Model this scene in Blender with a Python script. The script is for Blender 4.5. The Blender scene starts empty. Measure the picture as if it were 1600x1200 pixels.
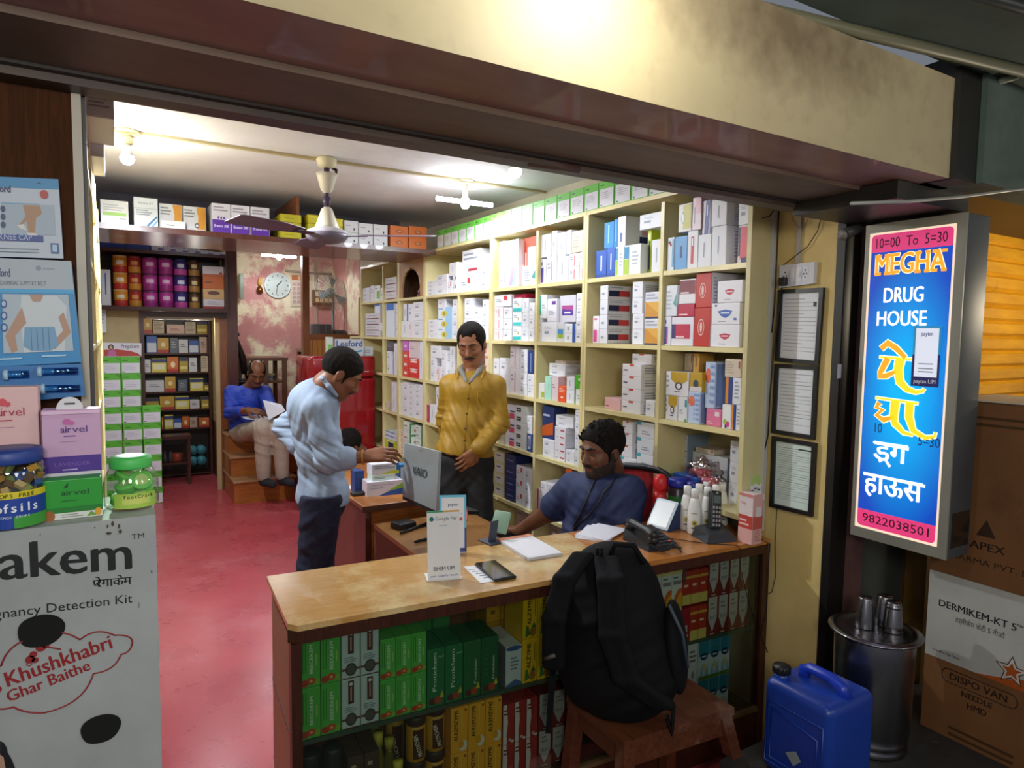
import bpy, bmesh, math, random
import numpy as np
from mathutils import Vector, Matrix, Euler
random.seed(7); rng = np.random.default_rng(7)
S = bpy.context.scene
C = S.collection
# ---------------------------------------------------------------- camera
FPX = 1041.98
RT = Vector((0.85837135, -0.51283728, 0.01401966)); UP = Vector((0.02605684, 0.07087253, 0.99714499)); FW = Vector((0.51236673, 0.85555538, -0.07419787))
EYE = Vector((0, 0, 1.6))
cd = bpy.data.cameras.new('camera'); cam = bpy.data.objects.new('camera', cd); C.objects.link(cam)
cd.sensor_width = 36; cd.lens = FPX / 1600 * 36; cd.clip_start = .02
cam.matrix_world = Matrix(((RT.x, UP.x, -FW.x, 0), (RT.y, UP.y, -FW.y, 0), (RT.z, UP.z, -FW.z, 1.6), (0, 0, 0, 1)))
S.camera = cam
# ---------------------------------------------------------------- world, exposure
S.view_settings.view_transform = 'Standard'; S.view_settings.look = 'None'
S.view_settings.gamma = 1; S.view_settings.use_curve_mapping = False
S.view_settings.exposure = 0.8
W = bpy.data.worlds.new('night_street'); S.world = W; W.use_nodes = True
W.node_tree.nodes['Background'].inputs[0].default_value = (.62, .68, .8, 1); W.node_tree.nodes['Background'].inputs[1].default_value = .15
def lamp(name, loc, power, size, color=(1, 1, 1), parent=None, kind='POINT', rot=None):
    l = bpy.data.lights.new(name, kind); l.energy = power; l.color = color
    if kind == 'AREA': l.size = size
    else: l.shadow_soft_size = size
    o = bpy.data.objects.new(name, l); C.objects.link(o); o.location = loc
    if rot: o.rotation_euler = rot
    if parent: o.parent = parent
    return o
# unseen lights in front of the shop; several are added fill
lamp('unseen_front_light', (.66, .73, 2.165), 3.6, .05, (1, .97, .88))
lamp('unseen_front_light', (-1.3, -.9, 2.05), 9, .25, (1, .96, .9))
lamp('unseen_front_light', (-.15, -.75, 1.98), 31, .2, (1, .97, .92))  # added fill for the counter front
lamp('unseen_front_light', (2.6, -1.2, 2.05), 12, .25, (1, .95, .86))
lamp('unseen_front_light', (3.0, .75, 1.75), 7.0, .06, (1, .85, .6))  # added to brighten the yellow shutter
lamp('unseen_front_light', (1.0, -1.1, 1.95), 13, .25, (1, .97, .9))  # added to brighten the far half of the counter
# ---------------------------------------------------------------- pixel to point on a real plane
def at(x, y, ax, v):
    d = RT * ((x - 800) / FPX) + UP * (-(y - 600) / FPX) + FW
    return EYE + d * ((v - EYE[ax]) / d[ax])
def atd(x, y, depth):
    return EYE + (RT * ((x - 800) / FPX) + UP * (-(y - 600) / FPX) + FW) * depth
# ---------------------------------------------------------------- materials
def lin(h):
    if not isinstance(h, str): return tuple(h) + (1,)
    h = h.lstrip('#'); r = [int(h[i:i + 2], 16) / 255 for i in (0, 2, 4)]
    return tuple(((c + .055) / 1.055) ** 2.4 if c > .04045 else c / 12.92 for c in r) + (1,)
_M = {}
def M(color, rough=.45, metal=0., spec=.5, coat=0.):
    k = (color, rough, metal, spec, coat)
    if k in _M: return _M[k]
    m = bpy.data.materials.new('m_' + str(color).strip('#')); m.use_nodes = True
    b = m.node_tree.nodes['Principled BSDF']
    b.inputs['Base Color'].default_value = lin(color); b.inputs['Roughness'].default_value = rough
    b.inputs['Metallic'].default_value = metal; b.inputs['Specular IOR Level'].default_value = spec
    b.inputs['Coat Weight'].default_value = coat
    _M[k] = m; return m
def glow(color, strength):
    k = ('glow', color, strength)
    if k in _M: return _M[k]
    m = bpy.data.materials.new('m_glow'); m.use_nodes = True; b = m.node_tree.nodes['Principled BSDF']
    b.inputs['Base Color'].default_value = lin(color); b.inputs['Emission Color'].default_value = lin(color); b.inputs['Emission Strength'].default_value = strength
    _M[k] = m; return m
def glass(name, tint='#ffffff', alpha=.12, rough=.03):
    k = ('glass', name)
    if k in _M: return _M[k]
    m = bpy.data.materials.new(name); m.use_nodes = True; nt = m.node_tree; nt.nodes.clear()
    o = nt.nodes.new('ShaderNodeOutputMaterial'); mx = nt.nodes.new('ShaderNodeMixShader'); t = nt.nodes.new('ShaderNodeBsdfTransparent'); g = nt.nodes.new('ShaderNodeBsdfGlossy')
    fr = nt.nodes.new('ShaderNodeLayerWeight'); fr.inputs[0].default_value = .5; pw = nt.nodes.new('ShaderNodeMath'); pw.operation = 'POWER'; pw.inputs[1].default_value = 4.5; nt.links.new(fr.outputs[1], pw.inputs[0])
    ad = nt.nodes.new('ShaderNodeMath'); ad.operation = 'ADD'; ad.use_clamp = True; ad.inputs[1].default_value = alpha + .03
    t.inputs[0].default_value = lin(tint); g.inputs['Color'].default_value = lin(tint); g.inputs['Roughness'].default_value = rough
    nt.links.new(pw.outputs[0], ad.inputs[0]); nt.links.new(ad.outputs[0], mx.inputs[0]); nt.links.new(t.outputs[0], mx.inputs[1]); nt.links.new(g.outputs[0], mx.inputs[2]); nt.links.new(mx.outputs[0], o.inputs[0])
    _M[k] = m; return m
def noisy(name, c1, c2, scale=4, rough=.6, stretch=(1, 1, 1), detail=6, lo=.35, hi=.65, c3=None, scale3=1.2, lo3=.55, hi3=.7, bump=0., rough2=None, coat=0., metal=0., wave=False, spec=.5):
    """two or three colours mixed by stretched noise in object coordinates: plaster, wood, stained paint, stone"""
    if name in _M: return _M[name]
    m = bpy.data.materials.new(name); m.use_nodes = True; nt = m.node_tree; b = nt.nodes['Principled BSDF']; L = nt.links.new
    tc = nt.nodes.new('ShaderNodeTexCoord'); mp = nt.nodes.new('ShaderNodeMapping'); mp.inputs['Scale'].default_value = stretch
    L(tc.outputs['Object'], mp.inputs['Vector'])
    n = nt.nodes.new('ShaderNodeTexNoise'); n.inputs['Scale'].default_value = scale; n.inputs['Detail'].default_value = detail; n.inputs['Roughness'].default_value = .65
    if wave: n.inputs['Distortion'].default_value = 1.2
    L(mp.outputs[0], n.inputs['Vector'])
    r = nt.nodes.new('ShaderNodeMapRange'); r.inputs[1].default_value = lo; r.inputs[2].default_value = hi; L(n.outputs[0], r.inputs[0])
    mx = nt.nodes.new('ShaderNodeMix'); mx.data_type = 'RGBA'; mx.inputs[6].default_value = lin(c1); mx.inputs[7].default_value = lin(c2); L(r.outputs[0], mx.inputs[0])
    out = mx.outputs[2]
    if c3:
        n3 = nt.nodes.new('ShaderNodeTexNoise'); n3.inputs['Scale'].default_value = scale3; n3.inputs['Detail'].default_value = 8; n3.inputs['Roughness'].default_value = .7; L(tc.outputs['Object'], n3.inputs['Vector'])
        r3 = nt.nodes.new('ShaderNodeMapRange'); r3.inputs[1].default_value = lo3; r3.inputs[2].default_value = hi3; L(n3.outputs[0], r3.inputs[0])
        m3 = nt.nodes.new('ShaderNodeMix'); m3.data_type = 'RGBA'; L(out, m3.inputs[6]); m3.inputs[7].default_value = lin(c3); L(r3.outputs[0], m3.inputs[0]); out = m3.outputs[2]
    L(out, b.inputs['Base Color']); b.inputs['Roughness'].default_value = rough; b.inputs['Coat Weight'].default_value = coat; b.inputs['Metallic'].default_value = metal; b.inputs['Specular IOR Level'].default_value = spec
    if rough2 is not None:
        rr = nt.nodes.new('ShaderNodeMapRange'); rr.inputs[3].default_value = rough; rr.inputs[4].default_value = rough2; L(n.outputs[0], rr.inputs[0]); L(rr.outputs[0], b.inputs['Roughness'])
    if bump:
        bp = nt.nodes.new('ShaderNodeBump'); bp.inputs['Strength'].default_value = bump; bp.inputs['Distance'].default_value = .01; L(n.outputs[0], bp.inputs['Height']); L(bp.outputs[0], b.inputs['Normal'])
    _M[name] = m; return m
CREAM = noisy('m_cream_laminate', '#e6d9a2', '#dccd92', 3, .38, coat=.15)
CREAMD = noisy('m_cream_laminate_end', '#d8cc98', '#c8ba84', 3, .42, (1, 1, .5))
WOODO = noisy('m_orange_wood', '#a8662c', '#8a4a1c', 7, .32, (1.2, 9, 9), wave=True, coat=.2)
WOODT = noisy('m_counter_wood', '#c99a5e', '#b98446', 7, .3, (1.1, 10, 10), wave=True, c3='#a8713a', scale3=2.2, lo3=.56, hi3=.74, coat=.3)
WOODTO = noisy('m_counter_wood_orange', '#c4813f', '#ab682c', 8, .28, (.7, 12, 12), wave=True, coat=.35)
WOODD = noisy('m_dark_wood', '#4a2618', '#361a10', 8, .35, (10, 10, 1.2), wave=True)
WOODV = noisy('m_veneer_upright', '#4e2a14', '#3a1f0b', 9, .75, (14, 14, .8), wave=True, spec=.15)
WOODP = noisy('m_partition_wood', '#8a5028', '#733f1e', 8, .3, (12, 12, 1), wave=True, coat=.2)
WOODL = noisy('m_panel_wood', '#b8783a', '#a4662c', 10, .3, (14, 14, .8), wave=True, coat=.2)
WOODM = noisy('m_mahogany', '#5a3024', '#48241a', 9, .3, (12, 12, 1), coat=.3)
# ---------------------------------------------------------------- mesh builder
_txt = {}
BOLD = None
def text_verts(s, bold=False):
    k = (s, bold)
    if k not in _txt:
        c = bpy.data.curves.new('t', 'FONT'); c.body = s; c.size = 1; c.resolution_u = 2 if len(s) > 5 else 3
        o = bpy.data.objects.new('t', c); C.objects.link(o)
        dg = bpy.context.evaluated_depsgraph_get(); dg.update()
        m = bpy.data.meshes.new_from_object(o.evaluated_get(dg))
        v = np.array([p.co[:2] for p in m.vertices]) if len(m.vertices) else np.zeros((0, 2)); f = [tuple(p.vertices) for p in m.polygons]
        bpy.data.objects.remove(o); bpy.data.curves.remove(c); bpy.data.meshes.remove(m)
        if len(v): v = v - [v[:, 0].min(), 0]
        _txt[k] = (v, f)
    return _txt[k]
class MB:
    def __init__(s): s.v = []; s.f = []; s.m = []; s.mats = []; s.sm = []; s.T = None
    def mi(s, m):
        if isinstance(m, str): m = M(m)
        if m not in s.mats: s.mats.append(m)
        return s.mats.index(m)
    def add(s, vs, fs, m, smooth=False):
        i = s.mi(m); o = len(s.v)
        if s.T is not None: vs = [s.T @ Vector(p) for p in vs]
        s.v += [tuple(p) for p in vs]
        for f in fs: s.f.append(tuple(o + k for k in f)); s.m.append(i); s.sm.append(smooth)
        return s
    def box(s, x0, y0, z0, x1, y1, z1, m, bev=0):
        if bev:
            bm = bmesh.new(); bmesh.ops.create_cube(bm, size=1)
            for v in bm.verts: v.co = ((x0 + x1) / 2 + v.co.x * (x1 - x0), (y0 + y1) / 2 + v.co.y * (y1 - y0), (z0 + z1) / 2 + v.co.z * (z1 - z0))
            bmesh.ops.bevel(bm, geom=bm.edges[:], offset=bev, segments=3, profile=.5, affect='EDGES')
            bm.verts.index_update(); s.add([v.co.copy() for v in bm.verts], [tuple(v.index for v in f.verts) for f in bm.faces], m, True); bm.free(); return s
        V = [(x0, y0, z0), (x1, y0, z0), (x1, y1, z0), (x0, y1, z0), (x0, y0, z1), (x1, y0, z1), (x1, y1, z1), (x0, y1, z1)]
        return s.add(V, [(0, 3, 2, 1), (4, 5, 6, 7), (0, 1, 5, 4), (1, 2, 6, 5), (2, 3, 7, 6), (3, 0, 4, 7)], m)
    def hexa(s, V, m): return s.add(V, [(0, 3, 2, 1), (4, 5, 6, 7), (0, 1, 5, 4), (1, 2, 6, 5), (2, 3, 7, 6), (3, 0, 4, 7)], m)
    def quad(s, a, b, c, d, m): return s.add([a, b, c, d], [(0, 1, 2, 3)], m)
    def poly(s, P, m): return s.add(P, [tuple(range(len(P)))], m)
    def prism(s, P, axis, h, m):
        """outline P (3D, planar) extruded along the vector axis*h"""
        n = len(P); a = Vector(axis) * h; P = [Vector(p) for p in P]
        s.add(P + [p + a for p in P], [tuple(range(n))[::-1], tuple(range(n, 2 * n))] + [(i, (i + 1) % n, n + (i + 1) % n, n + i) for i in range(n)], m); return s
    def lathe(s, prof, m, c=(0, 0, 0), n=24, smooth=True, axis=None, caps=True):
        V = []; Fc = []; A = Matrix.Identity(3) if axis is None else Vector((0, 0, 1)).rotation_difference(Vector(axis)).to_matrix()
        for r, z in prof:
            for k in range(n):
                a = 2 * math.pi * k / n; V.append(A @ Vector((r * math.cos(a), r * math.sin(a), z)) + Vector(c))
        for i in range(len(prof) - 1):
            for k in range(n): Fc.append((i * n + k, i * n + (k + 1) % n, (i + 1) * n + (k + 1) % n, (i + 1) * n + k))
        if caps:
            if prof[0][0] > 1e-4: Fc.append(tuple(range(n))[::-1])
            if prof[-1][0] > 1e-4: Fc.append(tuple(range((len(prof) - 1) * n, len(prof) * n)))
        return s.add(V, Fc, m, smooth)
    def cyl(s, p0, p1, r, m, n=16, r1=None, smooth=True):
        p0 = Vector(p0); p1 = Vector(p1); L = (p1 - p0).length
        return s.lathe([(r, 0), (r if r1 is None else r1, L)], m, p0, n, smooth, (p1 - p0) / L)
    def tube(s, P, r, m, n=8, closed=False):
        P = [Vector(p) for p in P]; N = len(P); V = []; Fc = []; up = None
        for i, p in enumerate(P):
            t = (P[(i + 1) % N] - P[i - 1]) if closed else (P[min(i + 1, N - 1)] - P[max(i - 1, 0)])
            t = t.normalized() if t.length > 1e-9 else Vector((0, 0, 1))
            if up is None: up = t.orthogonal().normalized()
            up = (up - t * up.dot(t)); up = up.normalized() if up.length > 1e-6 else t.orthogonal().normalized(); b = t.cross(up); rr = r[i] if isinstance(r, (list, tuple)) else r
            for k in range(n): a = 2 * math.pi * k / n; V.append(p + (up * math.cos(a) + b * math.sin(a)) * rr)
        for i in range(N if closed else N - 1):
            j = (i + 1) % N
            for k in range(n): Fc.append((i * n + k, i * n + (k + 1) % n, j * n + (k + 1) % n, j * n + k))
        if not closed: Fc += [tuple(range(n))[::-1], tuple(range((N - 1) * n, N * n))]
        return s.add(V, Fc, m, True)
    def sphere(s, c, r, m, n=16, sc=(1, 1, 1)):
        k = n // 2; prof = [(math.sin(math.pi * i / k), -math.cos(math.pi * i / k)) for i in range(k + 1)]; prof[0] = (0, -1); prof[-1] = (0, 1)
        V = []; Fc = []
        for a, z in prof:
            for j in range(n): t = 2 * math.pi * j / n; V.append((c[0] + r * sc[0] * a * math.cos(t), c[1] + r * sc[1] * a * math.sin(t), c[2] + r * sc[2] * z))
        for i in range(k):
            for j in range(n): Fc.append((i * n + j, i * n + (j + 1) % n, (i + 1) * n + (j + 1) % n, (i + 1) * n + j))
        return s.add(V, Fc, m, True)
    def text(s, t, o, u, v, size, m, fit=None, bold=False, align='c', squash=1., lift=0):
        """flat lettering: o = centre (or left end) of the base line, u/v unit vectors of the face; fit = width to fit"""
        P, Fc = text_verts(t, False)
        if not len(P): return s
        w = P[:, 0].max(); k = size
        kx = fit / w if fit else k * squash
        o = Vector(o); u = Vector(u); v = Vector(v); n = u.cross(v) * lift
        off = -w * kx / 2 if align == 'c' else (-w * kx if align == 'r' else 0)
        for j, sh in enumerate((-.020, 0, .020) if bold else (0,)): s.add([o + n + u.cross(v) * (j * .00003) + u * (p[0] * kx + off + sh * k) + v * (p[1] * k + (abs(sh) * .5 * k if j else 0)) for p in P], Fc, m)
        return s
    def build(s, name, parent=None, loc=None, rot=None):
        me = bpy.data.meshes.new(name); me.from_pydata([tuple(p) for p in s.v], [], s.f)
        for m in s.mats: me.materials.append(m)
        me.polygons.foreach_set('material_index', s.m); me.polygons.foreach_set('use_smooth', s.sm); me.update()
        o = bpy.data.objects.new(name, me); C.objects.link(o)
        if parent: o.parent = parent
        if loc is not None: o.location = loc
        if rot is not None: o.rotation_euler = rot
        return o
def tag(o, label=None, cat=None, group=None, kind=None):
    if label: o['label'] = label
    if cat: o['category'] = cat
    if group: o['group'] = group
    if kind: o['kind'] = kind
    return o
def thing(name, label, cat, loc=(0, 0, 0), rz=0, group=None):
    o = bpy.data.objects.new(name, None); C.objects.link(o); o.empty_display_size = .05
    o.location = loc; o.rotation_euler = (0, 0, rz); return tag(o, label, cat, group)
def struct(o): o['kind'] = 'structure'; return o
def dup(root, loc=None, rz=None, label=None, group=None):
    r = root.copy(); C.objects.link(r)
    if loc is not None: r.location = loc
    if rz is not None: r.rotation_euler = (0, 0, rz)
    if label: r['label'] = label
    if group: r['group'] = group
    for ch in list(root.children):
        c = ch.copy(); C.objects.link(c); c.parent = r
        for g in list(ch.children):
            d = g.copy(); C.objects.link(d); d.parent = c
    return r
def face_axes(f, w, d, h):
    """origin, u, v, extents of a face of a carton lying in x 0..w, y 0..d (front at y=0), z 0..h"""
    e = .0007
    if f == 'F': return Vector((0, -e, 0)), Vector((1, 0, 0)), Vector((0, 0, 1)), w, h
    if f == 'R': return Vector((w + e, 0, 0)), Vector((0, 1, 0)), Vector((0, 0, 1)), d, h
    if f == 'L': return Vector((-e, d, 0)), Vector((0, -1, 0)), Vector((0, 0, 1)), d, h
    return Vector((0, 0, h + e)), Vector((1, 0, 0)), Vector((0, 1, 0)), w, d
def decals(b, items, w, d, h):
    """printed areas: r rectangle, e ellipse, t text, v vertical text, p lines of small print, g polygon"""
    for k, it in enumerate(items):
        O, u, v, W_, H_ = face_axes(it[1], w, d, h); O = O + u.cross(v) * (k * .00012)
        q = lambda a, c: O + u * (a * W_) + v * (c * H_)
        if it[0] == 'r': a0, c0, a1, c1, col = it[2:7]; b.quad(q(a0, c0), q(a1, c0), q(a1, c1), q(a0, c1), col)
        elif it[0] == 'e':
            a, c, ra, rc, col = it[2:7]; b.poly([q(a + ra * math.cos(t * math.pi / 10), c + rc * math.sin(t * math.pi / 10)) for t in range(20)], col)
        elif it[0] == 'g': b.poly([q(*p) for p in it[2]], it[3])
        elif it[0] == 't':
            t, a, c, sz, col = it[2:7]; b.text(t, q(a, c), u, v, sz * H_, col, fit=(it[7] * W_ if len(it) > 7 and it[7] else None), bold=len(it) > 8)
        elif it[0] == 'v':
            t, a, c, sz, col = it[2:7]; b.text(t, q(a, c), v, -u, sz * W_, col, fit=(it[7] * H_ if len(it) > 7 and it[7] else None), bold=len(it) > 8)
        elif it[0] == 'p':
            a0, c0, a1, c1, n, col = it[2:8]
            for i in range(n):
                cc = c1 - (i + .5) * (c1 - c0) / n; hh = (c1 - c0) / n * .22; e = a0 + (a1 - a0) * (.65 + .35 * ((i * 37 + 11) % 10) / 10)
                b.quad(q(a0, cc - hh), q(e, cc - hh), q(e, cc + hh), q(a0, cc + hh), col)
_cart = {}
def carton(name, w, d, h, base, items, loc, rz, label, cat='box', group=None):
    """a folding carton: body with flap seams on its ends, its print in the same mesh"""
    key = (round(w, 3), round(d, 3), round(h, 3), base, str(items))
    if key in _cart: o = bpy.data.objects.new(name, _cart[key]); C.objects.link(o)
    else:
        b = MB(); b.box(0, 0, 0, w, d, h, M(base, .42, 0, .4), bev=min(.0022, min(w, d, h) * .05))
        for i in range(len(b.sm)): b.sm[i] = False
        decals(b, items, w, d, h); o = b.build(name); _cart[key] = o.data
    o.location = loc; o.rotation_euler = (0, 0, rz); return tag(o, label, cat, group)
# ================================================================ the room shell
FL = .13; CE = 2.42
REDF = noisy('m_red_oxide_floor', '#c25058', '#b4464e', 2.5, .34, c3='#d07a80', scale3=1.6, lo3=.5, hi3=.8, rough2=.22)
b = MB(); b.box(-1.2, 1.24, -.1, 2.6, 8.2, FL, REDF); struct(b.build('floor'))
b = MB(); b.box(-1.2, 1.32, CE, 2.6, 8.2, CE + .08, noisy('m_ceiling_paint', '#e2e0e2', '#d6d2d6', 1.1, .75, c3='#c4b4b6', scale3=.9, lo3=.5, hi3=.8)); struct(b.build('ceiling'))
WALLC = noisy('m_shop_wall', '#cfc6b0', '#b9ac92', 2, .7)
b = MB(); b.box(2.16, 1.54, -.1, 2.3, 8.2, CE, WALLC); struct(b.build('wall_right'))
b = MB(); b.box(-.3, 1.36, -.1, -.13, 8.2, CE, WALLC); struct(b.build('wall_left'))
PINK = noisy('m_peeling_pink_plaster', '#c98f86', '#b87a76', 3.5, .7, c3='#e2d6b4', scale3=2.1, lo3=.47, hi3=.56, bump=.15)
b = MB(); b.box(-.3, 7.6, -.1, 2.3, 7.75, CE, PINK); struct(b.build('wall_back'))
b = MB(); b.box(.86, 6.56, FL, 2.16, 7.6, .69, noisy('m_back_room_floor', '#6a3a2a', '#54301f', 4, .5)); struct(b.build('floor_back_room'))
# pier with the licences, guide channel, column
YEL = noisy('m_pier_paint', '#e6cd8c', '#d8bb74', 3, .6, c3='#9a8150', scale3=6, lo3=.66, hi3=.72, bump=.1)
b = MB(); b.box(1.97, 1.30, -.1, 2.045, 1.545, 2.02, YEL); b.box(2.045, 1.33, -.1, 2.17, 1.545, 2.42, YEL); b.box(1.97, 1.33, 2.02, 2.045, 1.545, 2.42, YEL); struct(b.build('wall_pier'))
GUIDE = noisy('m_rusty_channel', '#6d4c48', '#5a3c38', 6, .5, (1, 1, 1), c3='#a2541c', scale3=1.3, lo3=.52, hi3=.6)
b = MB(); b.box(2.03, 1.272, -.1, 2.045, 1.30, 2.0, '#15110f'); b.box(1.962, 1.272, -.1, 2.03, 1.30, 2.0, '#15110f'); struct(b.build('trim_1'))
b = MB(); b.box(2.045, 1.25, -.1, 2.105, 1.33, 2.0, GUIDE); b.box(2.045, 1.22, 1.93, 2.075, 1.25, 1.97, GUIDE); struct(b.build('trim_2'))
GREY = noisy('m_column_paint', '#4c4f4c', '#3c403e', 3, .6, (1, 1, .4))
b = MB(); b.box(2.105, 1.27, -.1, 2.39, 1.60, 2.25, GREY); struct(b.build('column'))
# lintel beam with the rolled shutter behind it
BEAM = noisy('m_beam_plaster', '#b7a883', '#a99a78', 2.2, .6, c3='#8a7656', scale3=1.5, lo3=.6, hi3=.8, bump=.08)
def stain(m, c, r, col):
    nt = m.node_tree; B = nt.nodes['Principled BSDF']; src = B.inputs['Base Color'].links[0].from_socket; tc = nt.nodes.new('ShaderNodeTexCoord'); mp = nt.nodes.new('ShaderNodeMapping'); g = nt.nodes.new('ShaderNodeTexGradient'); g.gradient_type = 'SPHERICAL'; n = nt.nodes.new('ShaderNodeTexNoise'); n.inputs['Scale'].default_value = 26; n.inputs['Detail'].default_value = 9
    mp.inputs['Location'].default_value = [-a / b for a, b in zip(c, r)]; mp.inputs['Scale'].default_value = [1 / b for b in r]; L = nt.links.new; L(tc.outputs['Object'], mp.inputs[0]); L(mp.outputs[0], g.inputs[0]); L(tc.outputs['Object'], n.inputs['Vector'])
    a = nt.nodes.new('ShaderNodeMath'); a.operation = 'MULTIPLY_ADD'; a.inputs[1].default_value = 1.2; L(g.outputs[1], a.inputs[0]); L(n.outputs[0], a.inputs[2]); k = nt.nodes.new('ShaderNodeMapRange'); k.inputs[1].default_value = .55; k.inputs[2].default_value = 1.6; k.inputs[4].default_value = .75; L(a.outputs[0], k.inputs[0])
    mx = nt.nodes.new('ShaderNodeMix'); mx.data_type = 'RGBA'; L(k.outputs[0], mx.inputs[0]); L(src, mx.inputs[6]); mx.inputs[7].default_value = lin(col); L(mx.outputs[2], B.inputs['Base Color'])
stain(BEAM, (1.18, .9, 2.21), (.50, 1, .15), '#5e4834')
SOF = noisy('m_beam_soffit', '#b07f78', '#98685e', 2.5, .5, (1, 3, 3), coat=.15)
SHUT = noisy('m_shutter_box', '#7a6252', '#66503f', 3, .5, (1, 4, 4))
b = MB(); b.box(-3.2, .90, 2.003, 1.80, 1.07, 2.245, BEAM); b.quad((-3.2, .9005, 2.0025), (-3.2, 1.07, 2.0025), (1.80, 1.07, 2.0025), (1.80, .9005, 2.0025), SOF); struct(b.build('beam'))
b = MB(); b.box(-3.2, 1.07, 1.992, 1.95, 1.245, 2.245, SHUT); b.box(-3.2, 1.245, 1.987, 1.95, 1.262, 2.245, '#2c211c'); struct(b.build('beam_shutter_box'))
b = MB(); b.box(-3.2, 1.262, 1.975, 2.0, 1.312, 2.45, noisy('m_shutter_rail', '#5a463a', '#3f3028', 9, .45, (.6, 4, 4))); b.cyl((.80, 1.275, 1.982), (.93, 1.27, 1.982), .011, '#5a4038'); struct(b.build('beam_shutter_rail'))
# board front of the neighbouring unit and the awning overhead
GREEN = noisy('m_green_grey_board', '#4f5f58', '#435049', 7, .7, bump=.1)
b = MB(); b.box(1.80, .885, 2.0, 1.90, 1.25, 2.3, '#1c1a18'); b.box(1.90, .87, 2.0, 4.5, .95, 2.3, GREEN); b.box(1.80, .95, 2.0, 4.5, 1.3, 2.02, '#211d1a'); b.box(1.70, .97, 1.955, 2.05, 1.27, 2.0, '#1b1817'); struct(b.build('wall_neighbour_front'))
b = MB(); b.box(-3.2, -1.6, 2.27, 5, .90, 2.30, GREEN); struct(b.build('ceiling_awning'))
p0 = at(1120, -3, 2, 2.262); p1 = at(1600, 112, 2, 2.262); p2 = at(1590, 118, 2, 2.262); p3 = at(1513, 142, 2, 2.262)
dr = (p1 - p0).normalized()
b = MB(); b.cyl(p0 - dr * .9, p1 + dr * .6, .014, '#6d6a52', 10); b.cyl(p0 - dr * .9 + Vector((.25, -.25, 0)), p1 + dr * .6 + Vector((.25, -.25, 0)), .012, '#2b2f2d', 10); struct(b.build('trim_3'))
b = MB(); b.cyl(p2 - Vector((0, 0, .0)), p3, .009, '#8d8c7c', 10); struct(b.build('trim_4'))
# wooden shop-front panel beside the entrance
b = MB(); b.box(-2.6, 1.31, -.1, -.047, 1.345, 2.2, WOODV)
b.box(-.047, 1.305, -.1, -.034, 1.35, 2.2, '#b9b1a0'); b.box(-.034, 1.32, -.1, -.028, 1.345, 2.2, '#2c2a28'); struct(b.build('wall_front_panel'))
# raised stone plinth on the street side, street
STONE = noisy('m_dark_stone', '#3b3a3a', '#2b2929', 8, .55, c3='#55504c', scale3=14, lo3=.6, hi3=.75)
b = MB(); b.box(1.455, -.6, -.1, 5, 1.245, .40, STONE); struct(b.build('floor_street_plinth'))
b = MB(); b.box(-4, -4, -.12, 5, 1.24, -.05, STONE); struct(b.build('floor_street'))
# neighbour's yellow rolling shutter
SY = noisy('m_yellow_shutter', '#cf9408', '#b87f06', 5, .45, (1, 1, 6), c3='#7a5a14', scale3=3, lo3=.62, hi3=.75)
b = MB(); n = 30
for i in range(n):
    z = .40 + i * .058
    b.add([(2.39, 1.262, z), (4.6, 1.262, z), (4.6, 1.250, z + .012), (2.39, 1.250, z + .012), (2.39, 1.250, z + .048), (4.6, 1.250, z + .048), (4.6, 1.262, z + .058), (2.39, 1.262, z + .058)], [(0, 1, 2, 3), (3, 2, 5, 4), (4, 5, 6, 7)], SY)
b.box(2.39, 1.264, .3, 4.6, 1.29, 2.2, '#5a3c10'); struct(b.build('door_1'))
b = MB(); b.box(2.39, 1.19, .38, 2.45, 1.262, 2.2, noisy('m_shutter_guide', '#8a6a2a', '#6a4a1a', 5, .5)); struct(b.build('trim_5'))
# ---------------------------------------------------------------- rear partition with its doorway
b = MB(); b.box(.895, 6.53, FL, .985, 6.62, CE, WOODM); struct(b.build('trim_6'))
b = MB(); b.box(1.571, 6.54, FL, 1.634, 6.62, CE, WOODP); struct(b.build('trim_7'))
b = MB(); b.box(1.634, 6.55, FL, 2.16, 6.58, 1.52, WOODL)
for i in range(11): b.box(1.66 + i * .046, 6.546, FL, 1.663 + i * .046, 6.55, 1.52, '#6a3a16')
b.box(1.634, 6.545, 1.52, 2.16, 6.60, 1.576, WOODP); struct(b.build('wall_partition'))
b = MB(); b.box(1.634, 6.57, 1.576, 2.16, 6.574, CE, glass('m_partition_glass', alpha=.03)); struct(b.build('window_1'))
BEIGE = noisy('m_beige_panel', '#c2ad80', '#b39d70', 2, .6)
b = MB(); b.box(-.13, 6.55, FL, .20, 6.58, 1.755, BEIGE); struct(b.build('wall_partition_panel'))
b = MB(); b.box(.20, 6.535, FL, .232, 6.60, 1.755, WOODD); b.box(.232, 6.54, 1.71, .895, 6.56, 1.755, WOODD); b.box(.25, 6.56, 1.69, .78, 6.59, 1.712, '#b8ab90'); struct(b.build('trim_8'))
b = MB(); b.box(.835, 6.56, FL, .895, 6.60, 1.755, WOODP); b.box(.80, 6.60, FL, .835, 6.66, 1.755, BEIGE); struct(b.build('trim_9'))
b = MB(); b.box(.86, 6.62, .69, .885, 7.6, CE, BEIGE); struct(b.build('wall_rack_room'))
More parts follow.
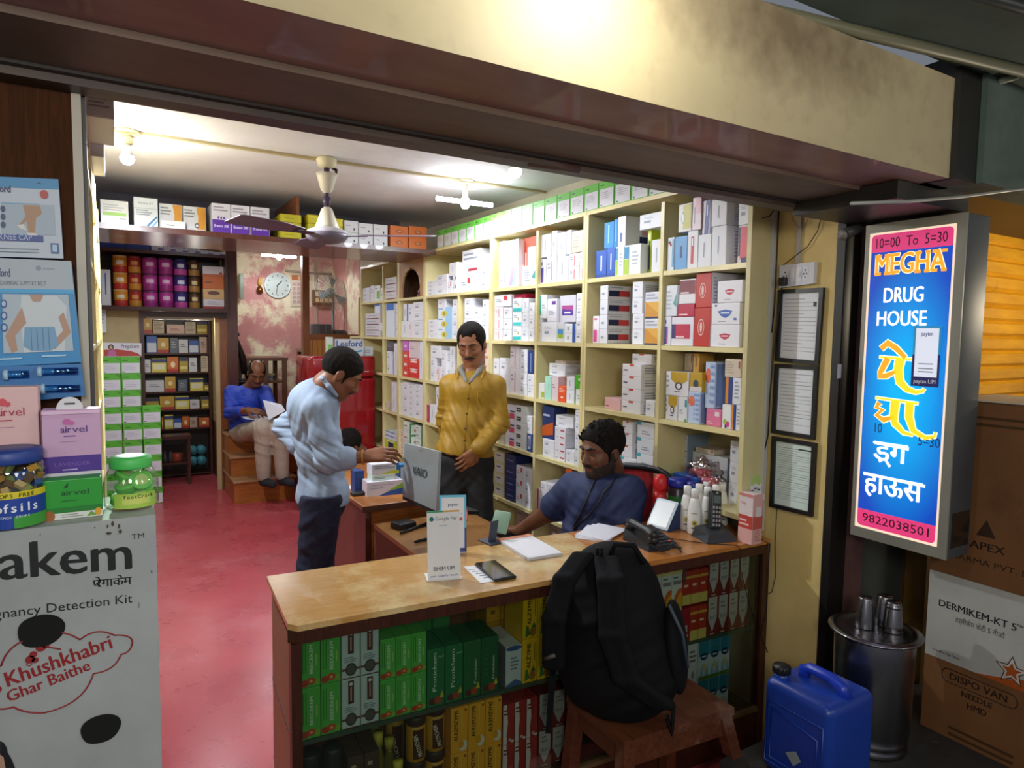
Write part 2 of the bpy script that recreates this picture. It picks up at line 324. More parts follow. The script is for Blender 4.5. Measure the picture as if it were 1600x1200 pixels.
# stairs up to the back room
STEP = noisy('m_step_side', '#b06a2a', '#965420', 7, .35, (1, 9, 9), wave=True, coat=.2)
t = thing('wooden_steps', 'orange wooden steps climbing to the doorway with the seated man', 'steps', (.85, 5.94, FL))
for i, (y, z0, z1) in enumerate(((.02, 0, .20), (.20, .2, .38), (.39, .38, .55))):
    b = MB(); b.box(0, y, z0, .50 + .13 * (i > 0), .61, z1 - .02, STEP); b.build('riser', t)
    b = MB(); b.box(-.012, y - .025, z1 - .02, .51 + .13 * (i > 0), .61, z1, noisy('m_tread', '#a98058', '#8f6844', 6, .35, (1, 8, 8), coat=.2), .004); b.build('tread', t)
# loft shelf over the rear of the shop
LOFT = noisy('m_loft_laminate', '#7a4a44', '#66393a', 3, .28, (1, 6, 6), coat=.3)
t = thing('loft_shelf', 'glossy brown overhead loft shelf spanning the rear, loaded with cartons', 'shelf', (0, 4.1, 0))
b = MB(); b.box(-.128, 0, 2.12, 1.847, .66, 2.145, LOFT); b.build('board', t)
b = MB(); b.box(-.128, .64, 2.145, 1.847, .66, CE - .002, noisy('m_loft_back', '#6a6066', '#56505a', 2, .6)); b.build('back_board', t)
b = MB(); b.box(.955, .02, 2.145, .975, .62, 2.40, WOODP); b.build('divider', t)
b = MB(); b.box(-.128, -.012, 2.118, 1.847, 0, 2.147, WOODM); b.build('edge_strip', t)
b = MB(); b.box(2.152, 6.61, .69, 2.159, 7.6, CE, PINK); struct(b.build('wall_back_room'))
# wire casing along the ceiling (runs through the lamp mounts)
t = thing('wire_casing', 'cream wire casing running across the ceiling between the lamp mounts', 'cable trunking', (0, 3.25, 0))
b = MB(); b.box(-.13, -.012, CE - .012, 2.15, .012, CE, '#c9b98f'); b.build('casing', t)
# ================================================================ lamps and fan
LAMPW = '#f4f2ec'; HOLD = '#ded2ae'
def spot(name, loc, power, parent):
    o = lamp(name, loc, power, .03, (.85, .92, 1), parent, 'SPOT'); o.data.spot_size = math.radians(176); o.data.spot_blend = .25; lamp(name, loc, power * .12, .03, (.85, .92, 1), parent); return o
def batten(t, top=CE):
    b = MB(); b.lathe([(.045, top - .012), (.045, top), (.0, top)], HOLD, n=20); b.box(-.05, -.022, top - .024, .05, .022, top - .010, HOLD, .004); b.build('mount', t)
def led_bulb(label, x, y, power, drop=.0):
    t = thing('led_bulb', label, 'lamp', (x, y, 0)); batten(t)
    z = CE - .022 - drop
    b = MB(); b.lathe([(.022, z - .035), (.026, z - .02), (.02, z)], HOLD, n=16); b.build('holder', t)
    b = MB(); b.lathe([(.025, z - .085), (.018, z - .06), (.014, z - .035)], '#dcdcda', n=16); b.build('bulb_base', t)
    b = MB(); b.lathe([(0, z - .118), (.014, z - .116), (.024, z - .106), (.027, z - .094), (.025, z - .085)], glow('#f4f7ff', 30), n=20); b.build('globe', t)
    spot('bulb_light', (0, 0, z - .125), power, t); return t
def t_lamp(label, x, y, power, rz=0, top=CE, drop=.04):
    t = thing('tee_lamp', label, 'lamp', (x, y, 0), rz); batten(t, top); z = top - .022 - drop
    b = MB(); b.lathe([(.013, z - .03), (.015, z), (.02, z + drop)], '#cfcabc', n=16); b.build('holder', t)
    b = MB(); b.cyl((-.165, 0, z - .055), (.165, 0, z - .055), .012, glow('#f4f7ff', 26), 16); b.lathe([(0, z - .092), (.016, z - .088), (.024, z - .07), (.022, z - .04), (.014, z - .03)], glow('#f4f7ff', 26), n=16); b.build('light_bars', t)
    for s in (-.12, 0, .12): spot('tee_light', (s, 0, z - .10), power / 3, t)
    return t
led_bulb('white bulb glowing on the ceiling above the entrance passage', .072, 3.25, 54)
t_lamp('glowing tee-shaped lamp on the main ceiling beyond the fan', 1.638, 3.25, 13)
led_bulb('white bulb glowing just behind the shutter beam', 1.41, 2.354, 6.5, drop=.05)
t_lamp('glowing tube lamp in the back room above the wall clock', at(436, 405, 1, 6.95).x, 6.95, 9, drop=.0)
led_bulb('white bulb on the ceiling beyond the loft shelf', .62, 5.35, 12)  # out of view, added to light the rear zone
t = thing('ceiling_fan', 'cream and purple ceiling fan hanging in the middle of the shop', 'fan', (.89, 3.22, 0), .10)
FANC = '#d8d0bc'; FANP = '#4c3a58'
b = MB(); b.lathe([(.012, 2.372), (.04, 2.378), (.048, 2.41), (.04, 2.42)], HOLD, n=20); b.build('ceiling_hook', t)
b = MB(); b.lathe([(.016, 2.255), (.028, 2.27), (.044, 2.325), (.05, 2.345), (.014, 2.35)], FANC, n=20); b.build('upper_canopy', t)
b = MB(); b.cyl((0, 0, 2.18), (0, 0, 2.375), .013, FANP, 14); b.lathe([(.019, 2.20), (.019, 2.235)], FANP, n=14); b.tube([(0, 0, 2.37), (.025, .01, 2.385), (.05, .005, 2.37), (.045, 0, 2.35), (.02, 0, 2.345)], .008, '#2a2020'); b.build('downrod', t)
b = MB(); b.lathe([(.062, 2.085), (.05, 2.11), (.036, 2.15), (.026, 2.18), (.014, 2.19)], FANC, n=24); b.build('lower_canopy', t)
b = MB(); b.lathe([(0, 2.02), (.05, 2.022), (.085, 2.035), (.098, 2.05), (.098, 2.066)], '#6d6474', n=32); b.lathe([(.098, 2.0661), (.09, 2.08), (.05, 2.095), (0, 2.095)], '#b9b6bc', n=32, caps=False); b.build('motor', t)
for k in range(3):
    a = math.radians(-38 + 120 * k); R = Matrix.Rotation(a, 4, 'Z'); b = MB(); b.T = R
    b.hexa([(.085, -.02, 2.050), (.19, -.022, 2.050), (.19, .022, 2.055), (.085, .02, 2.055), (.085, -.02, 2.054), (.19, -.022, 2.054), (.19, .022, 2.059), (.085, .02, 2.059)], FANP); 
    P = [(.16, -.035), (.30, -.062), (.50, -.062), (.515, -.05), (.515, .05), (.50, .062), (.30, .062), (.16, .035)]
    b.prism([(x, y, 2.058 + y * .18) for x, y in P], (0, 0, 1), .003, noisy('m_fan_blade', '#5d4a66', '#6d5a74', 3, .35)); b.build('blade', t)
# ================================================================ wall shelving
ROWS = [1.855, 1.565, 1.275, .985, .68, .40]
BK = 2.15
def shelving(label, y0, y1, divs, top=2.158, skip=(), low=FL, hang=0):
    t = thing('shelving_unit', label, 'shelf', (1.85, y0, 0)); L = y1 - y0; D = BK - 1.85
    for k, (yy, zt) in enumerate([(0, top), (L - .018, top)] + [(d - y0 - .009, zt) for d, zt in divs]):
        b = MB(); b.box(0, yy, .967 if hang and yy == 0 else low, D, yy + .018, zt - .018, CREAM if yy > 0 or y0 > 2 else CREAMD); b.build('upright', t)
    for z in [top] + [r for r in ROWS if r not in skip]:
        b = MB(); b.box(.002, hang - y0 if hang and z < .98 else (.018 if z != top else 0), z - .018, D, L - (.018 if z != top else 0), z, CREAM); b.build('shelf_board', t)
    b = MB(); b.box(D - .006, .018, .967 if hang else low, D, L - .018, top - .018, noisy('m_cream_back', '#cfc08a', '#bfae78', 3, .5)); b.build('back_board', t)
    return t
shelving('cream wall shelving nearest the licences, behind the seated cashier', 1.537, 2.457, [(1.965, 2.14)], hang=1.965)
shelving('cream wall shelving between the cashier and the standing man', 2.459, 3.335, [(2.86, 2.14)])
shelving('cream wall shelving with one wide top compartment beside the shrine niche', 3.337, 4.28, [(3.756, 1.855)])
t = shelving('narrow cream wall shelving holding the carved shrine niche', 4.282, 4.77, [], skip=(1.855,))
b = MB(); b.box(.002, .018, 1.837, .3, .47, 1.855, CREAM); b.build('shelf_board', t)
# carved arch of the shrine, with a small idol inside
NB = noisy('m_niche_board', '#b98f5c', '#a47a48', 5, .5); b = MB(); b.T = Matrix.Translation((0, .018, 1.8555)); xs = np.linspace(0, .452, 61)
def archz(y):
    q = (y - .055) / .342
    if q < 0 or q > 1: return 0
    e = .20 * math.sqrt(max(0, 1 - (2 * q - 1) ** 2)) ** .75 + .02; return e - .022 * abs(math.sin(q * math.pi * 9)) ** .7 * (0 if abs(q - .5) < .01 else 1)
for i in range(60):
    y0_, y1_ = xs[i], xs[i + 1]; za_, zb_ = archz(y0_), archz(y1_)
    b.hexa([(0, y0_, za_), (.012, y0_, za_), (.012, y1_, zb_), (0, y1_, zb_), (0, y0_, .268), (.012, y0_, .268), (.012, y1_, .268), (0, y1_, .268)], NB)
b.build('niche_arch', t)
b = MB(); b.box(.02, .02, 1.8553, .29, .468, 1.858, '#3a2218'); b.box(.26, .02, 1.86, .27, .468, 2.13, '#2c1a20'); b.box(.013, .019, 1.858, .27, .022, 2.13, '#3a2218'); b.box(.013, .466, 1.858, .27, .469, 2.13, '#5a3a22'); b.box(.013, .02, 2.128, .27, .468, 2.132, '#2c1a20'); b.build('niche_lining', t)
o = thing('idol', 'small seated idol figure inside the dark carved shrine niche', 'idol', (1.925, 4.45, 1.8585))
b = MB(); b.box(-.04, -.05, 0, .05, .05, .02, '#7a2a20', .005); b.build('base', o)
b = MB(); b.lathe([(.045, .02), (.05, .04), (.03, .07), (.028, .10), (.034, .115), (.018, .13)], '#8a4a5a', n=16); b.sphere((0, 0, .15), .022, '#9a7a6a'); b.lathe([(.02, .165), (.012, .19), (0, .20)], '#b08a3a', n=12); b.build('figure', o)
shelving('far cream wall shelving between the shrine niche and the partition', 4.772, 5.66, [(5.106, 2.14)])
# ---------------------------------------------------------------- kinds of carton: base colour, print, look
SP = '#9aa0b0'; DK = '#3a4260'
KN = {
 'w': ('#e4e5ea', [('p', 'F', .15, .55, .8, .8, 3, SP), ('p', 'R', .15, .5, .7, .85, 4, SP)], 'plain white carton'),
 'ws': ('#e6e6ec', [('r', 'F', .2, .4, .5, .55, SP), ('p', 'F', .2, .65, .7, .8, 2, '#b8bcc8'), ('p', 'R', .1, .3, .8, .8, 4, '#a8acba')], 'white carton with small print'),
 'wv': ('#e4e4ea', [('r', 'F', .42, .3, .5, .75, SP), ('p', 'R', .2, .2, .6, .9, 8, '#b0b4c0')], 'white carton with vertical lettering'),
 'wrb': ('#e8e6ea', [('r', 'F', .35, .12, .6, .85, '#c03038'), ('r', 'F', .42, .6, .53, .8, '#f0f0f0')], 'white carton with red vertical bar'),
 'wpk': ('#eae6ea', [('r', 'F', .48, .1, .58, .85, '#e08a94'), ('p', 'F', .12, .5, .4, .8, 2, SP)], 'white carton with pink bar'),
 'wrs': ('#e8e8ee', [('r', 'F', .55, .55, .75, .9, '#d8424a'), ('p', 'F', .1, .4, .45, .7, 2, SP)], 'white carton with red square'),
 'yel': ('#e6e6e4', [('r', 'F', .35, .1, .95, .95, '#c8bf4a'), ('e', 'F', .35, .5, .13, .2, '#5a6a6a'), ('e', 'F', .35, .5, .1, .17, '#e6e6e4')], 'white carton with yellow panel'),
 'pinkt': ('#ead8de', [('r', 'F', .4, .5, .95, .98, '#e8b8c8'), ('r', 'F', .2, .2, .3, .7, SP)], 'pale pink and white carton'),
 'navv': ('#e2dce6', [('g', 'F', [(.3, 0), (.8, 0), (.95, 1), (.45, 1)], '#3c4a94'), ('r', 'F', .55, .55, .68, .85, '#e8e8f4')], 'white carton with navy panel'),
 'blu': ('#6aa4d8', [('r', 'F', .45, .35, .6, .7, '#2c4a7a')], 'light blue carton'),
 'bls': ('#3a62bc', [('r', 'F', .45, .25, .6, .8, '#cfdcf4'), ('r', 'F', 0, 0, 1, .12, '#2a4a9c')], 'royal blue carton with white script'),
 'cya': ('#3a8ed0', [('r', 'F', .4, .2, .55, .9, '#8ac8ee')], 'bright blue carton'),
 'dots': ('#e2e8f0', [('e', 'F', .3, .85, .15, .05, '#2a3a6a'), ('e', 'F', .5, .78, .15, .05, '#c03a3a'), ('r', 'F', .7, .1, .95, .95, '#78b4e0')], 'slim white carton with coloured dots'),
 'red1': ('#e4d8dc', [('r', 'F', .18, .1, .98, .95, '#d6505c'), ('r', 'F', .05, .2, .2, .95, '#2a2a5a'), ('r', 'F', .3, 0, .98, .15, '#2a2a5a')], 'coral carton with navy edge'),
 'lime': ('#e8eaea', [('r', 'F', .02, .55, .3, .95, '#2a8ab8'), ('r', 'F', .02, .02, .3, .53, '#a8c828'), ('p', 'F', .5, .3, .9, .8, 4, '#b8bcc4')], 'white carton with lime stripe'),
 'limen': ('#b8cc2c', [('r', 'F', .3, .1, .75, .75, '#2a3060'), ('r', 'F', .1, .78, .8, .92, '#e6e6a8')], 'lime carton with navy panel'),
 'pband': ('#eaeaee', [('r', 'F', .3, .15, .6, .45, '#5a6a9a'), ('r', 'R', .7, .4, .95, .98, '#e8a8bc'), ('r', 'R', .6, .05, .95, .35, '#2a2a6a')], 'white carton with pink-navy side'),
 'teal': ('#e6ecec', [('r', 'F', .05, .08, .95, .32, '#36bfc0'), ('e', 'F', .65, .55, .06, .1, '#c8a050'), ('p', 'F', .15, .6, .6, .85, 2, SP)], 'white carton with teal lower band'),
 'tealv': ('#e6e8ec', [('r', 'F', .02, .15, .18, .97, '#2ab8a8'), ('p', 'F', .35, .4, .85, .6, 2, SP)], 'white carton with teal edge'),
 'purp': ('#d4d2dc', [('r', 'F', .15, .25, .85, .62, '#5a3a9a'), ('g', 'F', [(.15, .5), (.85, .44), (.85, .62), (.15, .62)], '#b04a90'), ('r', 'F', .3, .32, .7, .38, '#f0f0f4')], 'grey carton with purple panel'),
 'purl': ('#e6e4ec', [('r', 'F', .5, .75, .9, .9, '#6a3a9a'), ('p', 'F', .15, .3, .85, .5, 3, SP)], 'white carton with purple logo'),
 'blim': ('#d8dadf', [('r', 'F', .1, .4, .9, .65, '#4a94cc'), ('r', 'F', .1, .2, .9, .4, '#98b82c')], 'grey carton with blue-green label'),
 'wblu': ('#e8eaf0', [('r', 'F', .75, 0, 1, 1, '#2c58a8'), ('r', 'F', .3, .3, .42, .7, SP)], 'white carton with blue edge'),
 'lil': ('#e6e4ec', [('g', 'F', [(.3, .05), (.6, .05), (.8, .95), (.5, .95)], '#b0a0d8'), ('g', 'F', [(.55, .05), (.75, .05), (.95, .95), (.8, .95)], '#a8d8d0')], 'white carton with lilac stripes'),
 'redbig': ('#e2492c', [('r', 'F', .3, .1, .95, .8, '#e0dcd8'), ('r', 'F', .08, .4, .2, .7, '#f4c8b8'), ('p', 'F', .4, .3, .9, .7, 4, '#c8c4c4')], 'large orange-red carton, white window'),
 'cream': ('#d8c8b4', [('p', 'F', .1, .2, .6, .9, 5, '#b8a898'), ('r', 'F', .85, .5, .95, .9, '#a84a3a')], 'cream carton'),
 'maroon': ('#e8e4e8', [('r', 'F', .02, .4, .98, .95, '#7a2430'), ('r', 'F', .1, .42, .6, .48, '#f0d8d8')], 'maroon topped white carton'),
 'crim': ('#b81c44', [('r', 'F', .1, .1, .6, .22, '#f0c8d0')], 'crimson carton'),
 'crimp': ('#e8e4ec', [('r', 'F', .18, .25, .85, .75, '#c01c44'), ('r', 'F', .02, .25, .2, .75, '#3a2a6a'), ('r', 'F', .22, .28, .6, .34, '#f0d0d8')], 'white carton with crimson panel'),
 'redel': ('#c22c22', [('e', 'F', .45, .5, .2, .22, '#eac8c0'), ('e', 'F', .45, .5, .17, .19, '#c22c22'), ('e', 'F', .45, .5, .07, .14, '#eac8c0'), ('r', 'R', 0, 0, 1, 1, '#e0dce4'), ('p', 'R', .05, .1, .15, .9, 8, SP)], 'red carton with oval emblem'),
 'lipr': ('#eceaf0', [('g', 'F', [(.3, .56), (.5, .62), (.7, .56), (.62, .4), (.5, .33), (.38, .4)], '#c02040'), ('r', 'F', .38, .47, .62, .52, '#f4e8ec'), ('p', 'F', .3, .1, .65, .18, 1, SP), ('e', 'R', .5, .5, .3, .3, '#a82840')], 'white carton with red mouth-shaped logo'),
 'lipb': ('#eceaf0', [('g', 'F', [(.22, .62), (.5, .7), (.75, .62), (.64, .4), (.5, .3), (.34, .4)], '#2a58b0'), ('r', 'F', .34, .5, .64, .57, '#e8ecf8'), ('p', 'F', .25, .1, .65, .18, 1, SP), ('e', 'F', .15, .88, .05, .05, '#3a5aa8'), ('e', 'F', .85, .25, .06, .06, '#5a7ab8'), ('e', 'R', .5, .5, .3, .3, '#2a4a8a')], 'white carton with blue mouth-shaped logo'),
 'tri': ('#e2e6ec', [('g', 'F', [(.7, .4), (.95, .75), (.95, .3)], '#58a8a8'), ('p', 'F', .15, .2, .6, .85, 5, '#b0b8c4')], 'white carton with teal triangle'),
 'bpv': ('#e6e6f0', [('r', 'F', .15, .05, .45, .65, '#3a4ab0'), ('r', 'F', .45, .05, .6, .65, '#e06a8a'), ('r', 'F', .2, .75, .35, .88, '#3a4a8a')], 'white carton with blue bars'),
 'pinkb': ('#eee6ee', [('r', 'F', .15, .05, .7, .5, '#e0509a'), ('r', 'F', .2, .85, .7, .92, '#d86a9a')], 'slim white carton with pink panel'),
 'band': ('#dedee6', [('r', 'F', .25, .35, .6, .5, SP), ('r', 'R', .05, .25, .5, .65, '#20264e'), ('r', 'R', .5, .25, .95, .65, '#cc4048'), ('p', 'R', .1, .8, .9, .92, 1, SP)], 'white carton with navy-red band'),
 'orb': ('#dcdce6', [('r', 'F', .05, .05, .95, .62, '#d0902a'), ('g', 'F', [(.05, .62), (.95, .2), (.95, .62)], '#e0a840'), ('p', 'F', .1, .7, .95, .95, 2, SP), ('r', 'F', .05, 0, .95, .06, '#2a2a5a')], 'white carton with amber panel'),
 'shield': ('#e4e2e6', [('g', 'F', [(.22, 1), (.95, 1), (.95, .68), (.58, .4), (.22, .68)], '#bf9a24'), ('e', 'F', .58, .42, .16, .16, '#34405a'), ('e', 'F', .58, .42, .1, .1, '#e8e0d8'), ('p', 'F', .4, .15, .8, .22, 1, '#3a4260'), ('p', 'F', .03, .3, .15, .9, 3, SP)], 'white carton with mustard shield'),
 'mus': ('#c09a28', [('e', 'F', .5, .4, .22, .22, '#34405a'), ('r', 'F', 0, 0, 1, .25, '#dcd4d4')], 'mustard carton with round emblem'),
 'tealst': ('#e6e8ea', [('r', 'F', .75, .6, .98, .9, '#2a9aa0'), ('r', 'F', .75, 0, .95, .12, '#5a9a3a'), ('p', 'F', .2, .3, .6, .5, 2, SP)], 'white carton with teal tab'),
 'diam': ('#c2d2ec', [('e', 'F', .3, .7, .28, .16, '#e27048')] + [('g', 'F', [(x, y + .05), (x + .08, y), (x, y - .05), (x - .08, y)], '#86a6da') for x in (.55, .75, .9) for y in (.15, .3, .45, .6, .75, .9)] + [('r', 'R', .05, .05, .95, .95, '#7a94c4')], 'blue diamond carton with orange disc'),
 'pinkop': ('#e27aa0', [('p', 'F', .1, .1, .5, .3, 2, '#f4d0dc'), ('r', 'F', .6, .6, .9, .85, '#f0dce4')], 'pink carton standing open'),
 'gmdot': ('#eceae8', [('e', 'F', .35, .28, .2, .12, '#9ac838'), ('e', 'F', .68, .2, .2, .12, '#d03a90'), ('e', 'F', .45, .1, .12, .08, '#2a3a6a')], 'white carton with magenta dots'),
 'onst': ('#e4e4ea', [('r', 'F', .02, 0, .2, 1, '#e08a24'), ('r', 'F', .2, 0, .48, 1, '#24408a'), ('p', 'F', .6, .2, .9, .9, 5, SP)], 'white carton with orange stripe'),
 'amber': ('#c89a4a', [('r', 'F', .4, .3, .55, .8, '#5a4020')], 'amber carton'),
 'redtop': ('#e8e6ea', [('r', 'F', .38, .86, .62, 1, '#d84a30'), ('p', 'F', .08, .4, .4, .6, 1, DK), ('p', 'R', .15, .2, .8, .8, 3, SP)], 'white carton with red tab'),
 'pinks': ('#e8b8bc', [('p', 'F', .08, .2, .4, .4, 1, '#a83a4a')], 'small pale pink carton'),
 'tcor': ('#e0e0e4', [('r', 'F', .0, .8, .25, 1, '#3aa8b4'), ('p', 'F', .3, .2, .8, .5, 2, SP), ('p', 'R', .2, .3, .8, .7, 3, SP)], 'white carton with teal corner'),
 'mar2': ('#d8d4d8', [('r', 'F', .1, .05, .9, .2, '#7a2438'), ('p', 'F', .1, .5, .8, .8, 2, SP)], 'white carton with maroon line'),
 'bgrey': ('#d2d6da', [('r', 'F', .05, .03, .95, .08, '#a03a40'), ('p', 'F', .1, .7, .8, .9, 2, SP), ('r', 'R', 0, 0, 1, 1, '#8fa4b4')], 'grey white carton with blue side'),
 'tealb': ('#2a9aa4', [('r', 'F', .25, .4, .75, .6, '#d0ecec')], 'teal carton'),
 'blub': ('#2458a8', [('r', 'F', .6, .6, .95, .8, '#1c3a7a')], 'blue carton'),
 'mint': ('#a8dcc8', [('r', 'F', .6, .5, .7, .7, '#3a8a7a')], 'mint green carton'),
 'orr': ('#e2562c', [('p', 'F', .1, .6, .9, .9, 3, '#f4c0a8'), ('e', 'F', .5, .3, .2, .05, '#f4e0d8')], 'orange red carton'),
 'grn': ('#4cb02c', [('r', 'F', .45, .55, .8, .75, '#cdeabc')], 'bright green carton'),
 'grnw': ('#e4eae4', [('r', 'F', 0, 0, .14, 1, '#2c8a3a'), ('r', 'F', .14, .9, 1, 1, '#58b83c'), ('p', 'F', .4, .3, .8, .6, 2, SP)], 'white carton with green edge'),
 'limb': ('#e4e6e2', [('r', 'F', .45, .1, .98, .45, '#a4c034')], 'white carton with lime patch'),
 'nav': ('#2c3468', [('r', 'F', .2, .45, .8, .55, '#7a84b8')], 'navy carton'),
 'navl': ('#28407e', [('r', 'F', .45, .1, .55, .9, '#aab8dc')], 'navy carton with vertical lettering'),
 'bigno': ('#26386e', [('g', 'F', [(.0, .05), (.95, .15), (.95, .55), (.0, .35)], '#c85a24'), ('p', 'F', .1, .65, .9, .8, 1, '#b8c4e4')], 'tall navy and orange pack'),
 'rbars': ('#e4e2e8', [('r', 'F', .55, .4, .9, .6, '#c02a48'), ('p', 'F', .1, .4, .45, .6, 1, SP)], 'white carton with short red bar'),
 'blk': ('#e0e4e4', [('r', 'F', .1, .28, .5, .72, '#26302e'), ('r', 'F', .16, .45, .44, .55, '#b8c8b8')], 'white carton with black label'),
 'pnk2': ('#e2dce6', [('r', 'F', .45, .05, .95, .4, '#d8486a'), ('r', 'F', .5, .5, .95, .6, '#3a3a6a')], 'white carton with rose patch'),
 'bluw': ('#2c529a', [('r', 'F', .25, .15, .75, .9, '#d8e0f0'), ('r', 'F', .4, .3, .6, .75, '#2c529a')], 'blue carton with white label'),
 'pstr': ('#e6dce6', [('r', 'F', .2, 0, .5, 1, '#7a2a8a'), ('r', 'F', .5, 0, .62, 1, '#d84a6a')], 'white carton with purple stripe'),
 'ora': ('#d8642a', [], 'plain orange carton'),
 'ytray': ('#d8d2a0', [('r', 'F', .25, .15, .95, .85, '#e4dcd8'), ('p', 'F', .35, .5, .85, .75, 1, '#4a4a5a')], 'pale yellow sleeve carton'),
 'rbig': ('#e6e6ec', [('r', 'F', .35, .5, .85, .56, '#b83a44'), ('e', 'F', .6, .25, .08, .05, '#c03a44'), ('p', 'F', .1, .75, .9, .95, 2, SP)], 'large white carton with red line'),
 'ydisc': ('#e2e8f0', [('r', 'F', .55, 0, 1, 1, '#9cc4e8'), ('e', 'F', .45, .4, .2, .3, '#d8c84a'), ('r', 'F', .4, .25, .5, .55, '#8a8a3a'), ('p', 'F', .05, .75, .5, .95, 1, '#5a9ad0')], 'white-blue carton with yellow disc'),
 'vio': ('#7a4ab8', [('r', 'F', .2, .4, .8, .55, '#e0d4f0')], 'violet carton'),
 'mag': ('#c868c8', [('r', 'F', .3, .4, .7, .6, '#f0d8f0')], 'magenta carton'),
 'red2': ('#d63a34', [('r', 'F', .2, .55, .8, .75, '#f4d0c8'), ('g', 'F', [(.05, .9), (.5, .75), (.95, .9), (.5, .95)], '#f0e0dc')], 'red carton with white swoosh'),
 'redw': ('#dc4a3c', [('r', 'F', .25, .3, .75, .6, '#f4e4e0')], 'small red carton'),
 'wpink': ('#dcc8cc', [('p', 'F', .15, .5, .6, .7, 2, '#8a6a7a')], 'dusty pink carton'),
 'crimv': ('#a82450', [('r', 'F', .4, .2, .55, .8, '#e8c0d0')], 'crimson carton with vertical lettering'),
 'gcap': ('#e6ece6', [('r', 'F', .1, .1, .9, .5, '#d8dcd8'), ('r', 'F', .85, 0, 1, 1, '#2a8a40'), ('p', 'F', .1, .55, .7, .75, 1, '#8a5a3a'), ('r', 'R', 0, .85, 1, 1, '#2a8a40'), ('r', 'R', .15, .25, .8, .45, '#c07a5a')], 'white carton with green border'),
 'orw': ('#e6d4c8', [('r', 'F', .05, .05, .95, .2, '#e08a60'), ('r', 'F', .3, .4, .6, .6, '#d86a48'), ('r', 'R', .1, .1, .9, .9, '#e8a888')], 'white carton with orange border'),
 'wg': ('#e4e8e4', [('r', 'F', .4, .15, .95, .65, '#7ab83a'), ('p', 'F', .1, .75, .8, .9, 1, SP)], 'white carton with green block'),
 'brn': ('#a87a34', [('r', 'F', .6, .3, .8, .5, '#7a5420')], 'brown cardboard carton'),
 'bott': ('#dde4ee', [('r', 'F', .05, .8, .95, 1, '#2a6ac0')], 'white pack with blue lid'),
 'dk': ('#5a545c', [('p', 'F', .1, .4, .8, .7, 2, '#8a848c')], 'dark grey carton'),
}
REST = set([34, 37, 38, 42, 63, 71, 74, 76, 80, 85, 142, 143, 145, 146, 148, 149, 150, 151, 152, 153, 179, 193, 219, 220, 222, 223, 224, 225, 250, 251, 254, 255, 257, 267, 270, 273, 275, 276, 278, 279, 296, 297, 298, 302, 303, 304, 305, 306, 313, 314, 315, 316, 317, 328, 337, 338, 341])   # the smallest in view, past three hundred: kept together as one object
RB = MB(); NC = [0]
ORD = ['first', 'second', 'third', 'fourth', 'fifth', 'sixth', 'seventh', 'eighth', 'ninth', 'tenth', 'eleventh', 'twelfth']
LVL = ['bottom', 'second up', 'third up', 'fourth up', 'fifth up', 'sixth up', 'seventh up', 'eighth up', 'ninth up', 'tenth up', 'eleventh up', 'twelfth up']
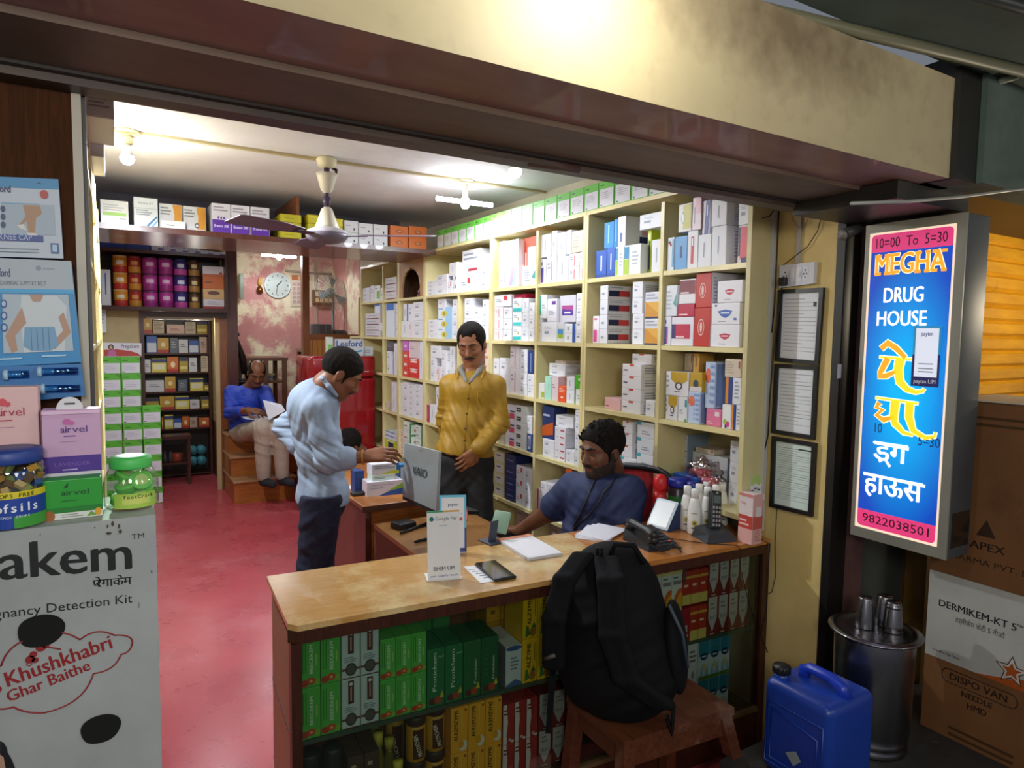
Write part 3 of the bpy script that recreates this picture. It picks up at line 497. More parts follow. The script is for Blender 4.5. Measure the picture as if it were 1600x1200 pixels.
def cell(place, zoom, ylo, yhi, row, entries, group, top=None, div=None):
    """fill one compartment: entries (x0,x1,ytop,ybot,n,kind[,depth[,inset]]) read off a crop, put on the shelf plane, each resting on what is below"""
    zx, zy, zs = zoom; z0 = ROWS[row] + .0005; zt = (ROWS[row - 1] if row else 2.158) - .021 if top is None else top
    P = []; out = []
    for e in entries:
        x0, x1, yt, yb, n, kd = e[:6]; d = e[6] if len(e) > 6 else .12; ins = e[7] if len(e) > 7 else .014
        X = 1.85 + ins; d = min(d, BK - .012 - X); ym = (yt + yb) / 2
        a = at(zx + x0 / zs, zy + ym / zs, 0, X); c = at(zx + x1 / zs, zy + ym / zs, 0, X); top_ = at(zx + (x0 + x1) / 2 / zs, zy + yt / zs, 0, X).z
        Y1 = min(a.y - .0006, yhi); Y0 = max(c.y + .0006, ylo)
        if div and Y0 < div + .0105 and Y1 > div - .0105:
            if Y1 - div > div - Y0: Y0 = div + .0105
            else: Y1 = div - .0105
        if Y1 - Y0 < .008: continue
        zb = z0; want = at(zx + (x0 + x1) / 2 / zs, zy + yb / zs, 0, X).z
        for (p0, p1, q0, q1, r0, r1) in P:
            ov = min(Y1, p1) - max(Y0, p0); ox = min(X + d, q1) - max(X, q0)
            if ov > .25 * min(Y1 - Y0, p1 - p0) and ox > .3 * min(d, q1 - q0) and r1 < want + .05 and r1 > zb: zb = r1 + .0004
        tz = min(top_, zt)
        if tz - zb < .012: tz = min(zb + .02, zt)
        if tz - zb < .008: continue
        for (p0, p1, q0, q1, r0, r1) in P:
            if min(Y1, p1) - max(Y0, p0) > 0 and min(X + d, q1) - max(X, q0) > 0 and min(tz, r1) - max(zb, r0) > .0001:
                if Y1 - p0 < p1 - Y0: Y1 = p0 - .0005
                else: Y0 = p1 + .0005
        if Y1 - Y0 < .008: continue
        h = (tz - zb) / n
        for k in range(n):
            P.append((Y0, Y1, X, X + d, zb + k * h, zb + (k + 1) * h)); out.append((Y0, Y1, X, d, zb + k * h, h - .0004, kd))
    cols = []                                        # columns from the far end of the shop
    for i, q in enumerate(sorted(out, key=lambda q: (-(q[0] + q[1]) / 2, q[4]))):
        ym = (q[0] + q[1]) / 2
        for c_ in cols:
            if c_['a'] <= ym <= c_['b'] : c_['m'].append(q); break
        else: cols.append({'a': q[0], 'b': q[1], 'm': [q]})
    for ci, c_ in enumerate(cols):
        for li, q in enumerate(sorted(c_['m'], key=lambda q: q[4])):
            base, items, look = KN[q[6]]
            pos = f"{LVL[li]}, {ORD[ci]} stack" if len(c_['m']) > 1 else f"{ORD[ci]} along"
            NC[0] += 1
            if NC[0] - 1 in REST:
                RB.T = Matrix.Translation((q[2], q[1], q[4])) @ Matrix.Rotation(-math.pi / 2, 4, 'Z'); RB.box(0, 0, 0, q[1] - q[0], q[3], q[5], M(base, .42, 0, .4)); decals(RB, items, q[1] - q[0], q[3], q[5]); continue
            carton('medicine_carton', q[1] - q[0], q[3], q[5], base, items, (q[2], q[1], q[4]), -math.pi / 2, f"{look}, {pos}, {place}", 'box', group)
Z3 = (900, 280, 5); Z4 = (900, 420, 5); Z5 = (900, 560, 5); D2 = (760, 330, 6.667); Z6 = (740, 440, 7.273); Z7 = (740, 580, 5); E1 = (540, 360, 6.667); E2 = (540, 520, 6.667)
cell('top shelf by the licences', Z3, 1.556, 1.955, 0, [(712, 768, 455, 705, 1, 'dots', .1), (770, 868, 445, 700, 1, 'blu', .15), (870, 953, 402, 685, 1, 'wrb', .2), (954, 1056, 430, 672, 1, 'wv', .15), (1060, 1176, 365, 655, 1, 'wv', .2), (1264, 1372, 355, 640, 1, 'red1', .12, .02),
  (800, 905, 190, 445, 1, 'yel', .15), (910, 980, 140, 402, 1, 'pinkt', .15), (984, 1050, 165, 430, 1, 'navv', .12, .02), (1060, 1180, 150, 365, 1, 'wv', .2), (1270, 1385, 172, 355, 1, 'ws', .12, .02)], 'cartons, top shelf by licences')
cell('second shelf by the licences', Z4, 1.556, 1.955, 1, [(665, 742, 372, 585, 1, 'bpv', .12), (745, 918, 375, 592, 1, 'crimp', .15), (921, 1048, 305, 600, 1, 'redel', .2), (1052, 1278, 436, 606, 1, 'lipr', .22),
  (1060, 1280, 265, 436, 1, 'lipb', .22), (1105, 1300, 90, 265, 1, 'lipr', .2), (670, 790, 130, 372, 1, 'tri', .14), (795, 926, 275, 375, 1, 'crim', .15), (806, 936, 80, 275, 1, 'maroon', .15), (936, 1060, 22, 305, 1, 'redel', .2)], 'cartons, second shelf by licences')
cell('third shelf by the licences', Z5, 1.556, 1.955, 2, [(700, 793, 290, 470, 1, 'shield', .12), (797, 868, 300, 485, 1, 'tealst', .1), (876, 968, 258, 490, 1, 'diam', .12), (1015, 1133, 395, 512, 1, 'pinkop', .11, .03), (1140, 1212, 360, 530, 1, 'gmdot', .12), (1214, 1290, 362, 570, 1, 'onst', .14),
  (702, 880, 105, 290, 1, 'shield', .14), (890, 985, 110, 258, 1, 'mus', .1), (992, 1090, 25, 258, 1, 'diam', .12, .03), (1166, 1290, 150, 360, 1, 'onst', .14), (1162, 1290, 5, 150, 1, 'cream', .14), (846, 910, -40, 105, 1, 'cream', .08, .10), (915, 978, -40, 108, 1, 'amber', .08, .06)], 'cartons, third shelf by licences')
cell('fourth shelf by the licences', Z5, 1.556, 1.955, 3, [(626, 748, 920, 1030, 2, 'tealb', .1), (752, 940, 912, 1000, 1, 'blub', .12, .02), (700, 778, 745, 900, 4, 'mar2', .08, .15), (782, 868, 590, 920, 3, 'bgrey', .12, .15), (906, 1185, 752, 900, 1, 'bgrey', .10, .16), (1202, 1288, 645, 900, 3, 'ws', .12, .10), (932, 1080, 705, 752, 1, 'cream', .1, .16)], 'cartons, fourth shelf by licences')
cell('top shelf above the cashier', Z3, 1.976, 2.436, 0, [(155, 238, 556, 770, 1, 'bls', .15), (240, 304, 536, 765, 1, 'bls', .15), (306, 373, 525, 755, 1, 'lime', .15), (376, 505, 510, 745, 1, 'lime', .15), (590, 675, 470, 716, 1, 'wv', .1), (520, 588, 400, 720, 1, 'limen', .12, .05),
  (220, 296, 335, 545, 1, 'cya', .15, .02), (297, 325, 312, 535, 1, 'cya', .15, .02), (327, 388, 290, 520, 1, 'pband', .13, .02), (498, 675, 265, 410, 1, 'ws', .14, .03)], 'cartons, top shelf above cashier')
cell('second shelf above the cashier', Z4, 1.976, 2.436, 1, [(130, 180, 368, 578, 1, 'pinkb', .1), (184, 246, 130, 580, 4, 'band', .13), (382, 436, 140, 580, 4, 'ws', .08, .16), (440, 525, 350, 585, 2, 'ws', .15), (440, 520, 100, 350, 2, 'ws', .15), (530, 650, 180, 582, 2, 'orb', .13, .02)], 'cartons, second shelf above cashier')
cell('third shelf above the cashier', Z5, 1.976, 2.436, 2, [(222, 348, 310, 385, 1, 'pinks', .1, .03), (358, 508, 45, 418, 4, 'redtop', .12), (542, 615, 330, 428, 1, 'ws', .1), (520, 612, 80, 330, 3, 'ws', .08, .14), (438, 590, -35, 45, 1, 'redtop', .10, .04)], 'cartons, third shelf above cashier')
cell('fourth shelf behind the cashier', Z5, 1.976, 2.436, 3, [(340, 470, 775, 1000, 2, 'tcor', .12), (472, 606, 500, 990, 4, 'tcor', .16), (536, 604, 895, 1000, 1, 'ws', .08), (360, 440, 490, 775, 3, 'redtop', .12)], 'cartons, fourth shelf behind cashier')
cell('top shelf, third bay from licences', D2, 2.478, 2.848, 0, [(545, 622, 500, 765, 1, 'bpv', .12), (626, 730, 470, 757, 1, 'wpk', .12), (735, 855, 472, 738, 1, 'wv', .12), (860, 968, 440, 720, 2, 'wpk', .12), (972, 1045, 420, 702, 2, 'wpk', .12),
  (566, 672, 240, 500, 1, 'wv', .12), (678, 736, 205, 470, 1, 'ws', .12), (740, 828, 222, 470, 1, 'wv', .12), (834, 884, 195, 440, 1, 'wv', .12), (888, 1026, 200, 430, 1, 'cream', .12)], 'cartons, top shelf, third bay')
cell('second shelf, third bay from licences', Z6, 2.478, 2.848, 1, [(728, 768, 420, 688, 1, 'ws', .1), (772, 945, 460, 690, 1, 'ws', .12), (950, 1026, 460, 690, 1, 'blim', .1), (1030, 1155, 480, 696, 2, 'wblu', .12), (1165, 1262, 130, 700, 4, 'ws', .12),
  (728, 830, 150, 455, 1, 'tealv', .12), (836, 944, 195, 455, 1, 'purl', .12), (950, 1160, 155, 455, 1, 'purp', .12, .03)], 'cartons, second shelf, third bay')
cell('third shelf, third bay from licences', Z7, 2.478, 2.848, 2, [(495, 553, 90, 215, 1, 'limb', .1), (556, 606, 40, 220, 1, 'mint', .1), (608, 660, 40, 222, 1, 'wpink', .1), (662, 720, 115, 236, 1, 'orr', .1), (724, 786, 45, 262, 2, 'wv', .1), (790, 846, 126, 268, 1, 'grnw', .1), (790, 850, 30, 126, 1, 'grn', .1),
  (590, 716, -60, 40, 2, 'ws', .1, .04), (640, 716, -85, -60, 1, 'cream', .1, .05)], 'cartons, third shelf, third bay')
cell('fourth shelf, third bay from licences', Z7, 2.478, 2.848, 3, [(538, 628, 535, 685, 2, 'ws', .1), (632, 715, 435, 715, 5, 'rbars', .12), (718, 786, 620, 745, 2, 'ws', .1), (790, 836, 300, 745, 5, 'ws', .1), (536, 628, 275, 535, 1, 'bigno', .08, .03), (642, 780, 350, 435, 2, 'ws', .1, .03)], 'cartons, fourth shelf, third bay')
cell('fifth shelf, third bay from licences', Z7, 2.478, 2.848, 4, [(465, 518, 910, 1092, 1, 'pstr', .12), (522, 570, 865, 1100, 3, 'ws', .12), (572, 655, 885, 1110, 3, 'ws', .12), (658, 712, 950, 1100, 2, 'wblu', .12), (716, 765, 760, 1110, 1, 'ora', .1), (770, 830, 800, 1120, 2, 'dk', .1)], 'cartons, fifth shelf, third bay')
cell('lowest shelf, third bay from licences', Z7, 2.478, 2.848, 5, [(460, 560, 1180, 1300, 2, 'ws', .12, .1), (580, 720, 1190, 1300, 2, 'wpink', .12, .1)], 'cartons, lowest shelf, third bay')
cell('top shelf, fourth bay from licences', D2, 2.872, 3.318, 0, [(132, 188, 315, 812, 3, 'ws', .1), (192, 332, 560, 806, 1, 'lil', .14), (200, 332, 300, 556, 1, 'lil', .14), (340, 520, 275, 800, 1, 'redbig', .1, .05), (370, 516, 566, 782, 1, 'tri', .03, .014)], 'cartons, top shelf, fourth bay')
cell('second shelf, fourth bay from licences', Z6, 2.872, 3.318, 1, [(135, 232, 300, 680, 3, 'ws', .12), (236, 332, 290, 680, 3, 'wpk', .12), (336, 434, 290, 680, 3, 'ws', .12), (240, 430, 150, 290, 1, 'wrs', .12), (442, 548, 190, 680, 3, 'teal', .12), (552, 626, 350, 682, 2, 'ws', .12), (630, 690, 240, 690, 3, 'ws', .12), (552, 626, 190, 350, 1, 'wv', .12), (455, 600, 140, 190, 1, 'crim', .1, .03)], 'cartons, second shelf, fourth bay')
cell('third shelf, fourth bay from licences', Z6, 2.872, 3.318, 2, [(180, 290, 870, 1190, 2, 'ws', .12), (294, 410, 870, 1195, 2, 'ws', .12), (414, 522, 985, 1215, 1, 'wpk', .12), (526, 610, 770, 1230, 4, 'ws', .12), (614, 686, 1050, 1240, 2, 'ws', .12), (616, 686, 785, 1050, 1, 'navl', .12), (416, 522, 735, 985, 1, 'wpk', .12)], 'cartons, third shelf, fourth bay')
cell('fourth shelf, fourth bay from licences', Z7, 2.872, 3.318, 3, [(186, 243, 470, 582, 2, 'ytray', .12), (247, 322, 260, 612, 3, 'pnk2', .12), (326, 412, 270, 632, 5, 'blk', .12), (415, 455, 490, 640, 1, 'bluw', .1), (415, 455, 350, 490, 2, 'ws', .1)], 'cartons, fourth shelf, fourth bay')
cell('fifth shelf, fourth bay from licences', Z7, 2.872, 3.318, 4, [(140, 238, 620, 975, 4, 'ytray', .12), (244, 326, 650, 1000, 4, 'nav', .12), (330, 396, 740, 1020, 3, 'wrs', .12), (400, 446, 760, 1050, 3, 'ws', .1)], 'cartons, fifth shelf, fourth bay')
cell('lowest shelf, fourth bay from licences', Z7, 2.872, 3.318, 5, [(330, 436, 1080, 1250, 3, 'wpink', .12, .1)], 'cartons, lowest shelf, fourth bay')
cell('top shelf beside shrine niche', E1, 3.356, 4.26, 0, [(815, 940, 530, 680, 4, 'ws', .12), (944, 1062, 462, 665, 3, 'ws', .12), (1066, 1112, 520, 655, 1, 'wrs', .1), (1115, 1160, 470, 650, 2, 'wrs', .12), (1164, 1400, 205, 638, 1, 'rbig', .1, .05), (1406, 1492, 250, 625, 3, 'ws', .12), (1200, 1330, 480, 632, 1, 'wrs', .03, .014), (1080, 1160, 335, 470, 1, 'wv', .12)], 'cartons, top shelf by shrine')
cell('second shelf beside shrine niche', E1, 3.356, 4.26, 1, [(862, 958, 930, 1130, 4, 'ws', .12), (962, 1110, 800, 1125, 3, 'ydisc', .12), (1116, 1232, 712, 1130, 4, 'ws', .12), (1236, 1330, 705, 1130, 4, 'ws', .12), (1334, 1420, 800, 1135, 3, 'ws', .12), (1424, 1492, 720, 1140, 4, 'ws', .12), (960, 1040, 715, 800, 1, 'ws', .1), (1334, 1392, 912, 972, 1, 'vio', .02, .0)], 'cartons, second shelf by shrine', div=3.756)
cell('third shelf beside shrine niche', E2, 3.356, 4.26, 2, [(884, 940, 260, 515, 2, 'ws', .12), (943, 996, 350, 520, 1, 'wpk', .12), (1000, 1046, 180, 525, 2, 'ws', .12), (1050, 1140, 140, 540, 3, 'wv', .12, .04), (886, 996, 135, 260, 1, 'ws', .1), (1432, 1488, 92, 560, 3, 'orw', .1)], 'cartons, third shelf by shrine', div=3.756)
cell('fourth shelf beside shrine niche', E2, 3.356, 4.26, 3, [(826, 872, 750, 946, 1, 'crimv', .12), (875, 938, 748, 965, 1, 'wv', .12), (941, 1000, 745, 975, 2, 'ws', .12), (1004, 1140, 760, 990, 2, 'ws', .12), (941, 994, 565, 745, 1, 'ws', .12)], 'cartons, fourth shelf by shrine', div=3.756)
cell('second shelf under shrine niche', E1, 4.302, 4.75, 1, [(580, 656, 945, 1122, 1, 'wv', .12), (660, 702, 945, 1122, 1, 'wpk', .12), (706, 815, 940, 1125, 2, 'ws', .12), (602, 652, 765, 940, 1, 'wblu', .12), (655, 702, 765, 940, 1, 'ws', .12), (706, 815, 745, 935, 2, 'ws', .12)], 'cartons, second shelf under shrine')
cell('third shelf under shrine niche', E2, 4.302, 4.75, 2, [(595, 652, 190, 470, 3, 'redw', .12), (656, 764, 265, 478, 2, 'red2', .12), (768, 812, 90, 490, 1, 'wv', .12), (595, 654, 82, 190, 1, 'mag', .12), (660, 760, 88, 265, 1, 'wpink', .12)], 'cartons, third shelf under shrine')
cell('fourth shelf under shrine niche', E2, 4.302, 4.75, 3, [(548, 600, 515, 870, 3, 'wv', .12), (603, 660, 515, 905, 3, 'ws', .12), (664, 716, 540, 915, 6, 'ws', .12), (720, 802, 690, 940, 2, 'ws', .12), (720, 802, 540, 690, 3, 'ws', .12)], 'cartons, fourth shelf under shrine')
cell('fifth shelf under shrine niche', E2, 4.302, 4.75, 4, [(530, 598, 1000, 1220, 4, 'orw', .12), (602, 682, 930, 1230, 3, 'gcap', .16), (690, 800, 960, 1240, 3, 'gcap', .1, .05)], 'cartons, fifth shelf under shrine')
cell('top shelf of the far bay', E1, 4.792, 5.64, 0, [(168, 250, 600, 745, 3, 'ws', .12), (256, 300, 575, 735, 1, 'w', .12), (302, 360, 575, 735, 1, 'wg', .12), (364, 408, 600, 722, 1, 'ws', .1), (412, 530, 490, 712, 3, 'mar2', .12)], 'cartons, top shelf of far bay', div=5.106)
cell('second shelf of the far bay', E1, 4.792, 5.64, 1, [(206, 360, 865, 1100, 4, 'mar2', .12), (275, 520, 965, 1110, 2, 'ws', .12), (524, 545, 770, 1110, 2, 'ws', .12), (302, 358, 770, 865, 1, 'bott', .06), (420, 508, 762, 965, 1, 'bott', .08)], 'cartons, second shelf of far bay', div=5.106)
cell('third shelf of the far bay', E2, 4.792, 5.64, 2, [(430, 476, 190, 430, 2, 'ws', .1), (480, 500, 225, 432, 1, 'wblu', .1), (504, 545, 110, 440, 1, 'wv', .1), (430, 500, 90, 190, 1, 'dk', .1)], 'cartons, third shelf of far bay', div=5.106)
cell('fourth shelf of the far bay', E2, 4.792, 5.64, 3, [(410, 424, 715, 780, 1, 'cream', .1), (478, 528, 515, 860, 2, 'wv', .1)], 'cartons, fourth shelf of far bay', div=5.106)
cell('fifth shelf of the far bay', E2, 4.792, 5.64, 4, [(370, 530, 1110, 1190, 1, 'limen', .12), (410, 524, 1030, 1110, 2, 'bott', .1)], 'cartons, fifth shelf of far bay', div=5.106)
tag(RB.build('medicine_cartons'), 'barely visible cartons in the rear, lowest and hidden corners of the shelving', 'boxes', kind='stuff')
# white packs standing on the far bay's top, and brown cartons stacked by the partition
for i, (x, hh) in enumerate(((4.85, .09), (4.97, .08), (5.12, .10))):
    carton('medicine_carton', .09, .12, hh, '#e2e4e6', [], (1.87, x + .09, 2.1585), -math.pi / 2, f"{['first', 'second', 'third'][i]} white pack from the shrine, on top of the far bay", 'box', 'packs on the far bay top')
for i in range(3):
    carton('brown_carton', .16, .18, .115, '#a87a34', [('r', 'F', .05, .45, .95, .55, '#c09a58'), ('r', 'R', .6, .35, .9, .5, '#6a4a20')], (1.70 + .2, 5.70, 1.5655 + .1155 * i), 0, f"brown carton, {['bottom', 'middle', 'topmost'][i]} of three stacked by the partition glass", 'box', 'brown cartons by the partition')
t = thing('side_ledge', 'short cream ledge past the far bay carrying three brown cartons', 'shelf', (1.85, 5.662, 0))
b = MB(); b.box(.0, 0, 1.547, .3, .30, 1.565, CREAM); b.box(0, .282, FL, .3, .30, 1.547, CREAM); b.build('board', t)
# green cartons along the top of the shelving
N = 20
for i in range(N):
    y = 4.09 - i * .107
    carton('green_carton', .104, .14, .113, '#6cc24c', [('r', 'F', .1, .03, .97, .70, '#e2e2ea'), ('p', 'F', .2, .3, .85, .6, 4, '#b8bcc6'), ('p', 'F', .12, .8, .5, .9, 1, '#2c6a24'), ('r', 'F', .15, .06, .25, .12, '#5a6a5a')], (1.856, y, 2.1585), -math.pi / 2,
           f"green carton with white label, {(ORD + ['thirteenth', 'fourteenth', 'fifteenth', 'sixteenth', 'seventeenth', 'eighteenth', 'nineteenth', 'twentieth'])[i]} from the loft along the shelving top", 'box', 'green cartons along the shelving top')
# ================================================================ display counter across the shop front
CA = math.radians(-3.6); CO = Vector((.35, 1.594, 0)); CU = Vector((math.cos(CA), math.sin(CA), 0)); CV = Vector((-math.sin(CA), math.cos(CA), 0))
def cp(u, v, z): return CO + CU * u + CV * v + Vector((0, 0, z))
t = thing('display_counter', 'long glass-fronted wooden shop counter across the entrance, full of cartons', 'counter', CO, CA)
def cut(poly, z0, z1, m):
    b = MB(); n = len(poly); b.add([(x, y, z0) for x, y in poly] + [(x, y, z1) for x, y in poly], [tuple(range(n))[::-1], tuple(range(n, 2 * n))] + [(i, (i + 1) % n, n + (i + 1) % n, n + i) for i in range(n)], m); return b
def lc(X, Y): d = Vector((X, Y, 0)) - CO; return (d.dot(CU), d.dot(CV))
TOPW = noisy('m_worn_counter_top', '#cfa263', '#bf8e4c', 7, .24, (1.1, 9, 9), wave=True, c3='#e4cf9a', scale3=2.6, lo3=.5, hi3=.66, coat=.5)
e0 = lc(1.845, 1.835); e1 = lc(1.845, 1.531); e2 = lc(1.957, 1.531)
b = cut([(-.008, .01), (.012, -.012), (.95, -.010), (1.0, .36), (-.012, .36)], .885, .9, TOPW); b.build('top', t)
b = cut([(.951, -.010), (1.604, -.004), (1.607, .02), (1.607, .048), (1.625, .36), (1.001, .36)], .885, .9, WOODTO); b.build('top', t)['label'] = 'orange wood half of the counter top'
b = cut([(-.008, .012), (.014, -.010), (1.608, -.002), (1.604, .012), (.02, .006)], .852, .885, WOODD); b.box(0, .34, .852, 1.60, .36, .885, WOODD); b.build('top_edge', t)
SIDE = noisy('m_worn_pink_laminate', '#b5806c', '#a56f5c', 3, .5, c3='#7a4a3a', scale3=5, lo3=.62, hi3=.7)
b = MB(); b.box(0, .03, FL, .012, .35, .852, SIDE)
for z in (.36, .60): b.box(-.0015, .03, z, 0, .35, z + .006, '#5a3426')
b.build('side_panel', t)['label'] = 'worn pinkish side panel'
b = MB(); b.box(-.003, -.006, FL, .022, .03, .852, WOODD); b.build('post', t)
b = MB(); b.box(1.575, -.004, FL, 1.604, .03, .852, WOODD); b.build('post', t)
b = MB(); b.box(.022, 0, FL + .03, 1.575, .03, .285, WOODD); b.box(.022, -.006, .285, 1.575, .02, .30, '#6a5434'); b.build('plinth', t)
b = MB(); b.box(.022, .02, .288, 1.575, .33, .295, '#4a3420'); b.build('lower_shelf', t)
b = MB(); b.box(.022, .024, .575, 1.575, .31, .585, noisy('m_shelf_glass_edge', '#4a5a4a', '#3a4a40', 3, .25)); b.build('middle_shelf', t)
b = MB(); b.box(.012, .332, FL, 1.575, .345, .852, '#8a5a44'); b.build('back_panel', t)
b = MB(); b.box(.022, .006, .30, 1.575, .009, .852, glass('m_counter_glass', '#e6ece6', .02)); b.build('glass_pane', t)
def cc(u0, u1, z0, z1, base, items, label, group, v=.03, d=.12, name='syrup_carton'):
    return carton(name, u1 - u0 - .001, d, z1 - z0 - .0006, base, items, cp(u0, v, z0 + .0003), CA, label, 'box', group)
G1 = '#57b84c'; FR = '#b8402c'
def fruit(): return [('e', 'F', .2, .10, .2, .07, FR), ('e', 'F', .52, .13, .22, .07, '#c8502c'), ('e', 'F', .85, .10, .14, .06, '#8ab83a'), ('e', 'F', .52, .13, .08, .03, '#e8b07a')]
BEE = [('v', 'BEECEKEM', .62, .52, .24, '#e6ece2', .5, 1), ('r', 'F', .72, .42, .82, .62, '#9ac85a'), ('p', 'F', .08, .3, .3, .9, 2, '#2c7a2a')] 
BEE = [('v', 'F', 'BEECEKEM', .62, .55, .24, '#e6ece2', .56, 1), ('r', 'F', .76, .42, .84, .64, '#a4cc62'), ('r', 'F', .1, .3, .14, .92, '#2f7f2c'), ('r', 'F', .24, .3, .28, .92, '#2f7f2c')] + fruit()
def fix(items):
    """text items are written (kind, face, text, u, v, ...)"""
    return [it if it[0] not in 'tv' else it for it in items]
SIL = [('r', 'F', .34, .5, .66, .97, '#5a2a28'), ('e', 'F', .5, .9, .09, .035, '#e0e4e4'), ('r', 'F', .46, .56, .54, .84, '#c09a90'), ('p', 'F', .15, .33, .85, .45, 3, '#7a8a9a'), ('r', 'F', 0, .17, 1, .22, '#7a4a3a'), ('e', 'F', .5, .19, .3, .13, '#34383a'), ('e', 'F', .5, .19, .24, .1, '#5a5450'), ('r', 'F', .05, .01, .95, .03, '#5a2a28')]
PRO = [('v', 'F', 'Protichem', .52, .60, .30, '#dfe8dc', .66, 1), ('t', 'F', 'Liquid', .78, .84, .05, '#c0d4bc', .3), ('e', 'F', .3, .1, .2, .06, '#5a3026'), ('e', 'F', .62, .11, .2, .07, '#a84a2c'), ('g', 'F', [(.7, .14), (.85, .26), (.95, .14)], '#c8b840')]
PRO2 = [('v', 'F', 'Protichem', .75, .45, .2, '#cfdccb', .42, 1), ('p', 'F', .2, .3, .4, .85, 6, '#2c6a3a'), ('e', 'F', .3, .1, .2, .06, '#5a3026'), ('e', 'F', .62, .11, .2, .07, '#a84a2c'), ('g', 'F', [(.7, .14), (.85, .26), (.95, .14)], '#c8b840')]
ALZ = [('v', 'F', 'ALZYME', .55, .62, .38, '#241c10', .58, 1), ('g', 'F', [(.15, .05), (.2, .3), (.35, .32), (.5, .1)], '#4a7a3a'), ('e', 'F', .68, .16, .22, .11, '#a8702a'), ('g', 'F', [(.55, .25), (.75, .38), (.9, .25)], '#3f6f34'), ('r', 'F', .8, .5, .84, .9, '#6a5414')]
ALK = [('v', 'F', 'ALKEMZYME', .42, .62, .34, '#241c10', .68, 1), ('e', 'F', .72, .16, .24, .12, '#dcd6c4'), ('e', 'F', .6, .2, .16, .09, '#dc9a1c'), ('r', 'F', .6, .45, .66, .95, '#f0c050'), ('e', 'F', .85, .93, .06, .03, '#7a3a1c')]
GC = 'cartons behind the counter glass'
for r, (z0, z1) in enumerate(((.585, .717), (.7175, .849))):
    lv = ('lower', 'upper')[r]
    for k, (a, c) in enumerate(((.024, .073), (.0735, .123))): cc(a, c, z0, z1, G1, BEE, f"tall green fruit syrup carton, {lv} row, {('against the counter end', 'next to the silver cartons')[k]}", GC)
    for k, (a, c) in enumerate(((.125, .173), (.174, .222))): cc(a, c, z0, z1, '#c4d0d4', SIL, f"silver carton with maroon label, {lv} row, {('beside the tall', 'beside the small')[k]} green cartons", GC)
for r, (z0, z1) in enumerate(((.585, .692), (.6925, .803))):
    for k in range(3): cc(.225 + .0425 * k, .2672 + .0425 * k, z0, z1, G1, BEE, f"small green fruit syrup carton, {('lower', 'upper')[r]} row, {ORD[k]} from the silver cartons", GC)
for k, (a, c, it, col) in enumerate(((.354, .406, PRO, '#267546'), (.407, .460, PRO, '#267546'), (.461, .514, PRO2, '#28683e'), (.515, .570, PRO2, '#245e38'))):
    cc(a, c, .585, .748, col, it, f"dark green protein liquid carton, {ORD[k]} from the small green cartons", GC)
for k in range(2): cc(.362 + .056 * k, .416 + .056 * k, .585, .815, '#2c7a3c', [('e', 'F', .5, .88, .1, .04, '#8ac08a')], f"green carton peeking up behind the {ORD[k]} dark green carton", GC, .16, .12)
cc(.592, .645, .585, .706, '#ccd2da', [('p', 'F', .3, .4, .85, .75, 4, '#7a8494'), ('e', 'F', .5, .95, .5, .06, '#3a5a94'), ('g', 'F', [(0, .05), (.6, .18), (1, .08), (1, .02), (0, .0)], '#4a6a9a'), ('r', 'L', 0, 0, 1, 1, '#8a8a90')], 'white carton with blue waves beside the lower yellow pineapple carton', GC, .03, .14)
for r, (z0, z1) in enumerate(((.585, .716), (.7165, .848))):
    for k in range(2): cc(.6465 + .05 * k, .6955 + .05 * k, z0, z1, '#f0be24', ALZ, f"yellow pineapple enzyme carton, {('lower', 'upper')[r]} row, {('nearer the dark green cartons', 'next to the white purple cartons')[k]}", GC)
    cc(.7475, .80, z0, z1, '#c8ccd8', [('e', 'F', .3, .4, .35, .25, '#4a4a9a'), ('e', 'F', .45, .35, .16, .1, '#a8c45a'), ('p', 'F', .3, .7, .9, .95, 3, '#7a84a4')], f"white carton with purple swirl, {('lower', 'upper')[r]} row beside the pineapple cartons", GC)
for k in range(4): cc(.60 + .05 * (k % 2), .649 + .05 * (k % 2), .7165 if k > 1 else .7165, .84, '#c8921c', [('r', 'F', .3, .2, .6, .3, '#7a5414')], f"yellow carton in the rear row, {ORD[k]} behind the white wave carton", GC, .18 + (.07 if k > 1 else 0), .065) if k < 4 else None
for k in range(4): cc(.60 + .05 * (k % 2), .649 + .05 * (k % 2), .585, .716, '#b8861c', [], f"yellow carton under the rear row, {ORD[k]} behind the white wave carton", GC, .18 + (.07 if k > 1 else 0), .065)
CAR = [('r', 'F', .1, .62, .9, .72, '#8a8490'), ('e', 'F', .75, .2, .45, .28, '#d8622c'), ('e', 'F', .6, .12, .35, .2, '#e0a82c'), ('r', 'F', 0, .9, 1, 1, '#d8c880'), ('p', 'F', .1, .76, .8, .86, 1, '#5a7a8a')]
CAR = [i for i in CAR]; CAR[1] = ('g', 'F', [(.1, 0), (.25, .3), (.6, .48), (1, .5), (1, 0)], '#d8622c'); CAR[2] = ('g', 'F', [(.4, 0), (.5, .22), (.75, .36), (1, .38), (1, 0)], '#e0a82c')
RED = [('r', 'F', 0, 0, 1, .3, '#d8c06a'), ('p', 'F', .15, .5, .85, .65, 1, '#f0c8b8'), ('r', 'F', 0, .78, 1, .86, '#d8a04a')]
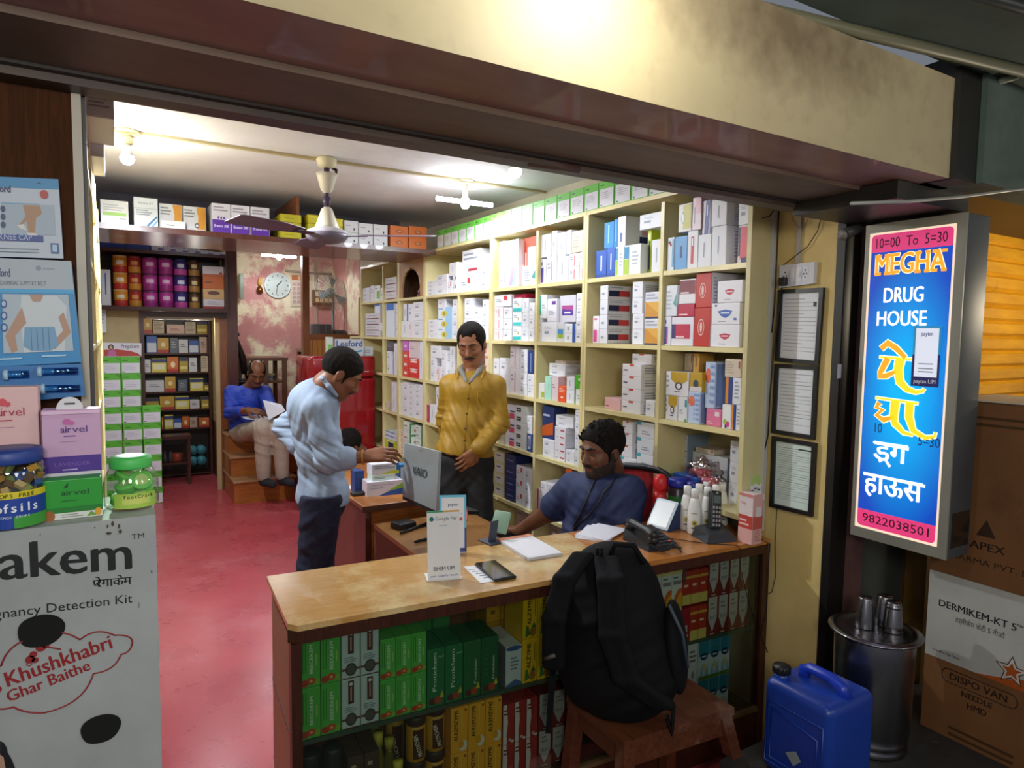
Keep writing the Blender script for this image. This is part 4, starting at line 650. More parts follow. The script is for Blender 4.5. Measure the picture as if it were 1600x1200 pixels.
for r, (z0, z1) in enumerate(((.585, .712), (.7125, .838))):
    for k in range(3): cc(1.112 + .0435 * k, 1.155 + .0435 * k, z0, z1, '#d8d4d2', CAR, f"white carton with orange curve, {('lower', 'upper')[r]} row, {ORD[k]} from the backpack", GC)
    for k in range(3): cc(1.2435 + .037 * k, 1.28 + .037 * k, z0, z1 - .012 * (1 - 0), '#b83a28' if (r, k) != (0, 0) else '#a8283a', RED if (r, k) != (0, 0) else [('r', 'F', .2, .3, .7, .5, '#e0c8c8'), ('r', 'F', .1, .15, .8, .22, '#e0b8b8')], f"red carton with pale gold foot, {('lower', 'upper')[r]} row, {ORD[k]} from the orange-curve cartons", GC)
POU = [('g', 'F', [(.08, 1), (.92, 1), (.92, .45), (.55, .12), (.45, .12), (.08, .45)], '#b8b4b4'), ('t', 'F', 'SPLAT', .5, .42, .12, '#3a3434', .6), ('p', 'F', .25, .65, .75, .88, 2, '#8a8484'), ('r', 'F', .3, .03, .7, .06, '#c8a8a4')]
for r, (z0, z1) in enumerate(((.585, .72), (.7205, .852))):
    for k in range(4): cc(1.357 + .0475 * k, 1.404 + .0475 * k, z0, z1, '#7a2a26', POU, f"dark red carton with silver tooth-shaped label, {('lower', 'upper')[r]} row, {ORD[k]} from the red cartons", GC, .03, .10)
# lower shelf
for k in range(2):
    t = thing('syrup_bottle', f"beige bottle with black cap on the lower counter shelf, {('against the counter end', 'beside the dark brown cartons')[k]}", 'bottle', cp(.052 + .058 * k, .075, .2955), 0, 'bottles on the lower counter shelf')
    b = MB(); b.lathe([(.024, 0), (.027, .004), (.027, .13), (.024, .155)], '#b8a684', n=24); b.build('body', t)
    b = MB(); b.lathe([(.0275, .03), (.0275, .12)], '#3a4a6a', n=24, caps=False); b.build('wrap_label', t)
    b = MB(); b.lathe([(.026, .155), (.027, .16), (.027, .225), (.024, .23), (0, .23)], '#1d2222', n=24); b.build('cap', t)
for k in range(2): cc(.14 + .043 * k, .182 + .043 * k, .2955, .505, '#4a3a2c', [('r', 'F', .05, .3, .95, .62, '#a8342c'), ('p', 'F', .1, .35, .9, .58, 2, '#e8d8d0'), ('r', 'F', .2, .85, .5, .9, '#a89a80')], f"dark brown carton with red label, {('beside the beige bottles', 'beside the yellow caps')[k]}", GC, .03, .1)
for k, (u, v, h) in enumerate(((.245, .06, .11), (.285, .07, .14), (.25, .14, .19), (.285, .15, .16), (.262, .215, .23))):
    t = thing('yellow_bottle', f"small yellow-capped bottle on the lower counter shelf, {ORD[k]} from the front", 'bottle', cp(u, v, .2955), 0, 'yellow bottles on the lower counter shelf')
    b = MB(); b.lathe([(.016, 0), (.018, .004), (.018, h * .6), (.010, h * .75), (.010, h * .8)], noisy('m_yellow_bottle', '#8a8434', '#6a641c', 5, .3), n=16); b.build('body', t)
    b = MB(); b.lathe([(.013, h * .8), (.014, h), (.0, h)], '#c8bc3a', n=16); b.build('cap', t)
JL = MB
for k, (u, v, z) in enumerate(((.318, .20, .2955), (.338, .075, .2955), (.394, .075, .2955), (.338, .075, .425), (.394, .075, .44))):
    t = thing('protein_jar', f"yellow protein jar with brown lid, {('at the back by the yellow bottles', 'lower row beside the small yellow bottles', 'lower row beside the orange cartons', 'upper row beside the small yellow bottles', 'upper row beside the orange cartons')[k]}", 'jar', cp(u, v, z), CA, 'protein jars on the lower counter shelf')
    hh = .235 if k == 0 else (.129 if k != 2 else .144); hl = hh * .8
    b = MB(); b.lathe([(.025, 0), (.0275, .004), (.0275, hl - .006), (.024, hl)], noisy('m_jar_yellow', '#c8962c', '#b8841c', 4, .3), n=28); b.build('body', t)
    b = MB(); b.add([(.0278 * math.sin(a), -.0278 * math.cos(a), z_) for z_ in (.012, hl * .92) for a in [math.radians(-34 + 68 * q / 8 + (0 if z_ < .05 else 0)) for q in range(9)]], [(q, q + 1, q + 10, q + 9) for q in range(8)], '#4a2418')
    for q, ch in enumerate('PROTICHEM' if 0 else ''): pass
    b.text('PROTICHEM', (0.002, -.0284, hl * .5), (-.25, 0, .97), (-.97, 0, -.25), .016, '#e8dcc8', fit=hl * .62, bold=True); b.build('wrap_label', t)
    b = MB(); b.lathe([(.0265, hl), (.028, hl + .003), (.028, hh - .003), (.025, hh), (0, hh)], '#3a241c', n=28); b.build('lid', t)
for r, (z0, z1) in enumerate(((.2955, .443), (.4435, .565))):
    for k in range(3):
        z0_, z1_ = (.2955 + .135 * r, .43 + .135 * r)
        cc(.424 + .053 * k, .4765 + .053 * k, z0_, z1_, '#eaa62a', ALK, f"orange enzyme carton with white swirl, {('lower', 'upper')[r]} row, {ORD[k]} from the protein jars", GC)
RW = [('g', 'F', [(0, 0), (.35, 0), (.3, .25), (.42, .55), (.3, 1), (0, 1)], '#d8d0d0'), ('p', 'F', .05, .72, .6, .9, 2, '#7a2a34'), ('r', 'F', .7, .02, .95, .08, '#d8d0d0'), ('e', 'F', .6, .1, .12, .04, '#d8b0b0')]
for r in range(2):
    for k in range(3): cc(.586 + .0385 * k, .624 + .0385 * k, .2955 + .12 * r, .415 + .12 * r, '#a83432', RW, f"maroon and white carton, {('lower', 'upper')[r]} row, {ORD[k]} from the orange cartons", GC)
for k in range(6): cc(.715 + .048 * (k % 3), .762 + .048 * (k % 3), .2955 + .115 * (k // 3), .41 + .115 * (k // 3), '#7a2a26', POU, f"dark red carton with silver label under the stool, {('lower', 'upper')[k // 3]} row, {ORD[k % 3]} from the maroon cartons", GC, .05, .1)
PR = [('p', 'F', .1, .75, .9, .92, 3, '#6a6470'), ('e', 'F', .5, .6, .16, .05, '#8a8a9a'), ('r', 'F', .05, .02, .95, .32, '#a82c30'), ('r', 'F', .15, .2, .85, .25, '#e0c0b8')]
for k in range(2): cc(1.236 + .043 * k, 1.278 + .043 * k, .2955, .575, '#d0ccd0', PR, f"tall white carton with red foot, {('beside the backpack', 'beside the blue cartons')[k]}", GC)
BL = [('r', 'F', 0, .62, 1, 1, '#2a7a94'), ('e', 'F', .5, .6, .36, .09, '#1c2a58'), ('r', 'F', .3, .58, .7, .62, '#c8d4e4'), ('e', 'F', .5, .34, .14, .08, '#d8b06a'), ('g', 'F', [(.1, .1), (.3, .4), (.45, .1)], '#8ab0c4'), ('g', 'F', [(.55, .1), (.8, .42), (.95, .1)], '#8ab0c4'), ('r', 'F', 0, 0, 1, .1, '#5a7a3a')]
for r in range(2):
    for k in range(3): cc(1.325 + .048 * k, 1.3725 + .048 * k, .2955 + .139 * r, .434 + .139 * r, '#c4d0d8', BL, f"blue and white landscape carton, {('lower', 'upper')[r]} row, {ORD[k]} from the tall white cartons", GC)
# ================================================================ things standing on the counter
ZT = .9006
t = thing('payment_standee', 'white payment standee leaning back on the counter beside the phone', 'sign', (.795, 1.69, ZT), math.radians(-16))
b = MB(); b.hexa([(-.05, -.012, 0), (.05, -.012, 0), (.05, .048, 0), (-.05, .048, 0), (-.05, -.012, .003), (.05, -.012, .003), (.05, .048, .003), (-.05, .048, .003)], '#e6e6e6'); b.build('foot', t)
T_ = Matrix.Translation((0, -.008, .003)) @ Matrix.Rotation(math.radians(-10), 4, 'X')
b = MB(); b.T = T_; b.box(-.047, 0, 0, .047, .003, .192, M('#e8e8ea', .25)); 
b.text('Google Pay', (.008, -.0006, .165), (1, 0, 0), (0, 0, 1), .014, '#5a5e66', fit=.062); b.lathe([(.0065, 0), (.0065, .0004)], '#2a8a5a', (-.034, -.0002, .169), 16, axis=(0, -1, 0)); b.lathe([(.0035, 0), (.0035, .0004)], '#2a64c8', (-.031, -.0007, .168), 12, axis=(0, -1, 0))
b.quad((-.047, -.0005, .187), (0, -.0005, .187), (0, -.0005, .192), (-.047, -.0005, .192), '#2a9a6a'); b.quad((0, -.0005, .187), (.047, -.0005, .187), (.047, -.0005, .192), (0, -.0005, .192), '#d8a02a')
b.text('Scan & Pay', (0, -.0006, .148), (1, 0, 0), (0, 0, 1), .006, '#7a7e86', fit=.024); b.text('BHIM UPI', (0, -.0006, .024), (1, 0, 0), (0, 0, 1), .016, '#4a4e5a', fit=.06, bold=True); b.text('paytm   Google Pay   PhonePe', (0, -.0006, .007), (1, 0, 0), (0, 0, 1), .008, '#3a5aa8', fit=.078); b.build('panel', t)
t = thing('payment_standee', 'blue-bordered payment standee behind the white one at the counter back', 'sign', (.92, 1.89, ZT), math.radians(-22))
b = MB(); b.box(-.04, -.01, 0, .04, .045, .003, M('#d8dce6', .3)); b.build('foot', t)
b = MB(); b.T = Matrix.Translation((0, -.008, .003)) @ Matrix.Rotation(math.radians(-12), 4, 'X'); b.box(-.043, 0, 0, .043, .003, .18, '#5cc0e2'); b.quad((-.036, -.0005, .01), (.036, -.0005, .01), (.036, -.0005, .172), (-.036, -.0005, .172), '#e6e8f0')
b.quad((-.043, -.0007, 0), (.043, -.0007, 0), (.043, -.0007, .02), (.03, -.0007, .07), (.043, -.0007, .07), '#2c3a8c') if 0 else b.poly([(.037, -.0008, 0), (.043, -.0008, 0), (.043, -.0008, .075), (.037, -.0008, .075)], '#2c3a8c'); b.poly([(-.043, -.0008, 0), (.043, -.0008, 0), (.043, -.0008, .012), (-.043, -.0008, .012)], '#2c3a8c')
b.text('paytm', (0, -.0009, .145), (1, 0, 0), (0, 0, 1), .014, '#2a3a7a', fit=.03, bold=True); b.quad((-.03, -.0009, .12), (.03, -.0009, .12), (.03, -.0009, .1225), (-.03, -.0009, .1225), '#b8bcc8'); b.quad((-.028, -.0009, .098), (-.004, -.0009, .098), (-.004, -.0009, .108), (-.028, -.0009, .108), '#c8a84a'); b.quad((-.002, -.0009, .098), (.03, -.0009, .098), (.03, -.0009, .108), (-.002, -.0009, .108), '#c84a4a'); b.build('panel', t)
# phone on a note
o = MB(); o.hexa([(.889, 1.752, ZT), (.870, 1.61, ZT), (.95, 1.60, ZT), (.95, 1.74, ZT), (.889, 1.752, ZT + .0008), (.870, 1.61, ZT + .0008), (.95, 1.60, ZT + .0008), (.95, 1.74, ZT + .0008)], '#e2e2e6')
for i in range(5): o.tube([(.888 + .002 * i, 1.72 - .02 * i, ZT + .0012), (.90 + .004 * i, 1.715 - .02 * i, ZT + .0012), (.908, 1.712 - .019 * i, ZT + .0012)], .0006, '#4a4e6a', 4)
tag(o.build('paper_note'), 'handwritten white note lying under the black phone', 'paper')
t = thing('mobile_phone', 'black mobile phone with dark glossy screen lying on the note', 'phone', (.949, 1.667, ZT + .001), math.radians(-5))
b = MB(); b.box(-.035, -.075, 0, .035, .075, .009, M('#15161a', .35), .004); b.build('body', t)
b = MB(); b.quad((-.032, -.071, .0093), (.032, -.071, .0093), (.032, .071, .0093), (-.032, .071, .0093), M('#101614', .06, 0, .6)); b.build('screen', t)
# writing pad with orange binding, loose sheets
t = thing('writing_pad', 'white writing pad with orange binding lying on the counter', 'notepad', (1.155, 1.805, ZT), math.radians(-3.5))
b = MB(); b.box(-.062, -.107, 0, .062, .107, .009, '#dcdce4'); b.quad((-.061, -.106, .0094), (.061, -.106, .0094), (.061, .088, .0094), (-.061, .088, .0094), '#e8e8f0')
b.build('sheets', t)
b = MB(); b.box(-.063, .088, -.0002, .063, .109, .0105, '#e08a5c'); b.build('binding', t)
for k in range(3):
    b = MB(); b.box(-.085, -.06, 0, .085, .06, .003, '#e4e4ee'); o = b.build('loose_paper'); o.location = (1.455 + .006 * k, 1.825 - .004 * k, ZT + .0032 * k); o.rotation_euler = (0, 0, math.radians(38 - 7 * k)); tag(o, f"white sheets lying behind the backpack straps, {('bottom', 'middle', 'top')[k]} of three piles", 'paper', 'loose sheets on the counter')
# desk telephone
BLK = M('#1a1c20', .4); DGR = M('#24262b', .45)
t = thing('desk_telephone', 'black corded desk telephone with keypad on the orange counter top', 'telephone', (1.545, 1.66, ZT), math.radians(-5)); t.scale = (.82, .82, .82)
b = MB(); b.hexa([(-.075, -.095, 0), (.075, -.095, 0), (.075, .08, 0), (-.075, .08, 0), (-.07, -.09, .018), (.07, -.09, .018), (.07, .075, .05), (-.07, .075, .05)], DGR); b.build('body', t)
b = MB()
for r in range(5):
    for c in range(4):
        x = .0 + c * .0165; y = -.07 + r * .024; z = .0185 + (y + .09) * .194
        b.box(x - .006, y - .006, z, x + .006, y + .006, z + .003, M('#c04a2c' if (r, c) == (0, 3) else '#3c3f46', .5))
b.build('keypad', t)
b = MB(); b.tube([(-.045, -.095, .05), (-.045, -.085, .062), (-.045, -.05, .068), (-.045, 0, .072), (-.045, .05, .075), (-.045, .078, .07)], [.02, .023, .017, .015, .018, .022], BLK, 14); b.lathe([(.02, 0), (.024, .012), (.02, .03)], BLK, (-.045, -.085, .03), 16); b.lathe([(.02, 0), (.024, .012), (.02, .03)], BLK, (-.045, .07, .045), 16); b.build('handset', t)
b = MB(); P = []
cpts = [Vector(p) for p in ((-.06, -.10, .02), (-.04, -.135, .012), (.0, -.125, .012), (.03, -.12, .02), (.045, -.14, .01), (.05, -.165, -.05), (.05, -.17, -.12))]
for i in range(len(cpts) - 1):
    for k in range(24):
        q = cpts[i].lerp(cpts[i + 1], k / 24); a = k * 2 * math.pi / 3; P.append(q + Vector((.007 * math.cos(a), .004 * math.sin(a), .007 * math.sin(a) + .004)))
b.tube(P, .0026, BLK, 5); b.build('coiled_cord', t)
# soundbox
t = thing('payment_soundbox', 'blue wedge-shaped payment speaker with pale face on the counter', 'speaker', (1.722, 1.772, ZT), math.radians(-82))
b = MB(); b.prism([(-.048, -.04, 0), (-.048, .055, 0), (-.048, .06, .03), (-.048, .045, .075), (-.048, .03, .092), (-.048, .02, .096)], (1, 0, 0), .096, M('#27365f', .5)); b.build('body', t)
b = MB(); b.T = Matrix.Translation((0, -.041, .004)) @ Matrix.Rotation(math.radians(-33), 4, 'X'); b.box(-.048, -.006, 0, .048, .0, .112, M('#cfe0ea', .35), .0045); b.box(-.04, -.0075, .008, .04, -.0055, .104, M('#e4e8ec', .3)); b.build('face_plate', t)
# bottles, jars and packs
def bottle(name, label, x, y, prof, col, cap, capcol, cat='bottle', group=None, deco=None, rz=0):
    t = thing(name, label, cat, (x, y, ZT), rz, group)
    b = MB(); b.lathe(prof, M(col, .35), n=24); b.build('body', t)
    b = MB(); b.lathe(cap, M(capcol, .35), n=24); b.build('cap', t)
    if deco: b = MB(); deco(b); b.build('printed_label', t)
    return t
def lotion_label(b):
    b.lathe([(.0003, 0), (.0105, 0)], '#c9b45a', (0, -.0248, .042), 14, axis=(0, -1, 0), caps=False); b.lathe([(.0003, 0), (.005, 0)], '#5a6a3a', (0, -.0252, .042), 12, axis=(0, -1, 0), caps=False)
    b.quad((-.010, -.0246, .022), (.010, -.0246, .022), (.010, -.0246, .027), (-.010, -.0246, .027), '#4a4a4a'); b.quad((-.011, -.0246, .075), (.009, -.0246, .075), (.009, -.0246, .079), (-.011, -.0246, .079), '#b8b89a')
LP = [(.021, 0), (.0245, .004), (.0245, .06), (.0225, .09), (.017, .118), (.014, .128)]; LC = [(.0135, .128), (.0135, .158), (.012, .16), (0, .16)]
spots = [(1.778, 1.718), (1.765, 1.668), (1.838, 1.718), (1.828, 1.668), (1.885, 1.680), (1.895, 1.735), (1.94, 1.70)]
for k, (x, y) in enumerate(spots):
    bottle('lotion_bottle', ('white lotion bottle with leafy print, front pair, nearer the blue speaker', 'white lotion bottle with leafy print, front pair, nearer the cordless phone', 'white lotion bottle just behind the front pair, speaker side', 'white lotion bottle just behind the front pair, pink carton side', 'rearmost white lotion bottle on the speaker side', 'rearmost white lotion bottle on the pink carton side', 'white lotion bottle directly beside the pink carton')[k], x, y, LP, '#e9e8e4', LC, '#eeeeec', group='white lotion bottles on the counter', deco=lotion_label, rz=math.radians(-44))
def redlab(b): b.text('ensFit', (0, -.0262, .075), (1, 0, 0), (0, 0, 1), .016, '#f0e8e4', fit=.034, bold=True); b.quad((-.015, -.0258, .062), (.015, -.0258, .062), (.015, -.0258, .067), (-.015, -.0258, .067), '#f0d8d4')
bottle('red_bottle', 'glossy red bottle with domed red cap behind the blue speaker', 1.752, 1.832, [(.022, 0), (.0255, .004), (.0255, .10), (.021, .125)], '#b8161c', [(.02, .125), (.025, .13), (.0265, .15), (.024, .17), (.015, .182), (0, .185)], '#c81e22', deco=redlab, rz=math.radians(-44))
def jar(name, label, x, y, r, h, col, lid, band=None):
    t = thing(name, label, 'jar', (x, y, ZT)); b = MB(); b.lathe([(r * .9, 0), (r, .004), (r, h * .78), (r * .85, h * .82)], M(col, .3), n=24); b.build('body', t)
    if band: b = MB(); b.lathe([(r + .0004, h * .2), (r + .0004, h * .62)], band, n=24, caps=False); b.build('wrap_label', t)
    b = MB(); b.lathe([(r * .98, h * .82), (r * 1.04, h * .85), (r * 1.04, h * .97), (r * .95, h), (0, h)], M(lid, .35), n=28); b.build('lid', t)
jar('lozenge_jar', 'wide jar with blue lid and dark sweets behind the red bottle', 1.822, 1.812, .034, .165, '#3a2c34', '#27309a', '#3a7a3a')
jar('small_jar', 'small jar with purple-blue lid beside the wide blue-lidded jar', 1.885, 1.80, .021, .172, '#8a8a94', '#3a3590')
jar('small_jar', 'small jar with dark blue lid just behind the lotion bottles', 1.842, 1.754, .022, .160, '#d8d4dc', '#2a2e84')
t = thing('cordless_telephone', 'dark grey cordless telephone standing in its charging base', 'telephone', (1.782, 1.588, ZT), math.radians(-14))
b = MB(); b.hexa([(-.06, -.05, 0), (.06, -.05, 0), (.06, .05, 0), (-.06, .05, 0), (-.045, -.03, .024), (.045, -.03, .03), (.05, .045, .045), (-.05, .045, .036)], M('#34363a', .35)); b.build('charging_base', t)
b = MB(); b.T = Matrix.Translation((.005, .012, .028)) @ Matrix.Rotation(math.radians(8), 4, 'Y') @ Matrix.Rotation(math.radians(-12), 4, 'X'); b.box(-.022, -.012, 0, .022, .012, .135, M('#202226', .4), .008); b.box(-.014, -.0132, .092, .014, -.0118, .118, M('#5a6a6c', .2))
for r in range(5):
    for c in range(3): b.box(-.015 + c * .0115, -.0136, .012 + r * .015, -.008 + c * .0115, -.0118, .021 + r * .015, '#9a9ca2')
b.lathe([(.004, 0), (.004, .001)], '#b8b8b8', (0, -.012, .127), 10, axis=(0, -1, 0)); b.build('handset', t)
PB = [('r', 'F', 0, .30, 1, .56, '#c8483e'), ('t', 'F', 'Tendy', .3, .78, .07, '#c86a74', .4), ('p', 'F', .08, .34, .8, .5, 2, '#f0d0cc'), ('r', 'F', 0, .0, 1, .30, '#e6b0ac'), ('r', 'R', 0, 0, 1, 1, '#dca6a2'), ('r', 'R', 0, .3, 1, .56, '#c8584e'), ('r', 'R', .3, .55, .85, .75, '#e0d8d4'), ('p', 'R', .2, .05, .9, .28, 5, '#b87870'), ('r', 'F', 0, .94, 1, 1, '#d88480')]
carton('pink_carton', .058, .048, .172, '#e2d4d4', PB, (1.836, 1.533, ZT), -math.pi / 2, 'pink and white carton with red band beside the cordless telephone', 'box')
for k in range(4):
    t = thing('toothbrush_pack', f"toothbrush blister pack leaning behind the pink carton, {ORD[k]} in the row", 'toothbrush', (1.892 + .0165 * k, 1.5345 - .0006 * k, ZT), 0, 'toothbrush packs behind the pink carton')
    hh = .215 + .006 * (k % 2); b = MB(); b.box(0, 0, 0, .0185, .0015, hh, '#e6e8e2'); b.quad((0, -.0004, hh - .03), (.019, -.0004, hh - .03), (.019, -.0004, hh), (0, -.0004, hh), '#bcd07a'); b.quad((.002, -.0005, hh - .05), (.017, -.0005, hh - .05), (.017, -.0005, hh - .044), (.002, -.0005, hh - .044), '#6a4a8a'); b.build('card', t)
    b = MB(); b.tube([(.0095, -.004, .01), (.0095, -.004, .12), (.0095, -.005, .15)], [.003, .0035, .003], ('#3a8a5a', '#4a6aa8', '#6aa83a', '#2a6a7a')[k], 8); b.box(.006, -.009, .13, .013, -.004, .15, '#e8ecec'); b.build('brush', t)
# crumpled plastic bag of packs behind the jars
bm = bmesh.new(); bmesh.ops.create_icosphere(bm, subdivisions=4, radius=1)
for v in bm.verts:
    p = v.co.copy(); k = 1 + .16 * math.sin(7 * p.x + 3 * p.z) * math.cos(6 * p.y) + .10 * math.sin(13 * p.z + 9 * p.y + 2)
    v.co = Vector((p.x * .05 * k, p.y * .085 * k, max(p.z, -.75) * .08 * k))
bm.verts.index_update(); b = MB(); b.add([v.co + Vector((1.792, 1.70, 1.12)) for v in bm.verts] if 0 else [v.co.copy() for v in bm.verts], [tuple(v.index for v in f.verts) for f in bm.faces], glass('m_clear_bag', '#f2ecec', .16, .15), True); bm.free()
t = thing('plastic_bag', 'crumpled clear plastic bag with pink packs on the fourth shelf', 'bag', (1.925, 1.78, 1.055)); b.build('bag_film', t)
b = MB(); b.box(-.03, -.06, -.04, .02, .0, .02, '#d8647a', .006); b.box(-.02, .005, -.045, .03, .06, .03, '#d8d4dc', .006); b.box(-.03, -.02, .02, .03, .05, .04, '#c84a5a', .006); b.build('pink_packs', t)
# cables
tag(MB().tube([cp(1.02, -.001, .9035) + Vector((.25, .16, 0)), cp(1.36, .05, .9025), cp(1.44, -.006, .902), cp(1.452, -.016, .89), cp(1.455, -.014, .82), cp(1.50, -.014, .70), cp(1.535, -.014, .62), cp(1.54, -.014, .56)], .0016, '#17171a', 6).build('telephone_cable'), 'thin black cable running over the counter edge by the pouches', 'cable')
tag(MB().tube([cp(1.545, .06, .9025), cp(1.57, .01, .902), cp(1.578, -.018, .895), cp(1.58, -.018, .80), cp(1.585, -.018, .66), cp(1.56, -.018, .57), cp(1.60, -.018, .50)], .0018, '#17171a', 6).build('telephone_cable'), 'black cable dropping from the cordless telephone down the counter post', 'cable')
# ================================================================ helpers for faces read off the photograph on a plane Y = const
def pbox(name, label, x0, x1, yt, yb, Y, d, base, items, cat='box', group=None, z0=None, n=1, rz=0):
    """a carton (or a stack of n) facing the street, its face on the plane Y"""
    ym = (yt + yb) / 2; X0 = at(x0, ym, 1, Y).x; X1 = at(x1, ym, 1, Y).x; zt = at((x0 + x1) / 2, yt, 1, Y).z; zb = at((x0 + x1) / 2, yb, 1, Y).z if z0 is None else z0
    h = (zt - zb) / n; r = []
    for k in range(n):
        lb = label if isinstance(label, str) else label[k]
        r.append(carton(name, X1 - X0 - .001, d, h - .0006, base, items, (X0, Y, zb + h * k + .0003), rz, lb, cat, group))
    return r[-1]
class Card:
    """a flat pack whose front is the quad px (tl, tr, br, bl) on the plane Y, with a thickness behind it"""
    def __init__(s, quad, Y, th, base):
        s.P = [at(x, y, 1, Y) for x, y in quad]; s.b = MB(); a, b_, c, d = s.P; k = Vector((0, th, 0)); s.n = 0
        s.b.hexa([d, c, c + k, d + k, a, b_, b_ + k, a + k], base)
    def q(s, u, v, e=0):
        a, b_, c, d = s.P; top = a.lerp(b_, u); bot = d.lerp(c, u); return bot.lerp(top, v) - Vector((0, .0006 + s.n * .00015 + e, 0))
    def r(s, u0, v0, u1, v1, m): s.n += 1; s.b.quad(s.q(u0, v0), s.q(u1, v0), s.q(u1, v1), s.q(u0, v1), m)
    def g(s, pts, m): s.n += 1; s.b.poly([s.q(*p) for p in pts], m)
    def e(s, u, v, ru, rv, m): s.g([(u + ru * math.cos(t * math.pi / 12), v + rv * math.sin(t * math.pi / 12)) for t in range(24)], m)
    def t(s, tx, u, v, size, m, fit=None, align='c', bold=False, du=.1, dv=0):
        s.n += 1; o = s.q(u, v); ux = (s.q(u + du, v + dv) - o).normalized(); vx = Vector((0, -1, 0)).cross(ux) * -1; vx = ux.cross(Vector((0, 1, 0))) * -1
        s.b.text(tx, o, ux, Vector((0, 0, 1)) if abs(dv) < 1e-6 else vx, size, m, fit=fit, align=align, bold=bold)
    def W(s): return (s.P[1] - s.P[0]).length
    def H(s): return (s.P[0] - s.P[3]).length
# ================================================================ big printed display carton by the entrance, with stock on top
YC = 1.08
tl = at(0, 825.5, 1, YC); trp = at(243, 804, 1, YC); ZC = trp.z; X1 = trp.x; X0 = -.33
t = thing('display_carton', 'tall white printed display carton with two round holes by the entrance', 'carton', (0, 0, 0))
b = MB(); b.box(X0, YC, -.0495, X1, YC + .15, ZC, noisy('m_scuffed_white_board', '#a6aaaa', '#969a99', 5, .5, c3='#8c8a84', scale3=9, lo3=.68, hi3=.76)); b.build('carton_body', t)
def pc(x, y, k=1): p = at(x, y, 1, YC); return Vector((p.x, YC - .0006 * k, p.z))
INK = M('#16171a', .5); REDI = M('#8e1f22', .5)
b = MB(); a_ = pc(1, 906); c_ = pc(205, 888.5); wa = text_verts('akem')[0][:, 0].max(); wf = text_verts('Pregakem')[0][:, 0].max()
U_ = (c_ - a_).normalized(); L_ = (c_ - a_).length; sz = .0375 / .53
b.text('akem', c_, U_, Vector((0, 0, 1)), sz, INK, fit=L_, bold=True, align='r'); q = pc(-6, 906); b.text('Preg', q, U_, Vector((0, 0, 1)), sz, INK, fit=L_ * .82, bold=True, align='r')
b.text('TM', pc(206, 842.5), (1, 0, 0), (0, 0, 1), .0105, INK, fit=.0155, align='l')
b.text('प', pc(145, 918), U_, (0, 0, 1), .0165, INK, align='l', bold=True); b.text('रेगाकेम', pc(150, 917.5), U_, (0, 0, 1), .0165, INK, fit=at(207, 913, 1, YC).x - at(151, 917, 1, YC).x, align='l', bold=True)
k_ = pc(207, 941); b.text('Pregnancy Detection Kit', k_, (pc(207, 941) - pc(0, 966)).normalized(), (0, 0, 1), .0185, INK, fit=(pc(207, 941) - pc(0, 966)).length * 23 / 19.2, align='r')
b.build('black_lettering', t)
b = MB()
def arcp(pts, w, m, k=2):
    P = [pc(x, y, k) for x, y in pts]; b.tube(P, w, m, 5)
def bez(p0, p1, p2, n=10): return [((1 - s) ** 2 * p0[0] + 2 * s * (1 - s) * p1[0] + s * s * p2[0], (1 - s) ** 2 * p0[1] + 2 * s * (1 - s) * p1[1] + s * s * p2[1]) for s in [i / n for i in range(n + 1)]]
for pts in (bez((-40, 1075), (-30, 1030), (2, 1040)), bez((2, 1040), (10, 1012), (36, 1001)), bez((96, 988), (112, 990), (125, 999)), bez((125, 999), (150, 978), (179, 992)), bez((179, 992), (212, 990), (206, 1008)), bez((206, 1008), (202, 1020), (189, 1022)), bez((189, 1022), (180, 1048), (146, 1052)), bez((146, 1052), (132, 1100), (70, 1113)), bez((70, 1113), (40, 1115), (21, 1104)), bez((21, 1104), (-10, 1115), (-40, 1090))): arcp(pts, .0011, REDI)
a1 = pc(13, 1073); a2 = pc(176, 1012); u1 = (a2 - a1).normalized(); v1 = Vector((-u1.z, 0, u1.x))
b.text('Khushkhabri', a1, u1, v1, .030, REDI, fit=(a2 - a1).length, align='l', bold=True); a3 = pc(14, 1097); a4 = pc(142, 1046); u3 = (a4 - a3).normalized(); v3 = Vector((-u3.z, 0, u3.x)); b.text('Ghar Baithe', a3, u3, v3, .023, REDI, fit=(a4 - a3).length, align='l', bold=True)
b.text('Ab', pc(4, 1080), u1, v1, .02, REDI, align='r', bold=True)
for x, y, r in ((47, 1030, .0055), (52, 1022, .0045), (55, 1031, .004), (64, 1011, .006), (72, 1008, .004)): p = pc(x, y, 2); b.lathe([(0, 0), (r, 0)], REDI, p, 14, axis=(0, -1, 0), caps=False)
arcp([(43, 1033), (42, 1039), (47, 1040), (50, 1036)], .0008, REDI); arcp([(70, 1010), (84, 1012), (95, 1014)], .001, REDI); b.build('red_cloud_print', t)
b = MB()
for cx, cy, r in ((64, 985, .0265), (157.5, 1138, .0245)):
    b = MB(); p = pc(cx, cy, 3); b.add([p] + [p + Vector((math.cos(a) * r * (1 + .05 * math.sin(3 * a + cx)), 0, math.sin(a) * r * .9 * (1 + .06 * math.cos(2 * a)))) for a in [i * math.pi / 14 for i in range(28)]], [(0, 1 + i, 1 + (i + 1) % 28) for i in range(28)], M('#050505', .9)); b.build('hole', t)
b = MB(); P = [(0, 1157), (6, 1160), (11, 1168), (12, 1175), (18, 1185), (24, 1200), (30, 1225), (0, 1225)]; b.poly([pc(x, y, 2) for x, y in P], '#1d1a20'); b.poly([pc(x, y, 3) for x, y in ((-2, 1176), (6, 1182), (9, 1200), (9, 1225), (-2, 1225))], '#b08a78')
